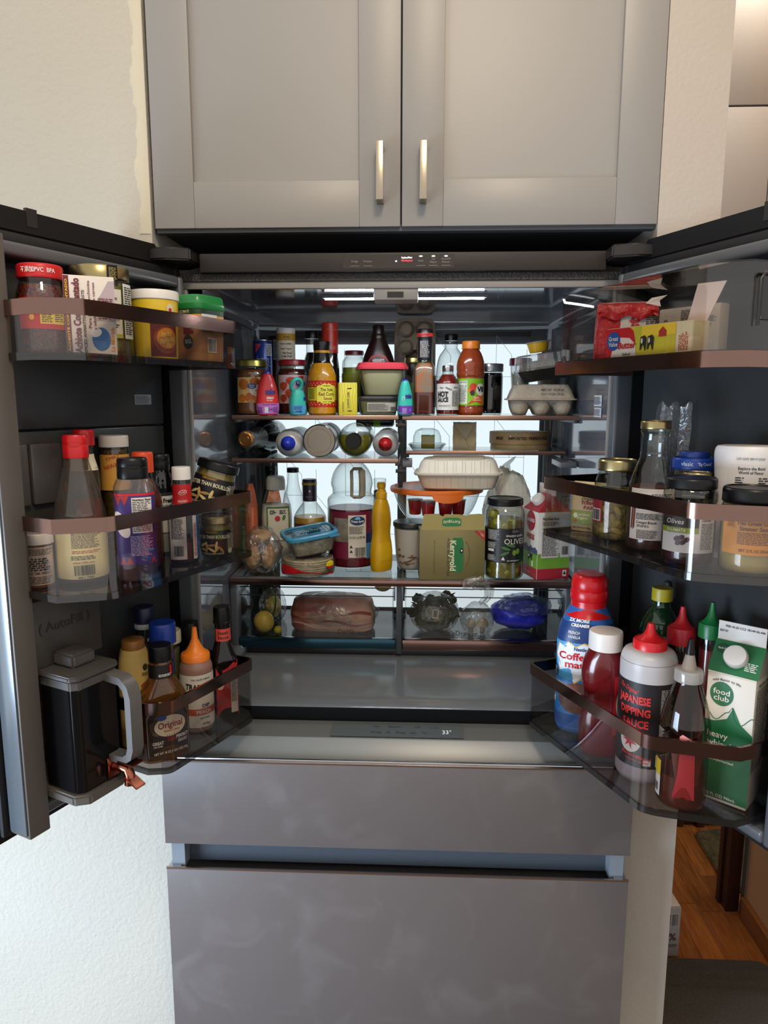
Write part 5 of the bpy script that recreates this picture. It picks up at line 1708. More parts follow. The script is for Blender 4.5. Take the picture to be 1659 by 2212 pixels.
p = DR(0.234, 0.102, z)
o = at(p, 'dipping_sauce_bottle', 'squeeze bottle with black label and short red nozzle cap', 'bottle', 0)
pr = [(0.040, 0.0), (0.0432, 0.006), (0.0440, 0.03), (0.0440, 0.188), (0.0430, 0.200), (0.038, 0.212), (0.028, 0.2165)]
sf = vessel(o, sm(pr, 2), M('#8a7f80', 0.35))
loft('shoulder', sm([(0.0443, 0.168), (0.0445, 0.188), (0.0436, 0.2005), (0.0385, 0.2128), (0.027, 0.2172)], 2), M('#b5b2b2', 0.35), o, caps=(False, True))
nozzle(o, 0.0265, 0.2165, 0.2315, 0.0052, M('#cf1a22', 0.32), 0.258)
lb = patch('label', sf, -0.068, 0.068, 0.028, 0.170, M('#1b1819', 0.45), o)
DR_ = M('#c9302f', 0.45)
text(sf, 'The Original', -0.030, 0.158, 0.011, DR_, lb, width=0.034, rot=-0.22, slant=0.3)
text(sf, 'JAPANESE', -0.020, 0.1405, 0.0175, DR_, lb, width=0.054, bold=0.04)
text(sf, 'DIPPING', -0.018, 0.121, 0.0175, DR_, lb, width=0.050, bold=0.04)
text(sf, 'SAUCE', -0.016, 0.1015, 0.0175, DR_, lb, width=0.042, bold=0.04)
blob('emblem', sf, -0.022, 0.072, ell(0.0175, 0.0205), M('#c6bfba', 0.5), lb, 0.0013, rings=4)
blob('print_star', sf, -0.022, 0.072, [((0.013 if k % 2 else 0.005) * math.cos(t), (0.015 if k % 2 else 0.006) * math.sin(t)) for k, t in enumerate([2 * PI * i / 14 for i in range(14)])], M('#a8262a', 0.5), lb, 0.0018)
text(sf, 'Bachans Mustard', -0.012, 0.047, 0.0085, DR_, lb, width=0.046, slant=0.3, rot=-0.15)
text(sf, 'MUSTARD & CARAMEL', -0.010, 0.039, 0.0042, DR_, lb, width=0.036, rot=-0.12)
fine(sf, 0.022, 0.048, 0.100, 0.162, 17, M('#a9a4a0', 0.5), lb, 3)
fine(sf, 0.022, 0.046, 0.062, 0.092, 7, M('#a9a4a0', 0.5), lb, 4)
barcode(sf, 0.020, 0.046, 0.034, 0.052, lb, 9)
patch('label_panel', sf, 0.0, 0.012, 0.033, 0.043, M('#a9a4a0', 0.5), lb, 0.001)

p = DR(0.226, 0.03, z)
o = at(p, 'chili_sauce_bottle', 'slim clear chili sauce bottle with a red pointed cap', 'bottle', 0, 'chili sauce bottles with pointed caps')
pr = [(0.020, 0.0), (0.0225, 0.005), (0.0225, 0.19), (0.0215, 0.205), (0.0195, 0.216)]
sf = vessel(o, sm(pr, 2), CLEAR, M('#7a1218', 0.3), 0.175)
nozzle(o, 0.0228, 0.2135, 0.241, 0.0040, M('#bb1a26', 0.35), 0.2755, ribs=40)
p = DR(0.268, 0.01, z)
o = at(p, 'chili_sauce_bottle', 'slim clear chili sauce bottle with a green pointed cap', 'bottle', 0, 'chili sauce bottles with pointed caps')
pr = [(0.0165, 0.0), (0.0185, 0.005), (0.0185, 0.21), (0.0180, 0.225), (0.0170, 0.236)]
sf = vessel(o, sm(pr, 2), CLEAR, M('#6e1a12', 0.3), 0.215)
nozzle(o, 0.0196, 0.2345, 0.258, 0.0036, M('#136b34', 0.35), 0.292, ribs=36)

p = DR(0.323, 0.106, z)
o = at(p, 'squeeze_bottle', 'nearly empty clear squeeze bottle with a black pointed tip', 'bottle', 0)
pr = [(0.032, 0.0), (0.0355, 0.006), (0.0362, 0.03), (0.0362, 0.120), (0.0352, 0.135), (0.030, 0.160), (0.023, 0.180), (0.019, 0.192), (0.0185, 0.198)]
sf = vessel(o, sm(pr), G('#efe4d8', 1.42, 0.05, edge=0.35), M('#5a2118', 0.3), 0.05)
for a, zz, w_, h_ in ((-0.004, 0.075, 0.014, 0.045), (0.010, 0.085, 0.010, 0.035), (0.024, 0.070, 0.008, 0.03)):
    blob('sauce_residue', sf, a, zz, [(w_ * math.cos(t) * (0.8 + 0.3 * math.sin(3 * t)), h_ * math.sin(t)) for t in [2 * PI * i / 18 for i in range(18)]], M('#7a3328', 0.4), o, -0.0018)
c = cap(o, 0.0205, 0.196, 0.214, G('#e9e9e7', 1.4, 0.08, milky=0.45, milk='#c9c6c2'), ribs=36)
loft('tip', [(0.012, 0.214), (0.0105, 0.217), (0.0062, 0.238)], G('#e9e9e7', 1.4, 0.08, milky=0.5, milk='#b9a99c'), c)
loft('tip_cover', [(0.0068, 0.237), (0.0066, 0.241), (0.0040, 0.258), (0.003, 0.261)], BLACKP, c)
lb = patch('label', sf, -0.060, -0.034, 0.012, 0.070, M('#d8d4d0', 0.5), o)
patch('label_band', sf, -0.060, -0.034, 0.045, 0.070, M('#d9bf1e', 0.5), lb, 0.001)
barcode(sf, -0.050, -0.038, 0.018, 0.032, lb, 4, paper=False)
pr_ = M('#b5343c', 0.45)
blob('bottle_print', sf, 0.004, 0.060, [(-0.016, -0.040), (0.016, -0.040), (0.014, 0.0), (0.012, 0.040), (-0.002, 0.052), (-0.008, 0.046), (-0.010, 0.0)], pr_, o, 0.0008, rings=4)
blob('bottle_print', sf, 0.0, 0.112, [(-0.006, -0.008), (0.010, -0.008), (0.012, 0.004), (-0.002, 0.012), (-0.006, 0.008)], M('#d98a86', 0.45), o, 0.001)
text(sf, 'SKY', 0.034, 0.106, 0.009, M('#cfc9c4', 0.5), o, rot=-0.1)
text(sf, 'VALLEY', 0.034, 0.096, 0.007, M('#cfc9c4', 0.5), o, rot=-0.1)
fine(sf, -0.046, -0.030, 0.100, 0.122, 6, M('#cfc9c4', 0.5), o, 3)

p = DR(0.338, 0.021, z)
o = thing('cream_carton', 'green and white gable-top cream carton with a round screw cap', 'carton', p, 0)
o.rotation_euler = (0, 0, face(p[0], p[1], -16))
hw = 0.0345
body = box('carton', -hw, hw, -hw, hw, 0.0, 0.205, M('#d8d2c6', 0.5), o, bev=0.0015)
# gable: two sloping roof panels meeting in an upright fin
zt, zr = 0.205, 0.252
V = [(-hw, -hw, zt), (hw, -hw, zt), (hw, hw, zt), (-hw, hw, zt), (-hw, 0, zr), (hw, 0, zr)]
gt = put('gable_top', V, [(0, 1, 5, 4), (2, 3, 4, 5), (1, 2, 5), (3, 0, 4), (0, 3, 2, 1)], M('#d8d2c6', 0.5), o)
box('gable_fin', -hw, hw, -0.0015, 0.0015, zr - 0.004, zr + 0.026, M('#ded8cf', 0.5), o, bev=0.0006)
GRN = M('#13673a', 0.5)
s1 = Fl((0, -hw, 0), (1, 0, 0), (0, 0, 1))
blob('green_field', s1, 0.0, 0.065, [(-0.0355, -0.060), (0.0355, -0.060), (0.0355, 0.055), (0.018, 0.068), (0.006, 0.092), (-0.002, 0.072), (-0.020, 0.064), (-0.0355, 0.064)], GRN, body, 0.0005)
tube('curl_line', [(-0.036 + i * 0.0045, -hw - 0.0006, 0.140 + 0.008 * math.cos(i * 0.8) + (0.012 if i == 9 else 0)) for i in range(17)], 0.0006, GRN, body, 6)
blob('emblem', s1, -0.012, 0.174, ell(0.017, 0.019), GRN, body, 0.0006)
text(s1, 'food', -0.012, 0.177, 0.012, WHITE, body, width=0.024, off=0.0012)
text(s1, 'club', -0.012, 0.167, 0.012, WHITE, body, width=0.022, off=0.0012)
text(s1, 'add flavor to life', -0.006, 0.197, 0.005, INK, body, width=0.040, arc=8.0)
text(s1, 'heavy', -0.014, 0.108, 0.014, WHITE, body, width=0.030, off=0.0012)
text(s1, 'whipping', -0.004, 0.094, 0.014, WHITE, body, width=0.048, off=0.0012)
text(s1, 'cream', -0.014, 0.080, 0.014, WHITE, body, width=0.032, off=0.0012)
text(s1, 'ultra-pasteurized', -0.006, 0.068, 0.006, WHITE, body, width=0.036, off=0.0012)
text(s1, '(32 FL OZ) 946mL', -0.004, 0.010, 0.007, WHITE, body, width=0.046, off=0.0012)
s2 = Fl((hw, 0, 0), (0, 1, 0), (0, 0, 1))
text(s2, 'Nutrition Facts', 0.0, 0.196, 0.007, INK, body, width=0.050, bold=0.03)
fine(s2, -0.030, 0.030, 0.060, 0.190, 24, INK, body, 7)
slope = Fl((0, -hw, zt), (1, 0, 0), (0, hw, zr - zt))
patch('roof_panel', slope, -0.0355, 0.0355, 0.002, 0.054, GRN, gt, 0.0006)
blob('emblem', slope, -0.022, 0.040, ell(0.010, 0.008), M('#0d4a2a', 0.5), gt, 0.0012)
text(slope, 'food club', -0.022, 0.040, 0.005, WHITE, gt, off=0.0018, width=0.014)
fine(slope, 0.014, 0.032, 0.012, 0.026, 3, WHITE, gt, 3, off=0.0014)
capo = loft('screw_cap', [(0.0165, 0.0), (0.0172, 0.002), (0.0172, 0.010), (0.0155, 0.013), (0.012, 0.0135)], M('#d5cfc6', 0.4), o, seg=48, wob=(0.01, 24, 0))
nv = Vector((1, 0, 0)).cross(Vector((0, hw, zr - zt)).normalized())
capo.location = Vector((0.0, -hw, zt)) + Vector((0, hw, zr - zt)) * 0.50 + nv * 0.001
capo.rotation_euler = nv.to_track_quat('Z', 'Y').to_euler()
text(Fl((0, -0.0015, zr + 0.011), (1, 0, 0), (0, 0, 1)), 'FEB-10-25 CC2 1B144 06-446', 0.004, 0.008, 0.0048, INK, o, width=0.056, off=0.0012)
text(Fl((0, -0.0015, zr + 0.011), (1, 0, 0), (0, 0, 1)), 'BEST BY', -0.026, 0.0, 0.0048, INK, o, width=0.012, off=0.0012)

# ------------------------------------------------------------------ top shelf, back row
TS = 1.4613


def shelf_item(x, y, name, label, cat, extra=0.0, z=None, group=None):
    return at((x, y, TS if z is None else z), name, label, cat, extra, group)


def can(o, r, h, mat, rim=None):
    rim = rim or M('#b9bcc0', 0.25, metal=1.0)
    sf = vessel(o, [(r * 0.93, 0.0), (r, 0.004), (r, h - 0.004), (r * 0.97, h - 0.002)], mat)
    loft('rim', [(r * 0.97, h - 0.003), (r * 0.985, h - 0.001), (r * 0.97, h), (r * 0.93, h - 0.003), (0.002, h - 0.003)], rim, o)
    return sf


o = shelf_item(-0.348, 0.535, 'energy_can', 'blue can with a white barcode panel behind the peach jar', 'can', 4)
sf = can(o, 0.0235, 0.181, M('#1e3a86', 0.3, metal=0.3))
patch('label_panel', sf, 0.006, 0.026, 0.142, 0.171, M('#c9ced6', 0.5), o)
fine(sf, 0.007, 0.025, 0.144, 0.169, 6, INK, o, 3)
blob('print_shape', sf, -0.014, 0.160, [(-0.006, -0.012), (0.010, 0.011), (-0.006, 0.011)], M('#b02a3a', 0.4), o)
fine(sf, -0.016, 0.020, 0.098, 0.136, 7, M('#aeb9d8', 0.5), o, 5)

o = shelf_item(-0.322, 0.590, 'cola_can', 'dark maroon can standing behind the blue can', 'can', 0)
sf = can(o, 0.0215, 0.195, M('#4a1a1e', 0.3, metal=0.3), M('#3a2020', 0.4))
patch('label_panel', sf, -0.010, 0.010, 0.135, 0.185, M('#b9bcbc', 0.5), o)
fine(sf, -0.009, 0.009, 0.138, 0.183, 9, INK, o, 2)

o = shelf_item(-0.287, 0.525, 'grated_cheese_shaker', 'tall cream cheese shaker with gold band and white lid', 'shaker', 0)
pr = [(0.028, 0.0), (0.0285, 0.004), (0.0275, 0.090), (0.0232, 0.112), (0.0225, 0.122), (0.0225, 0.198)]
sf = vessel(o, sm(pr, 2), M('#d8d0b8', 0.55))
loft('lid', [(0.0232, 0.196), (0.0232, 0.2055), (0.022, 0.2075), (0.018, 0.2075)], WHITEP, o)
patch('label_band', sf, -0.036, 0.036, 0.178, 0.1945, M('#b98f2a', 0.5), o)
text(sf, 'Polly', 0.002, 0.186, 0.007, INK, o, off=0.0016)
patch('label_band', sf, -0.036, 0.036, 0.124, 0.1285, M('#a01c26', 0.5), o)
for i, w_ in enumerate(('Popcorn Shellac', 'Flavor Toppers')):
    text(sf, w_, 0.0, 0.170 - i * 0.012, 0.0055, INK, o, width=0.026)
text(sf, 'The Proof', 0.002, 0.1475, 0.007, INK, o, width=0.022, slant=0.2)
text(sf, 'is the Treat!', 0.002, 0.140, 0.007, INK, o, width=0.024, slant=0.2)
patch('label', sf, -0.040, 0.040, 0.02, 0.095, M('#d9c23a', 0.5), o)

o = shelf_item(-0.228, 0.560, 'soy_sauce_bottle', 'clear-necked dark soy sauce bottle with a black cap', 'bottle', 0)
pr = [(0.020, 0.0), (0.0222, 0.005), (0.0222, 0.110), (0.020, 0.132), (0.0148, 0.150), (0.0140, 0.160), (0.0140, 0.188)]
vessel(o, sm(pr, 2), CLEAR, M('#120a08', 0.2), 0.152)
cap(o, 0.0168, 0.186, 0.2035, BLACKP, ribs=32)

o = shelf_item(-0.182, 0.565, 'vinegar_bottle', 'dark vinegar bottle with a bright red neck capsule', 'bottle', 0)
pr = [(0.021, 0.0), (0.0232, 0.005), (0.0232, 0.095), (0.0225, 0.118), (0.0195, 0.140), (0.0190, 0.16)]
vessel(o, sm(pr, 2), M('#1a100c', 0.1, coat=0.4))
nc = loft('neck_capsule', [(0.0202, 0.150), (0.0204, 0.205), (0.0202, 0.207), (0.0206, 0.209), (0.0200, 0.2235), (0.018, 0.2255)], M('#c5341f', 0.35), o)
fine(Sf([(0.0206, 0.14), (0.0206, 0.23)]), -0.004, 0.016, 0.158, 0.168, 3, M('#e3a090', 0.5), nc, 3)
text(Sf([(0.0206, 0.14), (0.0206, 0.23)]), 'TRADITIONAL', 0.004, 0.2075, 0.004, M('#e3a090', 0.5), nc, width=0.028)

o = shelf_item(-0.122, 0.575, 'pickle_jar', 'glass jar with a dark red lid and mustard label', 'jar', 0)
pr = [(0.029, 0.0), (0.0315, 0.005), (0.0315, 0.115), (0.028, 0.134), (0.022, 0.142), (0.022, 0.148)]
sf = vessel(o, sm(pr, 2), CLEAR, M('#98a23c', 0.35), 0.115)
lid(o, 0.0245, 0.146, 0.157, M('#5e141c', 0.35))
lb = patch('label', sf, -0.05, 0.05, 0.03, 0.100, M('#8a8a24', 0.5), o)

o = shelf_item(-0.058, 0.528, 'chocolate_syrup_bottle', 'brown chocolate syrup bottle behind the pink-lidded tub', 'bottle', 0)
pr = [(0.040, 0.024, 0.0, 2.4), (0.0445, 0.027, 0.006, 2.5), (0.0455, 0.028, 0.06, 2.5), (0.0455, 0.028, 0.100, 2.4), (0.036, 0.025, 0.140, 2.3), (0.020, 0.018, 0.178, 2), (0.0165, 0.0165, 0.186, 2)]
sf = vessel(o, sm(pr), M('#24100e', 0.3))
cap(o, 0.0178, 0.183, 0.194, M('#1c0c0a', 0.35), ribs=30)
loft('cap_top', [(0.0142, 0.194), (0.0142, 0.213), (0.0125, 0.2155)], M('#1c0c0a', 0.35), o)
lb = blob('label', sf, 0.0, 0.104, [(-0.034, -0.05), (0.034, -0.05), (0.034, 0.0), (0.030, 0.018), (0.018, 0.035), (0.0, 0.042), (-0.018, 0.035), (-0.030, 0.018), (-0.034, 0.0)], M('#b02a2c', 0.4), o, 0.0009, rings=5)
blob('label_field', sf, 0.0, 0.102, [(x * 0.92, y * 0.92) for x, y in ((-0.034, -0.05), (0.034, -0.05), (0.034, 0.0), (0.030, 0.018), (0.018, 0.035), (0.0, 0.042), (-0.018, 0.035), (-0.030, 0.018), (-0.034, 0.0))], M('#2c1411', 0.4), lb, 0.0014, rings=5)
text(sf, "HERSHEY'S", 0.0, 0.1285, 0.0105, WHITE, lb, width=0.028, bold=0.03, off=0.0022)

PULP = M('#a79d8c', 0.92, bump=(150, 0.7, 0.003), var=(40, '#9a907f', 0.25))
PULPD = M('#7b7060', 0.92, bump=(150, 0.7, 0.003), var=(40, '#6f6454', 0.25))


def egg_carton(o, nx, ny, pitch, mat, H=0.036, lidh=0.034, fn=None):
    """pulp carton: tapering cups below a rim, domed rectangular lid above"""
    hx, hy = nx * pitch / 2, ny * pitch / 2
    for i in range(nx):
        for j in range(ny):
            cx_, cy_ = (i - (nx - 1) / 2) * pitch, (j - (ny - 1) / 2) * pitch
            r = pitch * 0.5
            c = loft('egg_cup', sm([(r * 0.42, 0.0), (r * 0.60, 0.002), (r * 0.84, 0.014), (r * 0.97, 0.028), (r * 1.0, H)], 2), mat, o, seg=20, off=(cx_, cy_), caps=(True, False), smooth=60)
    loft('tray_web', [(hx * 0.55, hy * 0.35, 0.014, 4), (hx * 0.86, hy * 0.80, 0.026, 5), (hx * 1.0, hy * 1.0, H - 0.002, 6)], mat, o, seg=40, caps=(False, False))
    loft('rim', [(hx + 0.002, hy + 0.002, H - 0.002, 8), (hx + 0.008, hy + 0.008, H - 0.001, 8), (hx + 0.008, hy + 0.008, H + 0.0015, 8), (hx + 0.001, hy + 0.001, H + 0.002, 8)], mat, o, seg=60, wob=(0.004, 13, 2))
    pl = [(hx + 0.003, hy + 0.003, H + 0.002, 8), (hx - 0.004, hy - 0.004, H + lidh * 0.62, 7), (hx - 0.010, hy - 0.010, H + lidh * 0.95, 6), (hx - 0.014, hy - 0.014, H + lidh, 6)]
    loft('lid', pl, mat, o, seg=60)
    return Sf(pl)


o = thing('egg_carton', 'grey-brown pulp egg carton standing upright on end against the rear', 'carton', (0.032, 0.553, TS + 0.1198))
o.rotation_euler = (rad(-90), 0, rad(0))
egg_carton(o, 2, 5, 0.0445, PULPD, H=0.042, lidh=0.020)

o = shelf_item(0.030, 0.513, 'artichoke_jar', 'small glass jar with a metal lid hidden behind the teal bottle', 'jar', 0)
pr = [(0.021, 0.0), (0.0235, 0.004), (0.0235, 0.108), (0.021, 0.120), (0.0205, 0.124)]
sf = vessel(o, sm(pr, 2), CLEAR, M('#8a8f3c', 0.35), 0.075)
lid(o, 0.0225, 0.123, 0.137, M('#b9ae72', 0.3, metal=1.0))

o = shelf_item(0.122, 0.545, 'syrup_flask', 'round clear glass flask with a black stopper cap', 'bottle', 0)
pr = [(0.032, 0.0), (0.036, 0.006), (0.037, 0.06), (0.036, 0.110), (0.030, 0.140), (0.018, 0.158), (0.0155, 0.164), (0.0168, 0.168), (0.0155, 0.172), (0.0155, 0.180)]
sf = vessel(o, sm(pr), CLEAR, M('#c9c4bc', 0.3), 0.02)
cap(o, 0.0162, 0.179, 0.1945, BLACKP)
lb = patch('label', sf, -0.055, 0.055, 0.060, 0.082, M('#7a1236', 0.45), o)
text(sf, 'FRUIT SAUCE', -0.010, 0.071, 0.009, M('#d9b9c4', 0.5), lb, width=0.05)
patch('label', sf, -0.055, 0.055, 0.025, 0.058, M('#c9cdd2', 0.5), o)

# ------------------------------------------------------------------ top shelf, front row
o = shelf_item(-0.353, 0.425, 'preserves_jar', 'peach preserves jar with a plain gold lid', 'jar', 10)
pr = [(0.034, 0.0), (0.0365, 0.005), (0.037, 0.03), (0.037, 0.088), (0.0355, 0.100), (0.0325, 0.106), (0.032, 0.112)]
sf = vessel(o, sm(pr, 2), CLEAR, M('#8a4f1c', 0.3, var=(35, '#6a3a14', 0.25)), 0.104)
lid(o, 0.0355, 0.1105, 0.1275, M('#8f8848', 0.3, metal=0.9))
lb = patch('label', sf, -0.044, 0.044, 0.028, 0.086, M('#d9b878', 0.5), o)
for a, zz, r_ in ((-0.026, 0.070, 0.013), (0.002, 0.076, 0.013), (-0.030, 0.038, 0.010), (0.010, 0.032, 0.016), (-0.010, 0.040, 0.012)):
    blob('print_peach', sf, a, zz, ell(r_, min(r_ * 0.95, 0.086 - zz, zz - 0.0285), 20), M('#cf7a2a', 0.5, var=(40, '#b55a1c', 0.2)), lb)
blob('print_cloud', sf, 0.006, 0.056, ell(0.018, 0.013), M('#e6ded0', 0.5), lb, 0.0015)
blob('emblem', sf, -0.006, 0.066, ell(0.010, 0.0065), M('#1f58a8', 0.45), lb, 0.0019)
text(sf, 'Great', -0.006, 0.0675, 0.0058, WHITE, lb, off=0.0024, width=0.012)
text(sf, 'Value', -0.006, 0.0632, 0.005, WHITE, lb, off=0.0024, width=0.010)
text(sf, 'Peach', 0.012, 0.055, 0.008, M('#8d1f3a', 0.5), lb, off=0.002, width=0.02)
text(sf, 'Preserves', 0.010, 0.048, 0.006, M('#c9a27a', 0.5), lb, off=0.002, width=0.024)
text(sf, 'NET WT 18 OZ', -0.002, 0.032, 0.005, M('#d9c2a0', 0.5), lb, off=0.002, width=0.026)


def water_enhancer(x, y, name, label, body, low, capc, extra=0.0, wd='mio'):
    o = shelf_item(x, y, name, label, 'bottle', extra, group='drop-shaped water enhancer bottles')
    pr = [(0.0215, 0.013, 0.0, 2.5), (0.0252, 0.0155, 0.006, 2.6), (0.0258, 0.016, 0.025, 2.5), (0.0235, 0.0152, 0.052, 2.4), (0.0185, 0.013, 0.072, 2.3), (0.0135, 0.011, 0.084, 2.2)]
    prs = sm(pr, 2)
    sf = vessel(o, prs, body)
    pt = sm([(0.0200, 0.0138, 0.066, 2.3), (0.0170, 0.0126, 0.0775, 2.3), (0.0120, 0.0105, 0.090, 2.2), (0.0095, 0.009, 0.0935, 2.1)], 2)
    c = loft('cap', pt, body, o, caps=(False, True))
    loft('spout_cover', [(0.0098, 0.0092, 0.0930), (0.0085, 0.0082, 0.0970), (0.004, 0.004, 0.0985)], capc, c)
    lowp = [s for s in prs if s[2] <= 0.026]
    patch('lower_label', sf, -0.030, 0.030, 0.003, 0.0265, low, o, 0.0007)
    text(sf, wd, 0.005, 0.0525, 0.017, M('#22257e', 0.45), o, width=0.023, bold=0.06)
    return o, sf


o, sf = water_enhancer(-0.305, 0.372, 'water_enhancer', 'red and lilac drop-shaped drink mix bottle', M('#c42a2c', 0.35), M('#b96cc0', 0.4), M('#2a2a9a', 0.35), 8)
text(sf, 'ENERGY', 0.004, 0.0385, 0.0068, WHITE, o, width=0.016, bold=0.03)
fine(sf, -0.004, 0.012, 0.0315, 0.0345, 1, WHITE, o, 2)
text(sf, 'STRAWBERRY PINEAPPLE', 0.002, 0.0235, 0.0042, M('#4a2a7a', 0.5), o, width=0.034)
text(sf, '2X', 0.004, 0.013, 0.009, M('#4a2a7a', 0.5), o)
fine(sf, -0.024, -0.012, 0.004, 0.019, 5, M('#4a2a7a', 0.5), o, 3)
fine(sf, 0.010, 0.024, 0.006, 0.019, 5, M('#4a2a7a', 0.5), o, 4)
patch('label_panel', sf, -0.009, -0.001, 0.005, 0.018, M('#c9d6d8', 0.5), o, 0.0012)
blob('print_bolt', sf, 0.008, 0.0665, [(-0.001, -0.006), (0.0025, 0.001), (0.0, 0.001), (0.001, 0.006), (-0.0025, -0.001), (0.0, -0.001)], WHITE, o, 0.0015)

o = shelf_item(-0.258, 0.442, 'preserves_jar', 'strawberry preserves jar with a dark red lid', 'jar', 4)
pr = [(0.032, 0.0), (0.0345, 0.005), (0.035, 0.03), (0.035, 0.088), (0.0335, 0.100), (0.0305, 0.107), (0.030, 0.115)]
sf = vessel(o, sm(pr, 2), CLEAR, M('#3a0c12', 0.25, var=(40, '#6a2a1c', 0.2)), 0.106)
lid(o, 0.0328, 0.114, 0.1275, M('#8a1620', 0.35))
lb = patch('label', sf, -0.044, 0.044, 0.026, 0.092, M('#d9b9bd', 0.5), o)
for a, zz, r_ in ((-0.008, 0.078, 0.0115), (-0.026, 0.066, 0.012), (-0.010, 0.050, 0.0125), (0.018, 0.084, 0.008), (-0.026, 0.038, 0.011), (0.010, 0.036, 0.010)):
    k = min(1.0, (0.0915 - zz) / (r_ * 0.8), (zz - 0.0265) / (r_ * 1.0))
    blob('print_strawberry', sf, a, zz, [(x * r_, y * r_ * k) for x, y in ((0.0, -1.0), (0.6, -0.55), (0.92, 0.1), (0.75, 0.7), (0.2, 0.8), (-0.4, 0.75), (-0.85, 0.35), (-0.8, -0.3))], M('#d0502c', 0.5, var=(220, '#a8301c', 0.1)), lb)
blob('emblem', sf, 0.016, 0.072, ell(0.012, 0.0085), M('#1c2f7c', 0.45), lb, 0.0018)
text(sf, 'Great', 0.014, 0.074, 0.0065, WHITE, lb, off=0.0023, width=0.014)

# teal drink mix bottle turned sideways with its cap loop flipped open
o = shelf_item(-0.236, 0.374, 'water_enhancer', 'teal drink mix bottle with its ring-shaped cap flipped open', 'bottle', 30, group='drop-shaped water enhancer bottles')
pr = [(0.0165, 0.013, 0.0, 2.5), (0.0190, 0.0150, 0.005, 2.6), (0.0195, 0.0152, 0.020, 2.5), (0.0175, 0.014, 0.042, 2.3), (0.0135, 0.0115, 0.056, 2.2)]
sf = vessel(o, sm(pr, 2), M('#35b3a4', 0.35))
patch('lower_label', sf, -0.026, 0.026, 0.002, 0.0225, M('#4f9fd0', 0.4), o, 0.0007)
text(sf, 'WATER', -0.006, 0.008, 0.006, M('#22357e', 0.5), o, width=0.016, bold=0.03)
fine(sf, -0.016, 0.004, 0.012, 0.021, 3, M('#22357e', 0.5), o, 3)
rg = []
for i in range(24):
    t = 2 * PI * i / 24
    rg.append((-0.004 + 0.0135 * math.sin(t), -0.003 - 0.006 * math.cos(t), 0.0675 + 0.0135 * math.cos(t)))
tube('cap_ring', rg, 0.0046, M('#35b3a4', 0.35), o, 10, True)
text(sf, 'mio', 0.018, 0.038, 0.014, M('#22257e', 0.45), o, bold=0.05)

o = shelf_item(-0.182, 0.398, 'curry_sauce_bottle', 'yellow curry sauce bottle with a black shrink-wrapped neck', 'bottle', 4)
pr = [(0.030, 0.0), (0.0325, 0.004), (0.033, 0.012), (0.033, 0.080), (0.0305, 0.096), (0.0235, 0.112), (0.0195, 0.122), (0.0185, 0.15)]
sf = vessel(o, sm(pr, 2), M('#c58f1e', 0.25, var=(300, '#b07812', 0.15), coat=0.4))
loft('neck_wrap', sm([(0.0212, 0.118), (0.0196, 0.124), (0.0185, 0.145), (0.0190, 0.149), (0.0192, 0.163), (0.0185, 0.1665), (0.012, 0.167)], 2), M('#0c0c0d', 0.22), o)
lb = patch('label', sf, -0.052, 0.052, 0.0185, 0.078, M('#b5161e', 0.45), o)
for i in range(12):
    for j, zz in enumerate((0.072, 0.0675, 0.0285, 0.024)):
        blob('print_dot', sf, -0.047 + i * 0.0085 + (0.004 if j % 2 else 0), zz, [(-0.0016, 0), (0, -0.002), (0.0016, 0), (0, 0.002)], M('#d9a82c', 0.5), lb, 0.0013, rings=1)
patch('label_band', sf, -0.052, 0.052, 0.033, 0.063, M('#c9b81e', 0.5), lb, 0.0010)
blob('label_field', sf, 0.008, 0.049, [(-0.022, -0.019), (-0.014, -0.019), (-0.008, -0.023), (0.008, -0.023), (0.014, -0.019), (0.022, -0.019), (0.022, 0.017), (0.014, 0.018), (0.008, 0.022), (-0.008, 0.022), (-0.014, 0.018), (-0.022, 0.017)], M('#d9d44a', 0.5), lb, 0.0015, rings=4)
BRN = M('#6b1a1a', 0.5)
text(sf, "TRADER JOE'S", 0.008, 0.066, 0.0045, M('#3a3a1c', 0.5), lb, width=0.018, off=0.002)
text(sf, 'Thai Style', 0.008, 0.0575, 0.0095, BRN, lb, width=0.028, off=0.002)
text(sf, 'Red Curry', 0.008, 0.0475, 0.0120, BRN, lb, width=0.036, off=0.002)
text(sf, 'Sauce', 0.010, 0.038, 0.0095, BRN, lb, width=0.019, off=0.002)
text(sf, 'NET WT 11 OZ (312g)', 0.010, 0.0302, 0.0035, BRN, lb, width=0.022, off=0.002)
fine(sf, -0.036, -0.018, 0.036, 0.061, 9, INK, lb, 4, off=0.0014)

o = shelf_item(-0.122, 0.382, 'butter_stick', 'wrapped stick of butter in yellow paper standing on end', 'butter', 6)
b = box('wrapper', -0.021, 0.021, -0.016, 0.016, 0.0, 0.0735, M('#d9cf4a', 0.5, var=(25, '#cdbf34', 0.3)), o, bev=0.0012)
s1 = Fl((0, -0.016, 0), (1, 0, 0), (0, 0, 1))
for i in range(7):
    tube('print_grain', [(-0.019 + i * 0.006 + 0.0016 * math.sin(zz * 150 + i), -0.0161, zz) for zz in [0.003 + 0.0068 * k for k in range(11)]], 0.00035, M('#b5a92c', 0.5), b, 5)
text(s1, 'FIRST QUALITY', 0.0, 0.034, 0.0065, INK, b, rot=-PI / 2, width=0.036)
text(s1, '1', 0.003, 0.0605, 0.014, INK, b, rot=-PI / 2)
text(s1, '1', 0.003, 0.010, 0.014, INK, b, rot=-PI / 2)
fine(Fl((0, -0.016, 0), (0, 0, -1), (1, 0, 0)), -0.030, -0.006, -0.013, -0.010, 1, INK, b, 3)

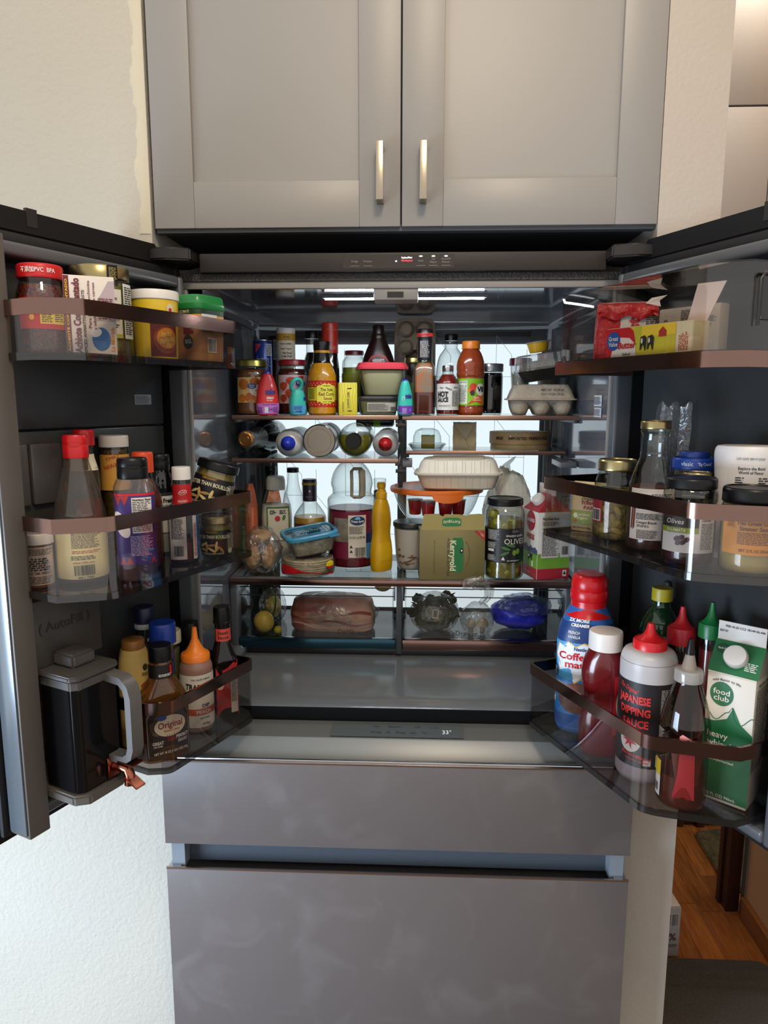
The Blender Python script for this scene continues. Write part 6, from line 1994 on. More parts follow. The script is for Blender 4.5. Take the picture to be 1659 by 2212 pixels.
o = shelf_item(-0.054, 0.432, 'deli_tub', 'low clear deli tub with a printed paper label under the pink-lidded one', 'tub', 2)
pr = [(0.040, 0.036, 0.0, 5), (0.042, 0.038, 0.003, 5), (0.0485, 0.044, 0.036, 5), (0.050, 0.0455, 0.038, 5), (0.050, 0.0455, 0.0425, 5)]
sf = vessel(o, pr, CLEARP, M('#a8a468', 0.5, var=(50, '#8a8650', 0.2)), 0.030, inset=0.003)
lb = patch('label', sf, -0.026, 0.040, 0.008, 0.028, M('#c9c6bc', 0.6), o)
fine(sf, -0.024, 0.024, 0.010, 0.0265, 6, INK, lb, 5)
barcode(sf, 0.027, 0.038, 0.0095, 0.019, lb, 3, paper=False)

o = shelf_item(-0.046, 0.434, 'food_container', 'square container of pale yellow food with a pink lid', 'container', 4, z=TS + 0.0432)
pr = [(0.038, 0.036, 0.0, 4.5), (0.043, 0.040, 0.006, 5), (0.054, 0.050, 0.064, 5)]
sf = vessel(o, pr, CLEARP, M('#c9c592', 0.55), 0.058, inset=0.003)
loft('lid', [(0.056, 0.052, 0.0605, 5), (0.0605, 0.0565, 0.0610, 5), (0.0610, 0.057, 0.0655, 5), (0.0585, 0.0545, 0.0685, 5), (0.055, 0.051, 0.0755, 5), (0.052, 0.048, 0.0762, 5), (0.050, 0.046, 0.0745, 5)], M('#cf3f4c', 0.35, sss=0.1), o, seg=60)

o, sf = water_enhancer(0.0110, 0.363, 'water_enhancer', 'teal and purple drop-shaped drink mix bottle', M('#35b3a4', 0.35), M('#6a3aa8', 0.4), M('#2a2a9a', 0.35), 20)
o.scale = (0.68, 0.85, 0.82)
blob('print_drop', sf, -0.012, 0.046, [(0.005 * math.cos(t), 0.006 * math.sin(t)) for t in [2 * PI * i / 14 for i in range(14)]], WHITE, o, 0.0013)
blob('print_drop', sf, -0.012, 0.046, [(0.004 * math.cos(t), 0.005 * math.sin(t)) for t in [2 * PI * i / 14 for i in range(14)]], M('#35b3a4', 0.4), o, 0.0017)
fine(sf, -0.016, 0.0, 0.004, 0.020, 5, M('#c9b4e0', 0.5), o, 3)
text(sf, 'Ü', 0.010, 0.014, 0.007, M('#c9b4e0', 0.5), o)

o = shelf_item(0.0555, 0.400, 'hot_sauce_bottle', 'tall square hot sauce bottle half empty with black neck seal', 'bottle', -6)
pr = [(0.021, 0.021, 0.0, 5), (0.0238, 0.0238, 0.004, 5.5), (0.0242, 0.0242, 0.095, 5.5), (0.0235, 0.0235, 0.108, 5), (0.017, 0.017, 0.118, 3), (0.0155, 0.0155, 0.124, 2), (0.0152, 0.0152, 0.165, 2)]
sf = vessel(o, pr, CLEAR, M('#5c1f10', 0.3), 0.052, inset=0.002)
inner = [(0.0218, 0.0218, 0.052, 5.5), (0.0218, 0.0218, 0.095, 5.5), (0.0212, 0.0212, 0.107, 5), (0.0148, 0.0148, 0.118, 3)]
loft('sauce_film', inner, M('#b5601e', 0.4, var=(55, '#8a7a62', 0.10)), o)
nk = loft('neck_seal', [(0.0168, 0.124), (0.0168, 0.172), (0.0180, 0.1735), (0.0180, 0.190), (0.0165, 0.1935)], M('#17171a', 0.3), o)
ns = Sf([(0.0172, 0.12), (0.0172, 0.2)])
bd = patch('red_band', Sf([(0.0180, 0.12), (0.0180, 0.2)]), -0.030, 0.030, 0.176, 0.184, M('#c93a34', 0.4), nk, 0.0008)
fine(Sf([(0.0180, 0.12), (0.0180, 0.2)]), -0.016, 0.016, 0.1775, 0.1825, 1, INK, nk, 3, off=0.0016)
fine(ns, -0.010, 0.012, 0.130, 0.167, 11, M('#b9b9b4', 0.5), nk, 5)
s2 = Fl((0.0242, 0, 0), (0, 1, 0), (0, 0, 1))
patch('side_label', s2, -0.018, 0.018, 0.018, 0.090, M('#3a3836', 0.5), o, 0.0008)
fine(s2, -0.016, 0.016, 0.02, 0.088, 14, M('#a9a6a0', 0.5), o, 6, off=0.0015)

o = shelf_item(0.108, 0.392, 'hot_sauce_bottle', 'small round hot sauce bottle with silver cap and white label', 'bottle', -4)
pr = [(0.0225, 0.0), (0.025, 0.004), (0.0252, 0.065), (0.0235, 0.076), (0.0165, 0.088), (0.0125, 0.094), (0.012, 0.100)]
sf = vessel(o, sm(pr, 2), CLEAR, M('#8a2416', 0.3, var=(200, '#6a140c', 0.15)), 0.092)
cap(o, 0.0128, 0.0985, 0.112, M('#b5b7b9', 0.25, metal=1.0), ribs=30)
lb = patch('label', sf, -0.037, 0.037, 0.012, 0.071, M('#cfcfcc', 0.6), o)
text(sf, 'that', -0.012, 0.062, 0.006, INK, lb, slant=0.3)
text(sf, 'friend', 0.004, 0.060, 0.006, INK, lb, slant=0.3, rot=-0.35)
text(sf, 'HOT', -0.010, 0.047, 0.0165, INK, lb, width=0.026, bold=0.06, arc=8)
text(sf, 'SAUCE', -0.010, 0.034, 0.0135, INK, lb, width=0.027, bold=0.05, arc=-8)
text(sf, 'LE MARINETTE', -0.006, 0.0215, 0.0055, M('#8a7a6c', 0.5), lb, width=0.028)
text(sf, 'MEDIUM', 0.022, 0.062, 0.005, INK, lb, width=0.012)
fine(sf, 0.012, 0.032, 0.020, 0.056, 9, INK, lb, 4)

o = shelf_item(0.161, 0.412, 'vegetable_juice_bottle', 'vegetable juice bottle with orange cap and green label', 'bottle', -6)
pr = [(0.028, 0.0), (0.031, 0.005), (0.0312, 0.014), (0.0300, 0.018), (0.0312, 0.022), (0.0312, 0.082), (0.0305, 0.086), (0.0325, 0.092), (0.0315, 0.099), (0.0325, 0.105), (0.031, 0.122), (0.024, 0.140), (0.0195, 0.147), (0.019, 0.152)]
sf = vessel(o, sm(pr, 2), M('#8a3a18', 0.2, coat=0.5))
cap(o, 0.0205, 0.150, 0.1675, M('#d97a1c', 0.4), ribs=40, flare=1.05)
lb = patch('label', sf, -0.048, 0.048, 0.0225, 0.083, M('#7ab51e', 0.45), o)
patch('label_panel', sf, -0.026, -0.003, 0.026, 0.078, M('#cfd4c4', 0.6), lb, 0.001)
text(sf, 'Nutrition Facts', -0.0145, 0.0745, 0.0035, INK, lb, width=0.020, off=0.0017)
text(sf, 'Calories  60', -0.0145, 0.066, 0.0035, INK, lb, width=0.020, off=0.0017, bold=0.03)
fine(sf, -0.025, -0.004, 0.029, 0.063, 9, INK, lb, 3, off=0.0017, fill=0.35)
blob('print_tomato', sf, 0.010, 0.064, ell(0.0085, 0.0085), M('#c93a1e', 0.45), lb, 0.0015)
blob('print_carrot', sf, 0.004, 0.054, ell(0.0035, 0.009, 14, 0.5), M('#d9641e', 0.45), lb, 0.0017)
blob('print_beet', sf, 0.008, 0.051, ell(0.005, 0.006), M('#4a1426', 0.45), lb, 0.0019)
blob('label_field', sf, 0.016, 0.0335, [(-0.018, -0.010), (0.020, -0.010), (0.020, 0.016), (0.006, 0.012), (-0.008, 0.002)], M('#d9581a', 0.45), lb, 0.0015, rings=4)
blob('emblem', sf, 0.028, 0.058, ell(0.012, 0.014), M('#d9d9d2', 0.5), lb, 0.0019)
text(sf, 'V8', 0.028, 0.058, 0.016, INK, lb, off=0.0024, bold=0.05)
text(sf, 'Spicy', 0.018, 0.040, 0.006, WHITE, lb, off=0.0021)
text(sf, '100% JUICE', 0.019, 0.034, 0.004, WHITE, lb, off=0.0021)

o = shelf_item(0.212, 0.478, 'mason_jar', 'mason jar of very dark preserve with a silver screw band', 'jar', 0)
pr = [(0.0275, 0.0), (0.0305, 0.005), (0.0315, 0.03), (0.0315, 0.088), (0.030, 0.097), (0.0295, 0.102)]
sf = vessel(o, sm(pr, 2), CLEAR, M('#0f070a', 0.15), 0.098)
loft('screw_band', [(0.0318, 0.101), (0.0325, 0.102), (0.0318, 0.105), (0.0325, 0.108), (0.0318, 0.111), (0.0322, 0.117), (0.031, 0.1195), (0.028, 0.1195)], M('#a9acb0', 0.3, metal=1.0), o)
for k in range(3):
    tube('jar_emboss', [(0.004 + k * 0.004 + 0.006 * t, -0.0318 + 0.0004 * t, 0.058 + 0.018 * t) for t in (0, 0.3, 0.6, 1)], 0.0006, CLEAR, o, 5)

o = thing('egg_carton', 'pale pulp half-dozen egg carton stamped with a date', 'carton', (0.3235, 0.423, TS))
o.rotation_euler = (0, 0, rad(-3))
sf = egg_carton(o, 3, 2, 0.0478, PULP, H=0.036, lidh=0.034)
lf = Fl((0, -0.0478 - 0.0034, 0.038), (1, 0, 0), (0, 0.007, 0.0195))
text(lf, 'BEST BY  12-28-24', 0.022, 0.020, 0.0075, M('#4a443a', 0.7), o, width=0.050, off=0.0012)
text(lf, 'C311  P1322  53-25', 0.022, 0.010, 0.0075, M('#4a443a', 0.7), o, width=0.050, off=0.0012)

o = thing('salad_tray', 'tilted black takeaway tray with a ribbed clear lid on the egg carton', 'tray', (0.333, 0.425, TS + 0.0800))
o.rotation_euler = (0, rad(-8), rad(-4))
pr = [(0.048, 0.040, 0.0, 5), (0.052, 0.044, 0.004, 5), (0.064, 0.055, 0.024, 5), (0.067, 0.058, 0.0255, 5)]
vessel(o, pr, M('#0d0d0e', 0.3), seg=60)
loft('clear_lid', [(0.068, 0.059, 0.0245, 5), (0.068, 0.059, 0.0285, 5), (0.064, 0.055, 0.0295, 5), (0.060, 0.051, 0.058, 5), (0.057, 0.048, 0.0605, 5)], G('#f4f6f6', 1.6, 0.08, milky=0.10), o, seg=120, wob=(0.014, 40, 0))
loft('salad', [(0.048, 0.042, 0.010, 4), (0.056, 0.048, 0.024, 4), (0.052, 0.044, 0.040, 4), (0.03, 0.024, 0.046, 3)], M('#7a7358', 0.7, var=(45, '#4a4a38', 0.2), bump=(60, 1.0, 0.01)), o)

o = thing('sauce_cup', 'small yellow sauce cup with a bent film lid on the takeaway tray', 'cup', (0.318, 0.425, TS + 0.1435))
o.rotation_euler = (0, rad(-8), 0)
vessel(o, [(0.020, 0.0), (0.021, 0.002), (0.0255, 0.022)], M('#d0a21a', 0.4))
loft('film_lid', [(0.0255, 0.0215), (0.0300, 0.022), (0.0302, 0.0232), (0.0255, 0.0245), (0.01, 0.0245)], G('#eeeeea', 1.4, 0.1, milky=0.35, milk='#c9c6b8'), o, wob=(0.03, 5, 1))
o = thing('paper_cup', 'small white cup with a dark red lid behind the takeaway tray', 'cup', (0.290, 0.515, TS))
vessel(o, [(0.017, 0.0), (0.0175, 0.002), (0.0245, 0.118)], CLEARP, M('#c9c2b0', 0.5), 0.1, inset=0.002)
lid(o, 0.0272, 0.117, 0.1345, M('#6a141c', 0.35))
o = thing('spread_tub', 'tub with a dark red lid rising behind the yellow sauce cup', 'tub', (0.362, 0.540, TS))
vessel(o, [(0.022, 0.0), (0.0225, 0.002), (0.0265, 0.130)], M('#b5b0a6', 0.5))
lid(o, 0.0275, 0.129, 0.147, M('#6a141c', 0.35))

# ------------------------------------------------------------------ bottles lying on the left half shelf
SZ = 1.3627


def lying(x, yb, r, name, label, cat, yaw=0.0, group=None):
    o = thing(name, label, cat, (x, yb, SZ + r), 0, group)
    o.rotation_euler = (rad(90), 0, rad(yaw))
    return o


o = lying(-0.338, 0.590, 0.0425, 'sparkling_wine_bottle', 'dark sparkling wine bottle lying with its foil neck forward', 'bottle', -5)
pr = [(0.036, 0.0), (0.041, 0.006), (0.0415, 0.06), (0.0415, 0.072), (0.034, 0.105), (0.022, 0.140), (0.0175, 0.165), (0.0165, 0.19)]
vessel(o, sm(pr), M('#0d100c', 0.08, coat=0.5))
loft('foil', sm([(0.026, 0.128), (0.0205, 0.148), (0.0178, 0.168), (0.0182, 0.196), (0.0205, 0.200), (0.0205, 0.214), (0.0185, 0.221)], 2), M('#8f8d84', 0.3, metal=0.8, bump=(260, 1.0, 0.003)), o)
loft('wire_cap', [(0.0180, 0.2205), (0.0175, 0.2235), (0.014, 0.2250), (0.013, 0.2242), (0.009, 0.2242), (0.008, 0.2252), (0.002, 0.2252)], M('#9a6a35', 0.3, metal=0.9), o)

o = lying(-0.2615, 0.562, 0.0328, 'whipped_cream_can', 'whipped cream can with a blue nozzle lying on the half shelf', 'can', 0, 'whipped cream cans')


def whip(o, r, cm):
    vessel(o, sm([(r * 0.9, 0.0), (r, 0.004), (r, 0.150), (r * 0.985, 0.156), (r * 0.80, 0.168), (r * 0.5, 0.175)], 2), M('#c9cdd0', 0.35, metal=0.2))
    loft('collar', [(r * 1.012, 0.146), (r * 1.012, 0.153), (r * 0.99, 0.1555)], cm, o, caps=(False, False))
    n = loft('nozzle', [(r * 0.52, 0.172), (r * 0.52, 0.181), (r * 0.48, 0.186), (r * 0.36, 0.190), (r * 0.30, 0.196), (r * 0.16, 0.200), (r * 0.06, 0.2005)], cm, o)
    for k in range(5):
        a0 = 2 * PI * k / 5
        tube('nozzle_fin', [(r * 0.33 * (1 - t) * math.cos(a0 + t * 1.2) + 0.001, r * 0.33 * (1 - t) * math.sin(a0 + t * 1.2), 0.189 + 0.012 * t) for t in (0, 0.25, 0.5, 0.75, 0.98)], [0.0028, 0.0027, 0.0024, 0.002, 0.0012], cm, n, 8)
    fl = Fl((0, 0, 0.1625), (1, 0, 0), (0, 1, 0))


whip(o, 0.0326, M('#1f35b0', 0.35))
o = lying(-0.1895, 0.560, 0.0385, 'food_tin', 'bare metal tin lying with its flat base forward', 'can', 0)
vessel(o, [(0.037, 0.0), (0.0380, 0.002), (0.0380, 0.164), (0.0385, 0.1665), (0.0385, 0.1695), (0.0368, 0.1705), (0.0358, 0.1685), (0.028, 0.1685), (0.0275, 0.168), (0.003, 0.168)], M('#8d8377', 0.28, metal=0.95), seg=48)
patch('label', Sf([(0.0382, 0.0), (0.0382, 0.16)]), -0.11, 0.11, 0.02, 0.10, M('#3a3a3c', 0.4), o)
o = lying(-0.1075, 0.562, 0.0398, 'olive_oil_bottle', 'olive oil bottle with a black cap lying on its side', 'bottle', 0)
pr = [(0.036, 0.0), (0.0392, 0.004), (0.0395, 0.06), (0.0395, 0.145), (0.0375, 0.160), (0.028, 0.170), (0.0185, 0.174), (0.0178, 0.18)]
loft('body', sm(pr, 2), CLEAR, o)
bm = bmesh.new()
cyl = [(0.0372, 0.003), (0.0372, 0.145), (0.0355, 0.159), (0.027, 0.1685), (0.016, 0.172)]
for rr_, zz in cyl:
    for j in range(40):
        bm.verts.new((rr_ * math.sin(2 * PI * j / 40), rr_ * math.cos(2 * PI * j / 40), zz))
bm.verts.ensure_lookup_table()
for i in range(len(cyl) - 1):
    for j in range(40):
        a, b_ = i * 40 + j, i * 40 + (j + 1) % 40
        bm.faces.new([bm.verts[k] for k in (a, b_, b_ + 40, a + 40)])
bm.faces.new([bm.verts[k] for k in range(40)])
bm.faces.new([bm.verts[k] for k in range((len(cyl) - 1) * 40, len(cyl) * 40)])
rr = bmesh.ops.bisect_plane(bm, geom=bm.verts[:] + bm.edges[:] + bm.faces[:], plane_co=(0, 0.013, 0), plane_no=(0, 1, 0), clear_outer=True)
bmesh.ops.edgenet_fill(bm, edges=[e for e in rr['geom_cut'] if isinstance(e, bmesh.types.BMEdge)])
from_bm('oil', bm, M('#7d7a16', 0.25), o, 40)
cap(o, 0.0182, 0.178, 0.199, BLACKP, ribs=34)
o = lying(-0.0350, 0.575, 0.0312, 'whipped_cream_can', 'whipped cream can with a red nozzle lying beside the oil bottle', 'can', 0, 'whipped cream cans')
whip(o, 0.0312, M('#a81a20', 0.35))
o = thing('wine_bottle', 'dark bottle with a lime green label lying across the cans behind', 'bottle', (-0.118, 0.588, SZ + 0.0627 + 0.0147))
o.rotation_euler = (0, rad(90), 0)
sf = vessel(o, sm([(0.013, 0.0), (0.0145, 0.004), (0.0145, 0.085), (0.012, 0.094), (0.008, 0.098)], 2), M('#10140e', 0.12, coat=0.4), phi0=0)
patch('label', sf, -0.05, 0.05, 0.045, 0.062, M('#8fc21c', 0.4), o)

# ------------------------------------------------------------------ right half shelf
RZ = 1.3747
o = thing('butter_dish', 'clear glass butter dish with a square pat of butter', 'dish', (0.064, 0.490, RZ), rad(-2))
loft('dish', [(0.034, 0.028, 0.0, 4), (0.036, 0.030, 0.001, 4), (0.044, 0.036, 0.012, 4), (0.047, 0.039, 0.0135, 4), (0.044, 0.036, 0.0155, 4), (0.034, 0.027, 0.004, 4)], CLEAR, o, seg=48, wob=(0.012, 12, 0))
loft('glass_cover', [(0.035, 0.026, 0.0155, 3.5), (0.034, 0.025, 0.034, 3.5), (0.028, 0.020, 0.047, 3), (0.016, 0.012, 0.0525, 2.5)], G('#f0f6f5', 1.5, 0.03), o, seg=40, caps=(False, True))
o = thing('butter_pat', 'small yellow block of butter under the glass cover', 'butter', (0.066, 0.490, RZ + 0.0045), rad(-2))
box('block', -0.0165, 0.0165, -0.012, 0.012, 0.0, 0.0315, M('#b09a2c', 0.45, bump=(50, 0.2)), o, bev=0.0015)
o = thing('wrapped_cheese', 'block of cheese folded in tan waxed paper', 'cheese', (0.155, 0.487, RZ), rad(-4))
bm = bmesh.new()
bmesh.ops.create_cube(bm, size=1)
for v in bm.verts:
    v.co = Vector((v.co.x * 0.055, v.co.y * 0.045, 0.0335 + v.co.z * 0.067))
bmesh.ops.subdivide_edges(bm, edges=bm.edges[:], cuts=7, use_grid_fill=True)
rnd = random.Random(5)
for v in bm.verts:
    v.co += Vector(((rnd.random() - 0.5) * 0.0022, (rnd.random() - 0.5) * 0.0022, (rnd.random() - 0.5) * 0.0016 if v.co.z > 0.004 else 0))
from_bm('paper', bm, M('#a08b62', 0.5, bump=(60, 0.6, 0.004), var=(18, '#b9a884', 0.25)), o, 20)
put('paper_fold', [(-0.026, -0.0245, 0.064), (0.026, -0.0245, 0.064), (0.004, -0.0262, 0.030), (-0.003, -0.0262, 0.034)], [(0, 1, 2, 3)], M('#b0a080', 0.5), o)
put('paper_fold', [(-0.024, -0.0245, 0.006), (0.0, -0.0265, 0.030), (0.010, -0.0265, 0.006)], [(0, 1, 2)], M('#ab9b7c', 0.5), o)
o = thing('cheese_box', 'low oval wooden cheese box printed with black capitals', 'box', (0.294, 0.532, RZ), 0)
wm = M('#a3845a', 0.6, var=(30, '#8d6f46', 0.25), bump=(40, 0.15))
sf = vessel(o, [(0.0705, 0.060, 0.0), (0.0705, 0.060, 0.030)], M('#a8906a', 0.6, var=(30, '#94794f', 0.25)), seg=56)
lidp = [(0.0735, 0.063, 0.0145), (0.0735, 0.063, 0.0425), (0.072, 0.0615, 0.0437)]
loft('lid', lidp, wm, o, seg=56)
ls = Sf(lidp)
text(ls, 'IMPORTED FRENCH BRIE', 0.018, 0.0285, 0.0098, M('#221a12', 0.6), o, width=0.105, bold=0.025)
text(ls, 'BRIE', -0.058, 0.0285, 0.0098, M('#221a12', 0.6), o, width=0.020, bold=0.025)
for s_ in (-0.030, 0.040):
    patch('staple', ls, s_, s_ + 0.001, 0.032, 0.036, M('#c9c9c4', 0.3, metal=0.8), o, 0.0008)

# ------------------------------------------------------------------ main shelf
MZ = 1.0802


def ms(x, y, name, label, cat, extra=0.0, dz=0.0, group=None):
    return at((x, y, MZ + dz), name, label, cat, extra, group)


def lump(name, rx, ry, rz, mat, parent, seed=0, amp=0.12, freq=2.0, sub=3, flat=True, smooth=60, loc=(0, 0, 0), ridge=0.0, cut=0.0):
    """irregular rounded body resting on z = 0"""
    from mathutils import noise
    bm = bmesh.new()
    bmesh.ops.create_icosphere(bm, subdivisions=sub, radius=1.0)
    for v in bm.verts:
        d = v.co.normalized()
        k = 1 + amp * noise.noise(d * freq + Vector((seed * 7.3, seed * 3.1, 0))) + ridge * abs(noise.noise(d * freq * 3.1 + Vector((0, seed, 4))))
        v.co = Vector((d.x * rx * k + loc[0], d.y * ry * k + loc[1], max((d.z * k + 1 - cut) * rz, 0.0 if flat else -9) + loc[2]))
    return from_bm(name, bm, mat, parent, smooth)


FILM = G('#f7f8f8', 1.75, 0.10, milky=0.05, wrinkle=(38, 1.0), edge=0.6)
# bread rolls in a clear bag
o = ms(-0.342, 0.432, 'bread_bag', 'clear plastic bag twisted shut around bread rolls', 'bag', 0)
lump('bag_film', 0.048, 0.048, 0.060, FILM, o, 3, 0.12, 2.2, 4, ridge=0.16, cut=0.22, smooth=25)
bun = M('#9c6630', 0.6, var=(22, '#d2b07a', 0.22), bump=(50, 0.3, 0.004))
for i, (dx, dy, dz, a, b_, c, lab) in enumerate(((-0.0215, 0.0, 0.0, 0.0180, 0.030, 0.031, 'browned bread roll at the wall side of the bag'), (0.0195, -0.004, 0.0, 0.0175, 0.028, 0.032, 'paler bread roll at the inner side of the bag'), (-0.001, 0.002, 0.066, 0.028, 0.026, 0.017, 'bread roll resting on top of the other two'))):
    r_ = thing('bread_roll', lab, 'bread', (-0.342 + dx, 0.432 + dy, MZ + 0.002 + dz), 0.0, 'bread rolls in the clear bag')
    lump('crust', a, b_, c, bun, r_, i + 1, 0.12, 1.6)

# bottles behind the bread
o = ms(-0.322, 0.530, 'dressing_bottle', 'upside-down style dressing bottle with wide white cap and tomato label', 'bottle', 4)
pr = [(0.036, 0.020, 0.0, 3), (0.040, 0.024, 0.006, 3), (0.040, 0.024, 0.125, 3), (0.034, 0.022, 0.160, 2.6), (0.0205, 0.019, 0.196, 2.2)]
sf = vessel(o, sm(pr, 2), CLEARP, M('#d5cdb9', 0.5), 0.150, inset=0.003)
loft('cap', [(0.0235, 0.021, 0.188, 2.5), (0.0248, 0.0222, 0.190, 2.6), (0.0240, 0.0215, 0.214, 2.6), (0.021, 0.019, 0.222, 2.5), (0.015, 0.014, 0.2235, 2.3)], M('#b9b7b2', 0.4), o)
blob('neck_label', sf, -0.006, 0.170, [(-0.012, 0.016), (0.012, 0.016), (0.018, -0.012), (-0.020, -0.012)], M('#d9774a', 0.5, var=(90, '#e6b090', 0.15)), o)
lb = patch('label', sf, -0.026, 0.032, 0.060, 0.146, M('#3f6a2c', 0.5), o)
patch('label_field', sf, -0.023, 0.029, 0.060, 0.142, M('#d5d0bc', 0.5), lb, 0.001)
fine(sf, -0.018, -0.002, 0.127, 0.138, 2, INK, lb, 2, off=0.0017, fill=0.7)
fine(sf, 0.006, 0.022, 0.127, 0.138, 2, INK, lb, 3, off=0.0017, fill=0.7)
blob('print_tomato', sf, 0.001, 0.116, ell(0.007, 0.0075), M('#b02a34', 0.45), lb, 0.0017)
blob('print_leaf', sf, 0.017, 0.118, ell(0.004, 0.0075, 12, -0.3), M('#3f7a2a', 0.45), lb, 0.0017)

o = ms(-0.345, 0.585, 'wine_vinegar_bottle', 'dark bottle with a black ribbed stopper against the rear wall', 'bottle', 0)
vessel(o, sm([(0.024, 0.0), (0.026, 0.005), (0.026, 0.15), (0.015, 0.19), (0.0125, 0.205)], 2), M('#1a1712', 0.15))
cap(o, 0.0135, 0.205, 0.228, BLACKP, ribs=24)
loft('stopper_top', [(0.0142, 0.228), (0.0148, 0.230), (0.0148, 0.240), (0.0138, 0.2425)], BLACKP, o)

o = ms(-0.384, 0.515, 'carrot_bag', 'slim orange package leaning against the side wall', 'package', 20)
loft('package', [(0.016, 0.010, 0.0, 4), (0.017, 0.011, 0.01, 4), (0.016, 0.010, 0.15, 4), (0.010, 0.007, 0.19, 3.5), (0.006, 0.003, 0.205, 3)], M('#c9694a', 0.5, var=(40, '#b5552e', 0.25), bump=(60, 0.5)), o)
patch('package_seam', Sf([(0.016, 0.010, 0.0, 4), (0.016, 0.010, 0.15, 4)]), -0.002, 0.002, 0.01, 0.145, M('#d98a6a', 0.5), o)

o = ms(-0.288, 0.594, 'cordial_bottle', 'clear glass bottle with a black screw cap behind the syrup', 'bottle', 0)
vessel(o, sm([(0.027, 0.0), (0.029, 0.005), (0.029, 0.14), (0.020, 0.178), (0.0145, 0.205), (0.0138, 0.228)], 2), CLEAR, M('#c9c49a', 0.3), 0.03)
cap(o, 0.0158, 0.226, 0.2385, BLACKP, ribs=30)

o = ms(-0.236, 0.540, 'liqueur_bottle', 'faceted glass bottle with a purple neck wrap and amber contents', 'bottle', 0)
pr = [(0.040, 0.0), (0.043, 0.006), (0.043, 0.10), (0.040, 0.122), (0.026, 0.144), (0.0175, 0.155), (0.0168, 0.165), (0.0168, 0.2)]
sf = vessel(o, sm(pr, 2), CLEAR, M('#b07a1c', 0.25, var=(40, '#d9b04a', 0.2)), 0.118)
nk = loft('neck_wrap', [(0.0182, 0.158), (0.0184, 0.212), (0.017, 0.2145)], M('#2a1a2e', 0.35), o)
ns = Sf([(0.0184, 0.15), (0.0184, 0.22)])
patch('gold_band', ns, -0.030, 0.030, 0.200, 0.2065, M('#a88a3a', 0.4), nk, 0.0007)
blob('emblem', ns, 0.0, 0.185, ell(0.0022, 0.003), WHITE, nk)
fine(ns, -0.010, 0.010, 0.168, 0.172, 2, M('#8a7a90', 0.5), nk, 3)
patch('label', sf, -0.05, 0.05, 0.03, 0.104, M('#4a1a34', 0.45), o)

# cranberry juice jug
o = ms(-0.124, 0.508, 'juice_jug', 'large clear jug of red cranberry juice with moulded handle', 'jug', 4)
o.scale = (1, 1, 0.985)
pr = [(0.056, 0.0), (0.061, 0.006), (0.062, 0.03), (0.062, 0.155), (0.0625, 0.165), (0.060, 0.176), (0.049, 0.186), (0.050, 0.200), (0.053, 0.212), (0.048, 0.236), (0.036, 0.256), (0.024, 0.266), (0.022, 0.2675)]
sf = vessel(o, sm(pr, 2), CLEAR, M('#5a0f1c', 0.25, var=(30, '#7a1a2a', 0.25)), 0.150, inset=0.003)
HM = M('#a39a86', 0.5)
hz = [(-0.004, -0.050, 0.186), (-0.004, -0.054, 0.200), (-0.004, -0.055, 0.220), (-0.004, -0.046, 0.246), (0.002, -0.040, 0.252), (0.020, -0.040, 0.252), (0.026, -0.045, 0.246), (0.026, -0.053, 0.222), (0.026, -0.052, 0.200), (0.026, -0.048, 0.186), (0.018, -0.048, 0.182), (0.002, -0.048, 0.182)]
tube('handle', hz, 0.0042, HM, o, 10, True)
tube('handle_grip', [(0.020, -0.050, 0.186), (0.021, -0.054, 0.205), (0.021, -0.051, 0.225), (0.020, -0.041, 0.248)], [0.007, 0.0075, 0.0075, 0.007], HM, o, 12)
lb = patch('label', sf, -0.060, 0.066, 0.026, 0.146, M('#6a1230', 0.45), o)
patch('label_band', sf, 0.030, 0.066, 0.026, 0.066, M('#4f86b0', 0.5), lb, 0.0009)
patch('label_band', sf, 0.030, 0.066, 0.066, 0.090, M('#17264f', 0.5), lb, 0.0009)
patch('label_band', sf, -0.052, -0.014, 0.070, 0.130, M('#5a5648', 0.5, var=(40, '#8a8678', 0.2)), lb, 0.0009)
patch('label_panel', sf, -0.014, 0.031, 0.030, 0.138, M('#c9c2b4', 0.6), lb, 0.0011)
blob('emblem', sf, 0.009, 0.124, ell(0.019, 0.0115), M('#17304f', 0.45), lb, 0.0016)
text(sf, 'Ocean Spray', 0.009, 0.122, 0.0075, WHITE, lb, width=0.032, off=0.0022, bold=0.02, arc=-6)
blob('print_wave', sf, 0.009, 0.130, [(-0.008, -0.003), (0.008, -0.003), (0.004, 0.004), (-0.003, 0.0035)], M('#6fb0d9', 0.5), lb, 0.0021)
fine(sf, -0.011, 0.027, 0.090, 0.110, 6, INK, lb, 3, off=0.0017)
text(sf, 'CA CRV. 5¢ DEP· ME', 0.008, 0.081, 0.0082, INK, lb, width=0.040, off=0.0017)
barcode(sf, 0.002, 0.028, 0.034, 0.056, lb, 4, paper=False, off=0.0017)
text(sf, '31200 20007', 0.015, 0.032, 0.004, INK, lb, off=0.0017)
for zz in (0.058, 0.046):
    blob('recycle_mark', sf, -0.007, zz, [(0.0, 0.0045), (0.004, -0.003), (-0.004, -0.003)], INK, lb, 0.0017)

o = ms(-0.056, 0.560, 'lotion_bottle', 'cream-coloured bottle with a dark ring and clear top', 'bottle', 0)
vessel(o, sm([(0.015, 0.0), (0.0165, 0.004), (0.0165, 0.15), (0.0155, 0.166)], 2), M('#b5a98c', 0.5))
loft('ring', [(0.0158, 0.166), (0.0162, 0.168), (0.0162, 0.182), (0.015, 0.184)], BLACKP, o)
loft('clear_top', [(0.0145, 0.184), (0.0165, 0.214), (0.016, 0.2145)], CLEAR, o)

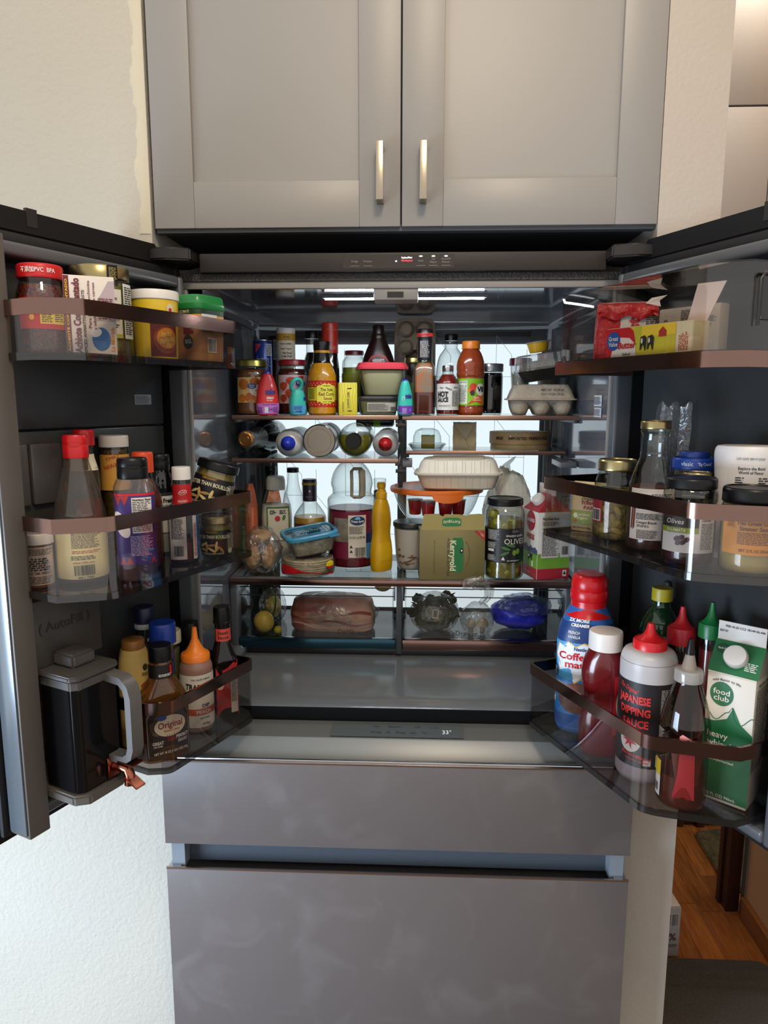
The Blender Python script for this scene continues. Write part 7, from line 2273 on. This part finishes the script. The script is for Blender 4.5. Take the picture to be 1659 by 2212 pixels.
o = ms(-0.047, 0.448, 'mustard_bottle', 'bright yellow mustard squeeze bottle turned sideways', 'bottle', 40)
o.scale = (0.88, 0.88, 0.96)
pr = [(0.029, 0.020, 0.0, 2.6), (0.0315, 0.022, 0.006, 2.7), (0.0325, 0.023, 0.05, 2.7), (0.0275, 0.020, 0.085, 2.5), (0.0265, 0.0195, 0.105, 2.5), (0.0285, 0.021, 0.130, 2.5), (0.024, 0.019, 0.165, 2.3), (0.014, 0.013, 0.188, 2)]
sf = vessel(o, sm(pr, 2), M('#c99a10', 0.35))
loft('cap', [(0.0155, 0.186), (0.0158, 0.188), (0.0158, 0.200), (0.0105, 0.205), (0.0098, 0.212), (0.0118, 0.214), (0.0118, 0.2245), (0.0095, 0.2275)], M('#cf9f12', 0.35), o)
patch('label', sf, -0.026, 0.026, 0.03, 0.075, M('#d2a616', 0.4), o, 0.0005)

# zipped-lid container on tortillas
o = ms(-0.224, 0.416, 'tortilla_pack', 'round pack of tortillas in red printed film', 'pack', 6)
rnd = random.Random(2)
for k in range(7):
    loft('tortilla', [(0.060, 0.003 + k * 0.0052), (0.0612, 0.005 + k * 0.0052), (0.0605, 0.0078 + k * 0.0052)], M('#b5a98a', 0.8, var=(50, '#a3946e', 0.25)), o, seg=30, off=((rnd.random() - 0.5) * 0.004, (rnd.random() - 0.5) * 0.004))
pr = [(0.060, 0.0), (0.0645, 0.003), (0.066, 0.015), (0.0645, 0.033), (0.058, 0.0405), (0.050, 0.0425)]
loft('film', pr, G('#f6f6f6', 1.45, 0.08, milky=0.03, wrinkle=(45, 0.8)), o, seg=60, wob=(0.012, 11, 1.3))
sf = Sf([(s[0] + 0.0012, s[1]) for s in pr])
blob('red_print', sf, -0.016, 0.016, [(-0.070, -0.013), (0.080, -0.013), (0.085, -0.008), (0.030, -0.005), (-0.010, 0.003), (-0.040, 0.012), (-0.070, 0.014)], M('#b5141e', 0.35), o, 0.0012, rings=8)
text(sf, 'MAIZ BLANCO', 0.048, 0.014, 0.009, M('#23482a', 0.5), o, width=0.046, rot=0.16, bold=0.04, off=0.002)
blob('emblem', sf, 0.052, 0.029, ell(0.015, 0.0075), M('#d9c41e', 0.45), o, 0.0016)
blob('emblem', sf, 0.052, 0.024, [(-0.015, 0.002), (-0.006, -0.005), (0.0, -0.007), (0.006, -0.005), (0.015, 0.002), (0.0, -0.002)], M('#b5141e', 0.45), o, 0.002)
text(sf, 'TORTILLAS', 0.004, 0.029, 0.006, M('#4a4a30', 0.5), o, width=0.026, rot=-0.2, off=0.002)

o = thing('food_container', 'rectangular clear container with a blue snap lid tilted on the tortillas', 'container', (-0.216, 0.416, MZ + 0.0530))
o.rotation_mode = 'ZYX'
o.rotation_euler = (rad(7), rad(-5), rad(24))
pr = [(0.046, 0.034, 0.0, 5), (0.050, 0.038, 0.004, 5), (0.060, 0.047, 0.046, 5)]
vessel(o, pr, CLEARP, M('#8f8a72', 0.6, var=(60, '#c9c2aa', 0.14), bump=(60, 1.0, 0.008)), 0.036, inset=0.003)
BL = M('#3f8fb5', 0.3)
loft('lid', [(0.0605, 0.0475, 0.0425, 5), (0.065, 0.052, 0.043, 5), (0.0655, 0.0525, 0.050, 5), (0.063, 0.050, 0.0525, 5), (0.058, 0.045, 0.053, 5), (0.0565, 0.0435, 0.0500, 5)], BL, o, seg=60, caps=(False, False))
lw_ = loft('lid_window', [(0.0565, 0.0435, 0.0490, 5), (0.0565, 0.0435, 0.0500, 5)], G('#a9d2e0', 1.5, 0.04, milky=0.12, milk='#4f93b0'), o, seg=60)
lt = Fl((0, 0, 0.0502), (1, 0, 0), (0, 1, 0))
text(lt, 'Ziploc', 0.004, 0.0, 0.022, BL, lw_, width=0.060, bold=0.02, rot=0.0)
for k in (0.030, 0.024):
    q = [(-k * 1.5, -k, 0.0503), (k * 1.5, -k, 0.0503), (k * 1.5, k, 0.0503), (-k * 1.5, k, 0.0503)]
    tube('lid_ridge', q, 0.0007, BL, lw_, 5, True)
box('lid_tab', 0.035, 0.060, -0.058, -0.050, 0.0425, 0.0455, BL, o, bev=0.001)

# white tub carrying the bowl
o = ms(0.027, 0.468, 'yogurt_cup', 'deep clear cup of yogurt streaked with brown crumbs', 'cup', 0)
o.scale = (1, 1, 1.035)
pr = [(0.026, 0.0), (0.033, 0.004), (0.038, 0.025), (0.042, 0.075), (0.0435, 0.106)]
sf = vessel(o, sm(pr), CLEARP, M('#d0c9bd', 0.6), 0.100, inset=0.002)
rnd = random.Random(9)
si = Sf([(s[0] - 0.0012, s[1]) for s in sm(pr)])
for i in range(16):
    blob('crumb_streak', si, -0.035 + rnd.random() * 0.06, 0.012 + abs(rnd.gauss(0, 0.018)) + 0.004, ell(0.004 + rnd.random() * 0.007, 0.0015 + rnd.random() * 0.003, 10, rnd.random() * 0.6), M(('#7a4a1c', '#8f5f2a', '#6a3f18')[i % 3], 0.6), o, 0.0)
loft('rim', [(0.0435, 0.103), (0.0455, 0.105), (0.0458, 0.1125), (0.044, 0.1155), (0.03, 0.1155)], M('#1d2024', 0.35), o)

o = thing('glass_bowl', 'round glass bowl with an orange lid under the takeaway box', 'bowl', (0.088, 0.472, MZ + 0.1200))
pr = [(0.062, 0.0), (0.068, 0.002), (0.090, 0.030), (0.104, 0.066), (0.107, 0.078)]
vessel(o, sm(pr, 2), G('#f4f8f7', 1.5, 0.02), seg=48)
OR = M('#d0661e', 0.4, sss=0.05)
loft('lid', [(0.106, 0.0745), (0.1130, 0.0755), (0.1145, 0.080), (0.1135, 0.0855), (0.108, 0.0875), (0.100, 0.0868), (0.096, 0.0845), (0.01, 0.0840)], OR, o, seg=56)
sf = Sf([(0.1135, 0.07), (0.1135, 0.09)])
V, Fc = [], []
for i in range(13):
    t = (i - 6) / 6
    ph = 0.22 + t * 0.36
    w_ = 0.020 * math.sqrt(max(0, 1 - abs(t) ** 2.5))
    for k in (0, 1):
        V.append((math.sin(ph) * (0.113 + 0.001 * k), -math.cos(ph) * (0.113 + 0.001 * k), 0.0800))
        V.append((math.sin(ph) * (0.1135 + 0.001 * k), -math.cos(ph) * (0.1135 + 0.001 * k), 0.0795 - w_))
for i in range(12):
    a = 4 * i
    Fc += [(a, a + 4, a + 5, a + 1), (a + 2, a + 3, a + 7, a + 6), (a + 1, a + 5, a + 7, a + 3)]
put('lid_tab', V, Fc, OR, o, 40)
for i, (a, rr_, hh, lab) in enumerate(((-1.0, 0.062, 0.034, 'red jelly cup at the bowl rim nearest the mustard'), (-0.34, 0.063, 0.034, 'second red jelly cup inside the glass bowl'), (0.32, 0.063, 0.034, 'third red jelly cup inside the glass bowl'), (0.98, 0.062, 0.034, 'red jelly cup at the bowl side facing the milk'))):
    j = thing('jelly_cup', lab, 'cup', (0.088 + math.sin(a) * rr_, 0.472 - math.cos(a) * rr_, MZ + 0.1200 + 0.022), a, 'red jelly cups in the glass bowl')
    loft('jelly', [(0.0125, 0.0), (0.0145, 0.002), (0.0178, hh)], M('#b3161e', 0.2, coat=0.4), j, seg=24)
    loft('cup_rim', [(0.0178, hh), (0.0195, hh + 0.0008), (0.0190, hh + 0.003), (0.016, hh + 0.003)], G('#f4f4f4', 1.45, 0.05, milky=0.2), j, seg=24)

# takeaway clamshell
o = thing('takeaway_box', 'ribbed white plastic takeaway clamshell on the orange lid', 'box', (0.139, 0.440, MZ + 0.2088))
o.scale = (0.95, 0.92, 0.95)
o.rotation_euler = (0, rad(-0.5), rad(-4))
CW = M('#d0ccc0', 0.55)
CW2 = M('#c6bca6', 0.6)
prb = [(0.084, 0.062, 0.0, 6), (0.090, 0.068, 0.004, 6), (0.102, 0.078, 0.034, 6), (0.109, 0.085, 0.0365, 6), (0.109, 0.085, 0.0385, 6)]
loft('base', prb, CW2, o, seg=72)
prl = [(0.110, 0.086, 0.0390, 6), (0.110, 0.086, 0.0415, 6), (0.102, 0.078, 0.0425, 6), (0.094, 0.070, 0.064, 6), (0.088, 0.064, 0.0715, 6), (0.080, 0.057, 0.0735, 6)]
loft('lid', prl, CW, o, seg=72)
loft('lid_panel', [(0.066, 0.046, 0.0735, 8), (0.0655, 0.0455, 0.0765, 8), (0.063, 0.043, 0.0770, 8)], M('#a89f90', 0.55), o, seg=60)
sl_, sb_ = Sf(prl), Sf(prb)
for i in range(14):
    s_ = -0.071 + i * 0.011 + (0.004 if i % 2 else 0)
    tube('lid_rib', [sl_.at(s_, zz, 0.0004) for zz in (0.0435, 0.050, 0.057, 0.064, 0.070)], 0.0011, CW, o, 6)
for i in range(9):
    s_ = -0.070 + i * 0.0175
    tube('base_rib', [sb_.at(s_, zz, 0.0002) for zz in (0.006, 0.014, 0.024, 0.033)], 0.0009, CW2, o, 6)

# butter carton
o = ms(0.121, 0.388, 'butter_carton', 'opened gold butter carton with green badge and torn flap', 'carton', 0)
o.rotation_euler = (0, 0, face(0.121, 0.388, 6))
GO = M('#857a4c', 0.36, metal=0.3, var=(12, '#786f46', 0.3))
GO2 = M('#93864e', 0.36, metal=0.3)
W_, D_, H_ = 0.076, 0.032, 0.118
b = box('carton', -W_, W_, -D_, D_, 0.0, H_, GO, o, bev=0.0012)
s1 = Fl((0, -D_, 0), (1, 0, 0), (0, 0, 1))
# torn flap standing up from the front edge
fp_ = [(-W_ + 0.002, 0.0), (W_ - 0.002, 0.0), (W_ - 0.004, 0.036), (0.062, 0.0375), (0.040, 0.036), (0.034, 0.0325), (0.024, 0.034), (0.016, 0.036), (-0.018, 0.0365), (-0.022, 0.031), (-0.028, 0.034), (-0.032, 0.0375), (-0.066, 0.0365)]
fl2 = prism('torn_flap', fp_, 0.0, 0.0008, GO2, o, fn=lambda a, c, q: (a, -D_ + 0.0006 + c * 0.16 + q, H_ + c))
s3 = Fl((0, -D_ + 0.0004, H_), (1, 0, 0), (0, 0.16, 1))
KG = M('#1f6b34', 0.45)
bad = [(-0.022, -0.008), (-0.014, -0.010), (0.014, -0.010), (0.022, -0.008), (0.022, 0.006), (0.014, 0.010), (-0.014, 0.010), (-0.022, 0.006)]
blob('badge', s3, -0.002, 0.019, bad, KG, fl2, 0.0004)
text(s3, 'Kerrygold', -0.002, 0.019, 0.0095, M('#c9c8a0', 0.5), fl2, rot=PI, width=0.038, off=0.0010, bold=0.02)
blob('badge', s1, 0.012, 0.058, [(-0.013, -0.040), (0.010, -0.040), (0.014, -0.026), (0.014, 0.030), (0.010, 0.042), (-0.010, 0.042), (-0.015, 0.028), (-0.015, -0.028)], KG, b, 0.0005)
text(s1, 'Kerrygold', 0.001, 0.058, 0.019, M('#d2d2b0', 0.5), b, rot=-PI / 2, width=0.072, off=0.0012, bold=0.03)
blob('print_cow', s1, 0.0215, 0.070, [(-0.004, -0.006), (0.004, -0.005), (0.0035, 0.004), (0.0, 0.006), (-0.004, 0.003)], INK, b, 0.0012)
blob('print_patch', s1, 0.0215, 0.070, ell(0.0018, 0.0022), WHITE, b, 0.0016)
text(s1, 'PURE IRISH BUTTER', -0.010, 0.054, 0.0082, M('#35301c', 0.5), b, rot=-PI / 2, width=0.090, off=0.0009, bold=0.0)
text(s1, 'NET WT. 4 x 8 OZ (227g) STICKS', -0.042, 0.055, 0.0032, M('#35301c', 0.5), b, rot=-PI / 2, width=0.080, off=0.0009, bold=0.0)
blob('red_corner', s1, 0.063, 0.104, [(-0.014, 0.0125), (0.0125, 0.0125), (0.0125, -0.012)], M('#a02a24', 0.45), b, 0.0005, rings=2)
text(s1, '4 x 8 OZ', 0.067, 0.1105, 0.0040, M('#d9b9a0', 0.5), b, rot=-0.75, off=0.0011)
text(s1, 'BARS', 0.069, 0.1055, 0.0040, M('#d9b9a0', 0.5), b, rot=-0.75, off=0.0011)
text(s1, 'MILK FROM GRASS-FED COWS', 0.040, 0.062, 0.0035, M('#55502c', 0.5), b, rot=-PI / 2, width=0.060, off=0.0009, arc=10)
tube('print_ring', [(0.058 + 0.005 * math.cos(t), -D_ - 0.0004, 0.016 + 0.005 * math.sin(t)) for t in [2 * PI * i / 20 for i in range(20)]], 0.0004, M('#55502c', 0.5), b, 5, True)
s4 = Fl((-W_, 0, 0), (0, -1, 0), (0, 0, 1))
barcode(s4, -0.014, 0.014, 0.016, 0.045, b, 3)

# olives
o = ms(0.247, 0.400, 'olive_jar', 'jar of large green olives with black lid and black label', 'jar', -4)
pr = [(0.042, 0.0), (0.0455, 0.005), (0.0462, 0.02), (0.0462, 0.148), (0.0435, 0.162), (0.0405, 0.168), (0.040, 0.174)]
sf = vessel(o, sm(pr, 2), CLEAR, M('#6d6120', 0.25), 0.140, inset=0.004)
lid(o, 0.0425, 0.173, 0.189, BLACKP)
OL = M('#7f7a24', 0.3, var=(60, '#94902f', 0.3))
om = None
for i, (ph, zz) in enumerate(((-0.9, 0.016), (-0.3, 0.018), (0.35, 0.016), (0.95, 0.018), (-0.6, 0.040), (0.05, 0.038), (0.7, 0.040), (-0.5, 0.132), (0.1, 0.128), (0.65, 0.132), (-0.85, 0.150))):
    if om is None:
        om = lump('olive', 0.0135, 0.012, 0.012, OL, o, 1, 0.05, 1.5, 2, flat=False)
        q = om
    else:
        q = om.copy()
        COL.objects.link(q)
        q.parent = o
    q.location = (math.sin(ph) * 0.0315, -math.cos(ph) * 0.0315, zz - 0.010)
    q.rotation_euler = (0.0, 0.0, ph * 3)
lb = patch('label', sf, -0.058, 0.062, 0.042, 0.122, M('#131312', 0.42), o)
fine(sf, -0.038, -0.006, 0.096, 0.119, 8, M('#b5b2a8', 0.5), lb, 3)
fine(sf, -0.038, -0.012, 0.076, 0.090, 4, M('#b5b2a8', 0.5), lb, 4)
patch('label_panel', sf, -0.037, -0.020, 0.068, 0.074, M('#c9c6bc', 0.6), lb, 0.001)
fine(sf, -0.038, -0.014, 0.046, 0.060, 5, M('#b5b2a8', 0.5), lb, 5)
text(sf, 'SPANISH QUEEN', 0.030, 0.1055, 0.0065, M('#cfcdc4', 0.5), lb, width=0.044)
text(sf, 'OLIVES', 0.030, 0.092, 0.0185, M('#cfcdc4', 0.5), lb, width=0.052, bold=0.0)
patch('label_panel', sf, 0.022, 0.038, 0.113, 0.119, M('#55524c', 0.6), lb, 0.001)
LF = M('#3f6a34', 0.45)
for a, zz, rt in ((0.008, 0.076, -0.3), (0.020, 0.083, -0.2), (0.006, 0.064, 0.4)):
    blob('print_leaf', sf, a, zz, ell(0.011, 0.0032, 16, rt), LF, lb)
for a, zz in ((0.028, 0.066), (0.037, 0.069)):
    blob('print_olive', sf, a, zz, ell(0.0048, 0.0068), M('#6f8a2c', 0.45), lb, 0.0016)
text(sf, 'NET DRAINED WT', 0.026, 0.047, 0.0042, M('#cfcdc4', 0.5), lb, width=0.030)
blob('recycle_mark', sf, 0.002, 0.052, [(0.0, 0.005), (0.0045, -0.0035), (-0.0045, -0.0035)], M('#cfcdc4', 0.5), lb)

# milk carton
o = thing('milk_carton', 'red and white gable-top milk carton with meadow picture', 'carton', (0.3478, 0.412, MZ))
o.rotation_euler = (0, 0, rad(16))
hw = 0.0415
body = box('carton', -hw, hw, -hw, hw, 0.0, 0.160, M('#d6d0c4', 0.5), o, bev=0.0015)
zt, zr = 0.160, 0.200
RM = M('#a3222e', 0.45)
V = [(-hw, -hw, zt), (hw, -hw, zt), (hw, hw, zt), (-hw, hw, zt), (0, -hw * 0.45, zr), (0, hw, zr), (0, hw * 0.45, zr)]
gt = put('gable_top', V, [(0, 1, 4), (3, 0, 4, 6), (1, 2, 6, 4), (2, 3, 6), (0, 3, 2, 1)], RM, o)
box('gable_fin', -0.0015, 0.0015, -hw, hw, zr - 0.004, zr + 0.020, M('#d6c6bc', 0.5), o, bev=0.0006)
nf = Vector((-(zr - zt), 0, hw)).normalized()
capo = loft('screw_cap', [(0.0150, 0.0), (0.0158, 0.002), (0.0152, 0.013), (0.0138, 0.0155), (0.011, 0.0155)], M('#d9d4cc', 0.4), o, seg=48, wob=(0.01, 24, 0))
capo.location = Vector((-hw / 2, -0.006, (zt + zr) / 2)) + nf * 0.001
capo.rotation_euler = nf.to_track_quat('Z', 'Y').to_euler()
sA = Fl((-hw, 0, 0), (0, -1, 0), (0, 0, 1))      # narrow visible side
sB = Fl((0, -hw, 0), (1, 0, 0), (0, 0, 1))       # nutrition side
for s_ in (sA, sB):
    patch('red_base', s_, -hw + 0.0006, hw - 0.0006, 0.0006, 0.026, RM, body, 0.0004)
    patch('meadow', s_, -hw + 0.0006, hw - 0.0006, 0.026, 0.062, M('#5f8f2c', 0.5, var=(20, '#7aa83a', 0.3)), body, 0.0004)
blob('print_hill', sA, 0.0, 0.066, [(-0.042, -0.006), (0.042, -0.006), (0.042, 0.004), (0.030, 0.010), (0.020, 0.003), (0.008, 0.012), (-0.006, 0.004), (-0.018, 0.014), (-0.030, 0.006), (-0.042, 0.012)], M('#4a4f6e', 0.5), body, 0.0007, rings=4)
blob('print_cow', sA, 0.006, 0.050, [(-0.011, -0.009), (-0.008, -0.009), (-0.007, -0.002), (0.005, -0.002), (0.006, -0.010), (0.009, -0.009), (0.010, 0.002), (0.014, 0.006), (0.008, 0.008), (-0.010, 0.007)], M('#1d1d1f', 0.5), body, 0.0009)
blob('print_patch', sA, 0.0, 0.052, ell(0.004, 0.003), WHITE, body, 0.0013)
blob('emblem', sA, 0.004, 0.136, [((0.0235 if k % 2 else 0.0225) * math.cos(t), (0.0245 if k % 2 else 0.0235) * math.sin(t)) for k, t in enumerate([2 * PI * i / 40 for i in range(40)])], RM, body, 0.0006)
text(sA, 'DARIGOLD', 0.004, 0.137, 0.011, WHITE, body, width=0.040, off=0.0012, bold=0.03)
text(sA, 'WHOLE', 0.004, 0.098, 0.017, RM, body, width=0.042, bold=0.05)
text(sA, 'WHOLE MILK', -0.006, 0.012, 0.0065, M('#d9a8a0', 0.5), body, width=0.030)
patch('label_panel', sB, -0.032, 0.012, 0.052, 0.150, M('#c9c4ba', 0.6), body, 0.0006)
text(sB, 'Nutrition Facts', -0.010, 0.144, 0.0085, INK, body, width=0.040, bold=0.03, off=0.0012)
text(sB, 'Calories', -0.020, 0.121, 0.0075, INK, body, width=0.020, bold=0.03, off=0.0012)
fine(sB, -0.030, 0.010, 0.128, 0.138, 2, INK, body, 3, off=0.0012)
fine(sB, -0.030, 0.010, 0.056, 0.115, 12, INK, body, 4, off=0.0012)
patch('label_panel', sB, 0.016, 0.040, 0.052, 0.080, M('#c9c4ba', 0.6), body, 0.0006)
barcode(sB, 0.020, 0.036, 0.058, 0.078, body, 5, paper=False)
patch('label_panel', sB, 0.024, 0.034, 0.006, 0.021, M('#d0c4b8', 0.6), body, 0.0008)
blob('recycle_mark', sB, 0.029, 0.014, [(0.0, 0.005), (0.004, -0.003), (-0.004, -0.003)], INK, body, 0.0012)
patch('label_panel', sA, 0.014, 0.022, 0.028, 0.042, M('#c9d0b4', 0.6), body, 0.0008)

# grocery bag behind
o = thing('grocery_bag', 'crumpled thin white grocery bag knotted at the top', 'bag', (0.272, 0.548, MZ), 0)
BAG = G('#f2f0ea', 1.25, 0.25, milky=0.55, milk='#d2cbbb')
lump('bag', 0.058, 0.048, 0.118, BAG, o, 5, 0.20, 1.8, 4, ridge=0.16, smooth=20)
for k, pts in enumerate((((0.0, 0.0, 0.232), (-0.012, -0.012, 0.250), (-0.002, -0.020, 0.262), (0.012, -0.024, 0.276)), ((0.0, 0.0, 0.236), (-0.014, -0.03, 0.226), (-0.026, -0.042, 0.205), (-0.030, -0.048, 0.180)))):
    P = [Vector(p_) for p_ in pts]
    V, Fc = [], []
    for i, p_ in enumerate(P):
        w_ = (0.006, 0.014, 0.013, 0.003)[i]
        for j in range(6):
            t = (j / 5 - 0.5) * 2
            V.append((p_.x + t * w_, p_.y - 0.004 * (j % 2), p_.z + t * w_ * 0.4))
    for i in range(3):
        for j in range(5):
            a = i * 6 + j
            Fc.append((a, a + 1, a + 7, a + 6))
    put('bag_ear', V, Fc, BAG, o, 20)
o = thing('leftovers_tub', 'green-lidded tub half hidden behind the olives', 'tub', (0.370, 0.560, MZ))
box('tub', -0.026, 0.026, -0.030, 0.030, 0.0, 0.105, CLEARP, o, bev=0.004)
box('lid', -0.028, 0.028, -0.032, 0.032, 0.1055, 0.118, M('#1f7d3a', 0.35), o, bev=0.003)

# ------------------------------------------------------------------ crisper contents
DZ = 0.9285
# (lie on the drawer base)
o = thing('bacon_pack', 'long slab of bacon in clear plastic in the deli drawer', 'bacon', (-0.168, 0.455, DZ), rad(-4))
mt = M('#9c5a50', 0.4, var=(9, '#c9a48f', 0.12), bump=(25, 0.3, 0.004))
loft('meat', [(0.098, 0.040, 0.0, 4), (0.104, 0.046, 0.010, 4), (0.105, 0.047, 0.045, 4), (0.098, 0.042, 0.074, 3.5), (0.080, 0.030, 0.084, 3)], mt, o, seg=60)
ss = Sf([(0.104, 0.046, 0.0, 4), (0.105, 0.047, 0.06, 4)])
for k, (zz, c, h_) in enumerate(((0.018, '#c9a48c', 0.005), (0.030, '#8a4238', 0.007), (0.043, '#cfb09a', 0.004), (0.056, '#93463c', 0.008))):
    V, Fc = [], []
    for i in range(30):
        s_ = -0.105 + i * 0.0072
        wv = 0.004 * math.sin(i * 0.45 + k) - 0.0004 * i
        V += [ss.at(s_, zz + wv, 0.0008), ss.at(s_, zz + wv + h_ * (0.6 + 0.4 * math.sin(i * 0.3 + k * 2)), 0.0008)]
        if i:
            a = 2 * (i - 1)
            Fc.append((a, a + 2, a + 3, a + 1))
    put('fat_streak', V, Fc, M(c, 0.4), o, 60)
lump('plastic_film', 0.110, 0.052, 0.048, FILM, o, 8, 0.06, 2.4, 4, ridge=0.08, cut=0.15, smooth=25)
for i, (x, y, zz, a, b_, c, col, nm, lab) in enumerate((
        (-0.335, 0.408, 0.0, 0.0255, 0.0235, 0.027, '#d9c25a', 'apple', 'yellow apple at the wall end of the deli drawer'),
        (-0.298, 0.396, 0.0, 0.010, 0.010, 0.010, '#c9c21c', 'lime', 'small bright yellow lime under the bacon'),
        (-0.045, 0.500, 0.082, 0.022, 0.018, 0.016, '#c9a81c', 'lemon', 'lemon perched behind the end of the bacon'))):
    q = thing(nm, lab, 'fruit', (x, y, DZ + zz))
    lump('fruit', a, b_, c, M(col, 0.4, var=(30, '#b9a03a', 0.3)), q, i, 0.05, 1.2, 3, flat=False)
    loft('stem', [(0.0016, c * 2 - 0.003), (0.0013, c * 2 + 0.004)], M('#5a4a24', 0.7), q, seg=8)
o = thing('produce_bag', 'clear bag with a green edge holding yellow squash', 'bag', (-0.334, 0.515, DZ))
lump('film', 0.034, 0.046, 0.046, FILM, o, 4, 0.08, 2.0, 4, ridge=0.14, cut=0.2, smooth=25)
tube('green_seal', [(0.004 + 0.014 * math.sin(t * 0.3), -0.053 + 0.001 * t, 0.010 + t * 0.010) for t in range(8)], 0.0018, M('#2f6a44', 0.4), o, 6)
q = thing('squash', 'pale yellow squash inside the clear produce bag', 'vegetable', (-0.334, 0.515, DZ + 0.003))
lump('flesh', 0.022, 0.033, 0.030, M('#d2b94e', 0.45), q, 2, 0.08, 1.3, 3)
loft('stem', [(0.005, 0.0585), (0.004, 0.068)], M('#6a6a30', 0.7), q, seg=8)

o = thing('salad_bag', 'bag of dark leafy greens with a white sticker', 'bag', (0.086, 0.450, DZ), rad(4))
lump('film', 0.060, 0.050, 0.052, FILM, o, 2, 0.08, 2.0, 4, ridge=0.10, cut=0.15, smooth=25)
rnd = random.Random(6)
from mathutils import noise as _nz
lump('greens', 0.046, 0.036, 0.040, M('#31431e', 0.55, var=(60, '#4a6030', 0.15), bump=(70, 1.0, 0.012)), o, 3, 0.18, 2.4, 4, ridge=0.25)
leafm = [M('#33451f', 0.5), M('#42582a', 0.5), M('#2a3a1a', 0.5)]
base_leaf = None
for i in range(46):
    ph, th = rnd.random() * 2 * PI, rnd.random()
    V = [(-0.004, -0.014, 0), (0.004, -0.014, 0), (0.012, -0.002, 0.003), (0.010, 0.010, 0.005), (0.0, 0.016, 0.002), (-0.010, 0.010, 0.005), (-0.012, -0.002, 0.003), (0.0, 0.0, -0.001)]
    lf_ = put('leaf', V, [(0, 1, 7), (1, 2, 7), (2, 3, 7), (3, 4, 7), (4, 5, 7), (5, 6, 7), (6, 0, 7)], leafm[i % 3], o, 80)
    cz = 0.016 + 0.066 * th
    rr_ = 0.040 * math.sin(min(1, th + 0.25) * PI * 0.75) + 0.012
    lf_.location = (math.cos(ph) * rr_ * 1.1, math.sin(ph) * rr_ * 0.75, cz)
    lf_.rotation_euler = (rnd.random() * 3, rnd.random() * 3, rnd.random() * 6)
stk = put('sticker', [(-0.012, -0.0535, 0.045), (0.004, -0.0535, 0.043), (0.006, -0.0535, 0.066), (-0.009, -0.0535, 0.068)], [(0, 1, 2, 3)], M('#b9b2a8', 0.6), o)
fine(Fl((0, -0.0535, 0.046), (1, -0.0, 0), (0.13, 0, 1)), -0.009, 0.002, 0.002, 0.019, 5, INK, stk, 3)

o = thing('mushroom_bag', 'thin clear bag pulled up over the drawer edge holding pale mushrooms', 'bag', (0.190, 0.430, DZ))
lump('film', 0.040, 0.034, 0.044, FILM, o, 11, 0.08, 2.2, 4, ridge=0.12, cut=0.25, smooth=25)
V, Fc = [], []
rnd = random.Random(12)
ctrl = [(0.010, -0.012, 0.078), (0.024, -0.026, 0.098), (0.024, -0.040, 0.1272), (0.014, -0.060, 0.1318), (0.002, -0.084, 0.1320), (-0.012, -0.093, 0.142), (-0.016, -0.092, 0.156), (0.0, -0.090, 0.163)]
for i, p_ in enumerate(ctrl):
    w_ = (0.012, 0.011, 0.013, 0.020, 0.028, 0.032, 0.027, 0.016)[i]
    zn = 0.0004 if 2 <= i <= 4 else 0.005
    for j in range(12):
        t = j / 11 * 2 - 1
        V.append((p_[0] + t * w_, p_[1] - 0.003 * (1 + math.cos(j * 1.7 + i)) - 0.002 * rnd.random(), p_[2] + zn * math.sin(j * 1.3 + i)))
for i in range(len(ctrl) - 1):
    for j in range(11):
        a = i * 12 + j
        Fc.append((a, a + 1, a + 13, a + 12))
put('bag_neck', V, Fc, G('#f2f2f0', 1.5, 0.1, milky=0.14, milk='#b9b4a8', wrinkle=(40, 1.0)), o, 25)
text(Fl((-0.006, -0.103, 0.150), (1, 0, 0), (0, 0.05, 1)), 'OPEN HERE', 0.0, 0.0, 0.008, M('#3f5a3a', 0.5), o, width=0.034)
for i, (dx, dy, r_, lab) in enumerate(((-0.015, -0.002, 0.013, 'pale mushroom nearer the greens in the thin bag'), (0.014, -0.001, 0.0145, 'larger pale mushroom in the thin bag'))):
    q = thing('mushroom', lab, 'vegetable', (0.190 + dx, 0.430 + dy, DZ + 0.0015))
    loft('stalk', [(0.006, 0.0), (0.0065, 0.014)], M('#b9a98c', 0.6), q, seg=16)
    loft('mushroom_cap', sm([(r_ * 0.6, 0.012), (r_, 0.016), (r_ * 0.92, 0.026), (r_ * 0.5, 0.034), (0.001, 0.036)], 2), M('#c2b292', 0.6), q, seg=24)

o = thing('frozen_fruit_bag', 'bright blue plastic bag under crinkled clear film', 'bag', (0.298, 0.470, DZ), rad(-8))
BLB = M('#3540e6', 0.35, bump=(40, 0.5, 0.006))
lump('blue_bag', 0.068, 0.046, 0.040, BLB, o, 6, 0.12, 1.8, 4, ridge=0.12, smooth=30)
lump('clear_film', 0.060, 0.040, 0.026, G('#e6eaf6', 1.5, 0.08, milky=0.16, milk='#a9b4e0', wrinkle=(40, 1.0)), o, 9, 0.2, 2.0, 4, ridge=0.2, smooth=25, loc=(0.014, -0.022, 0.042))
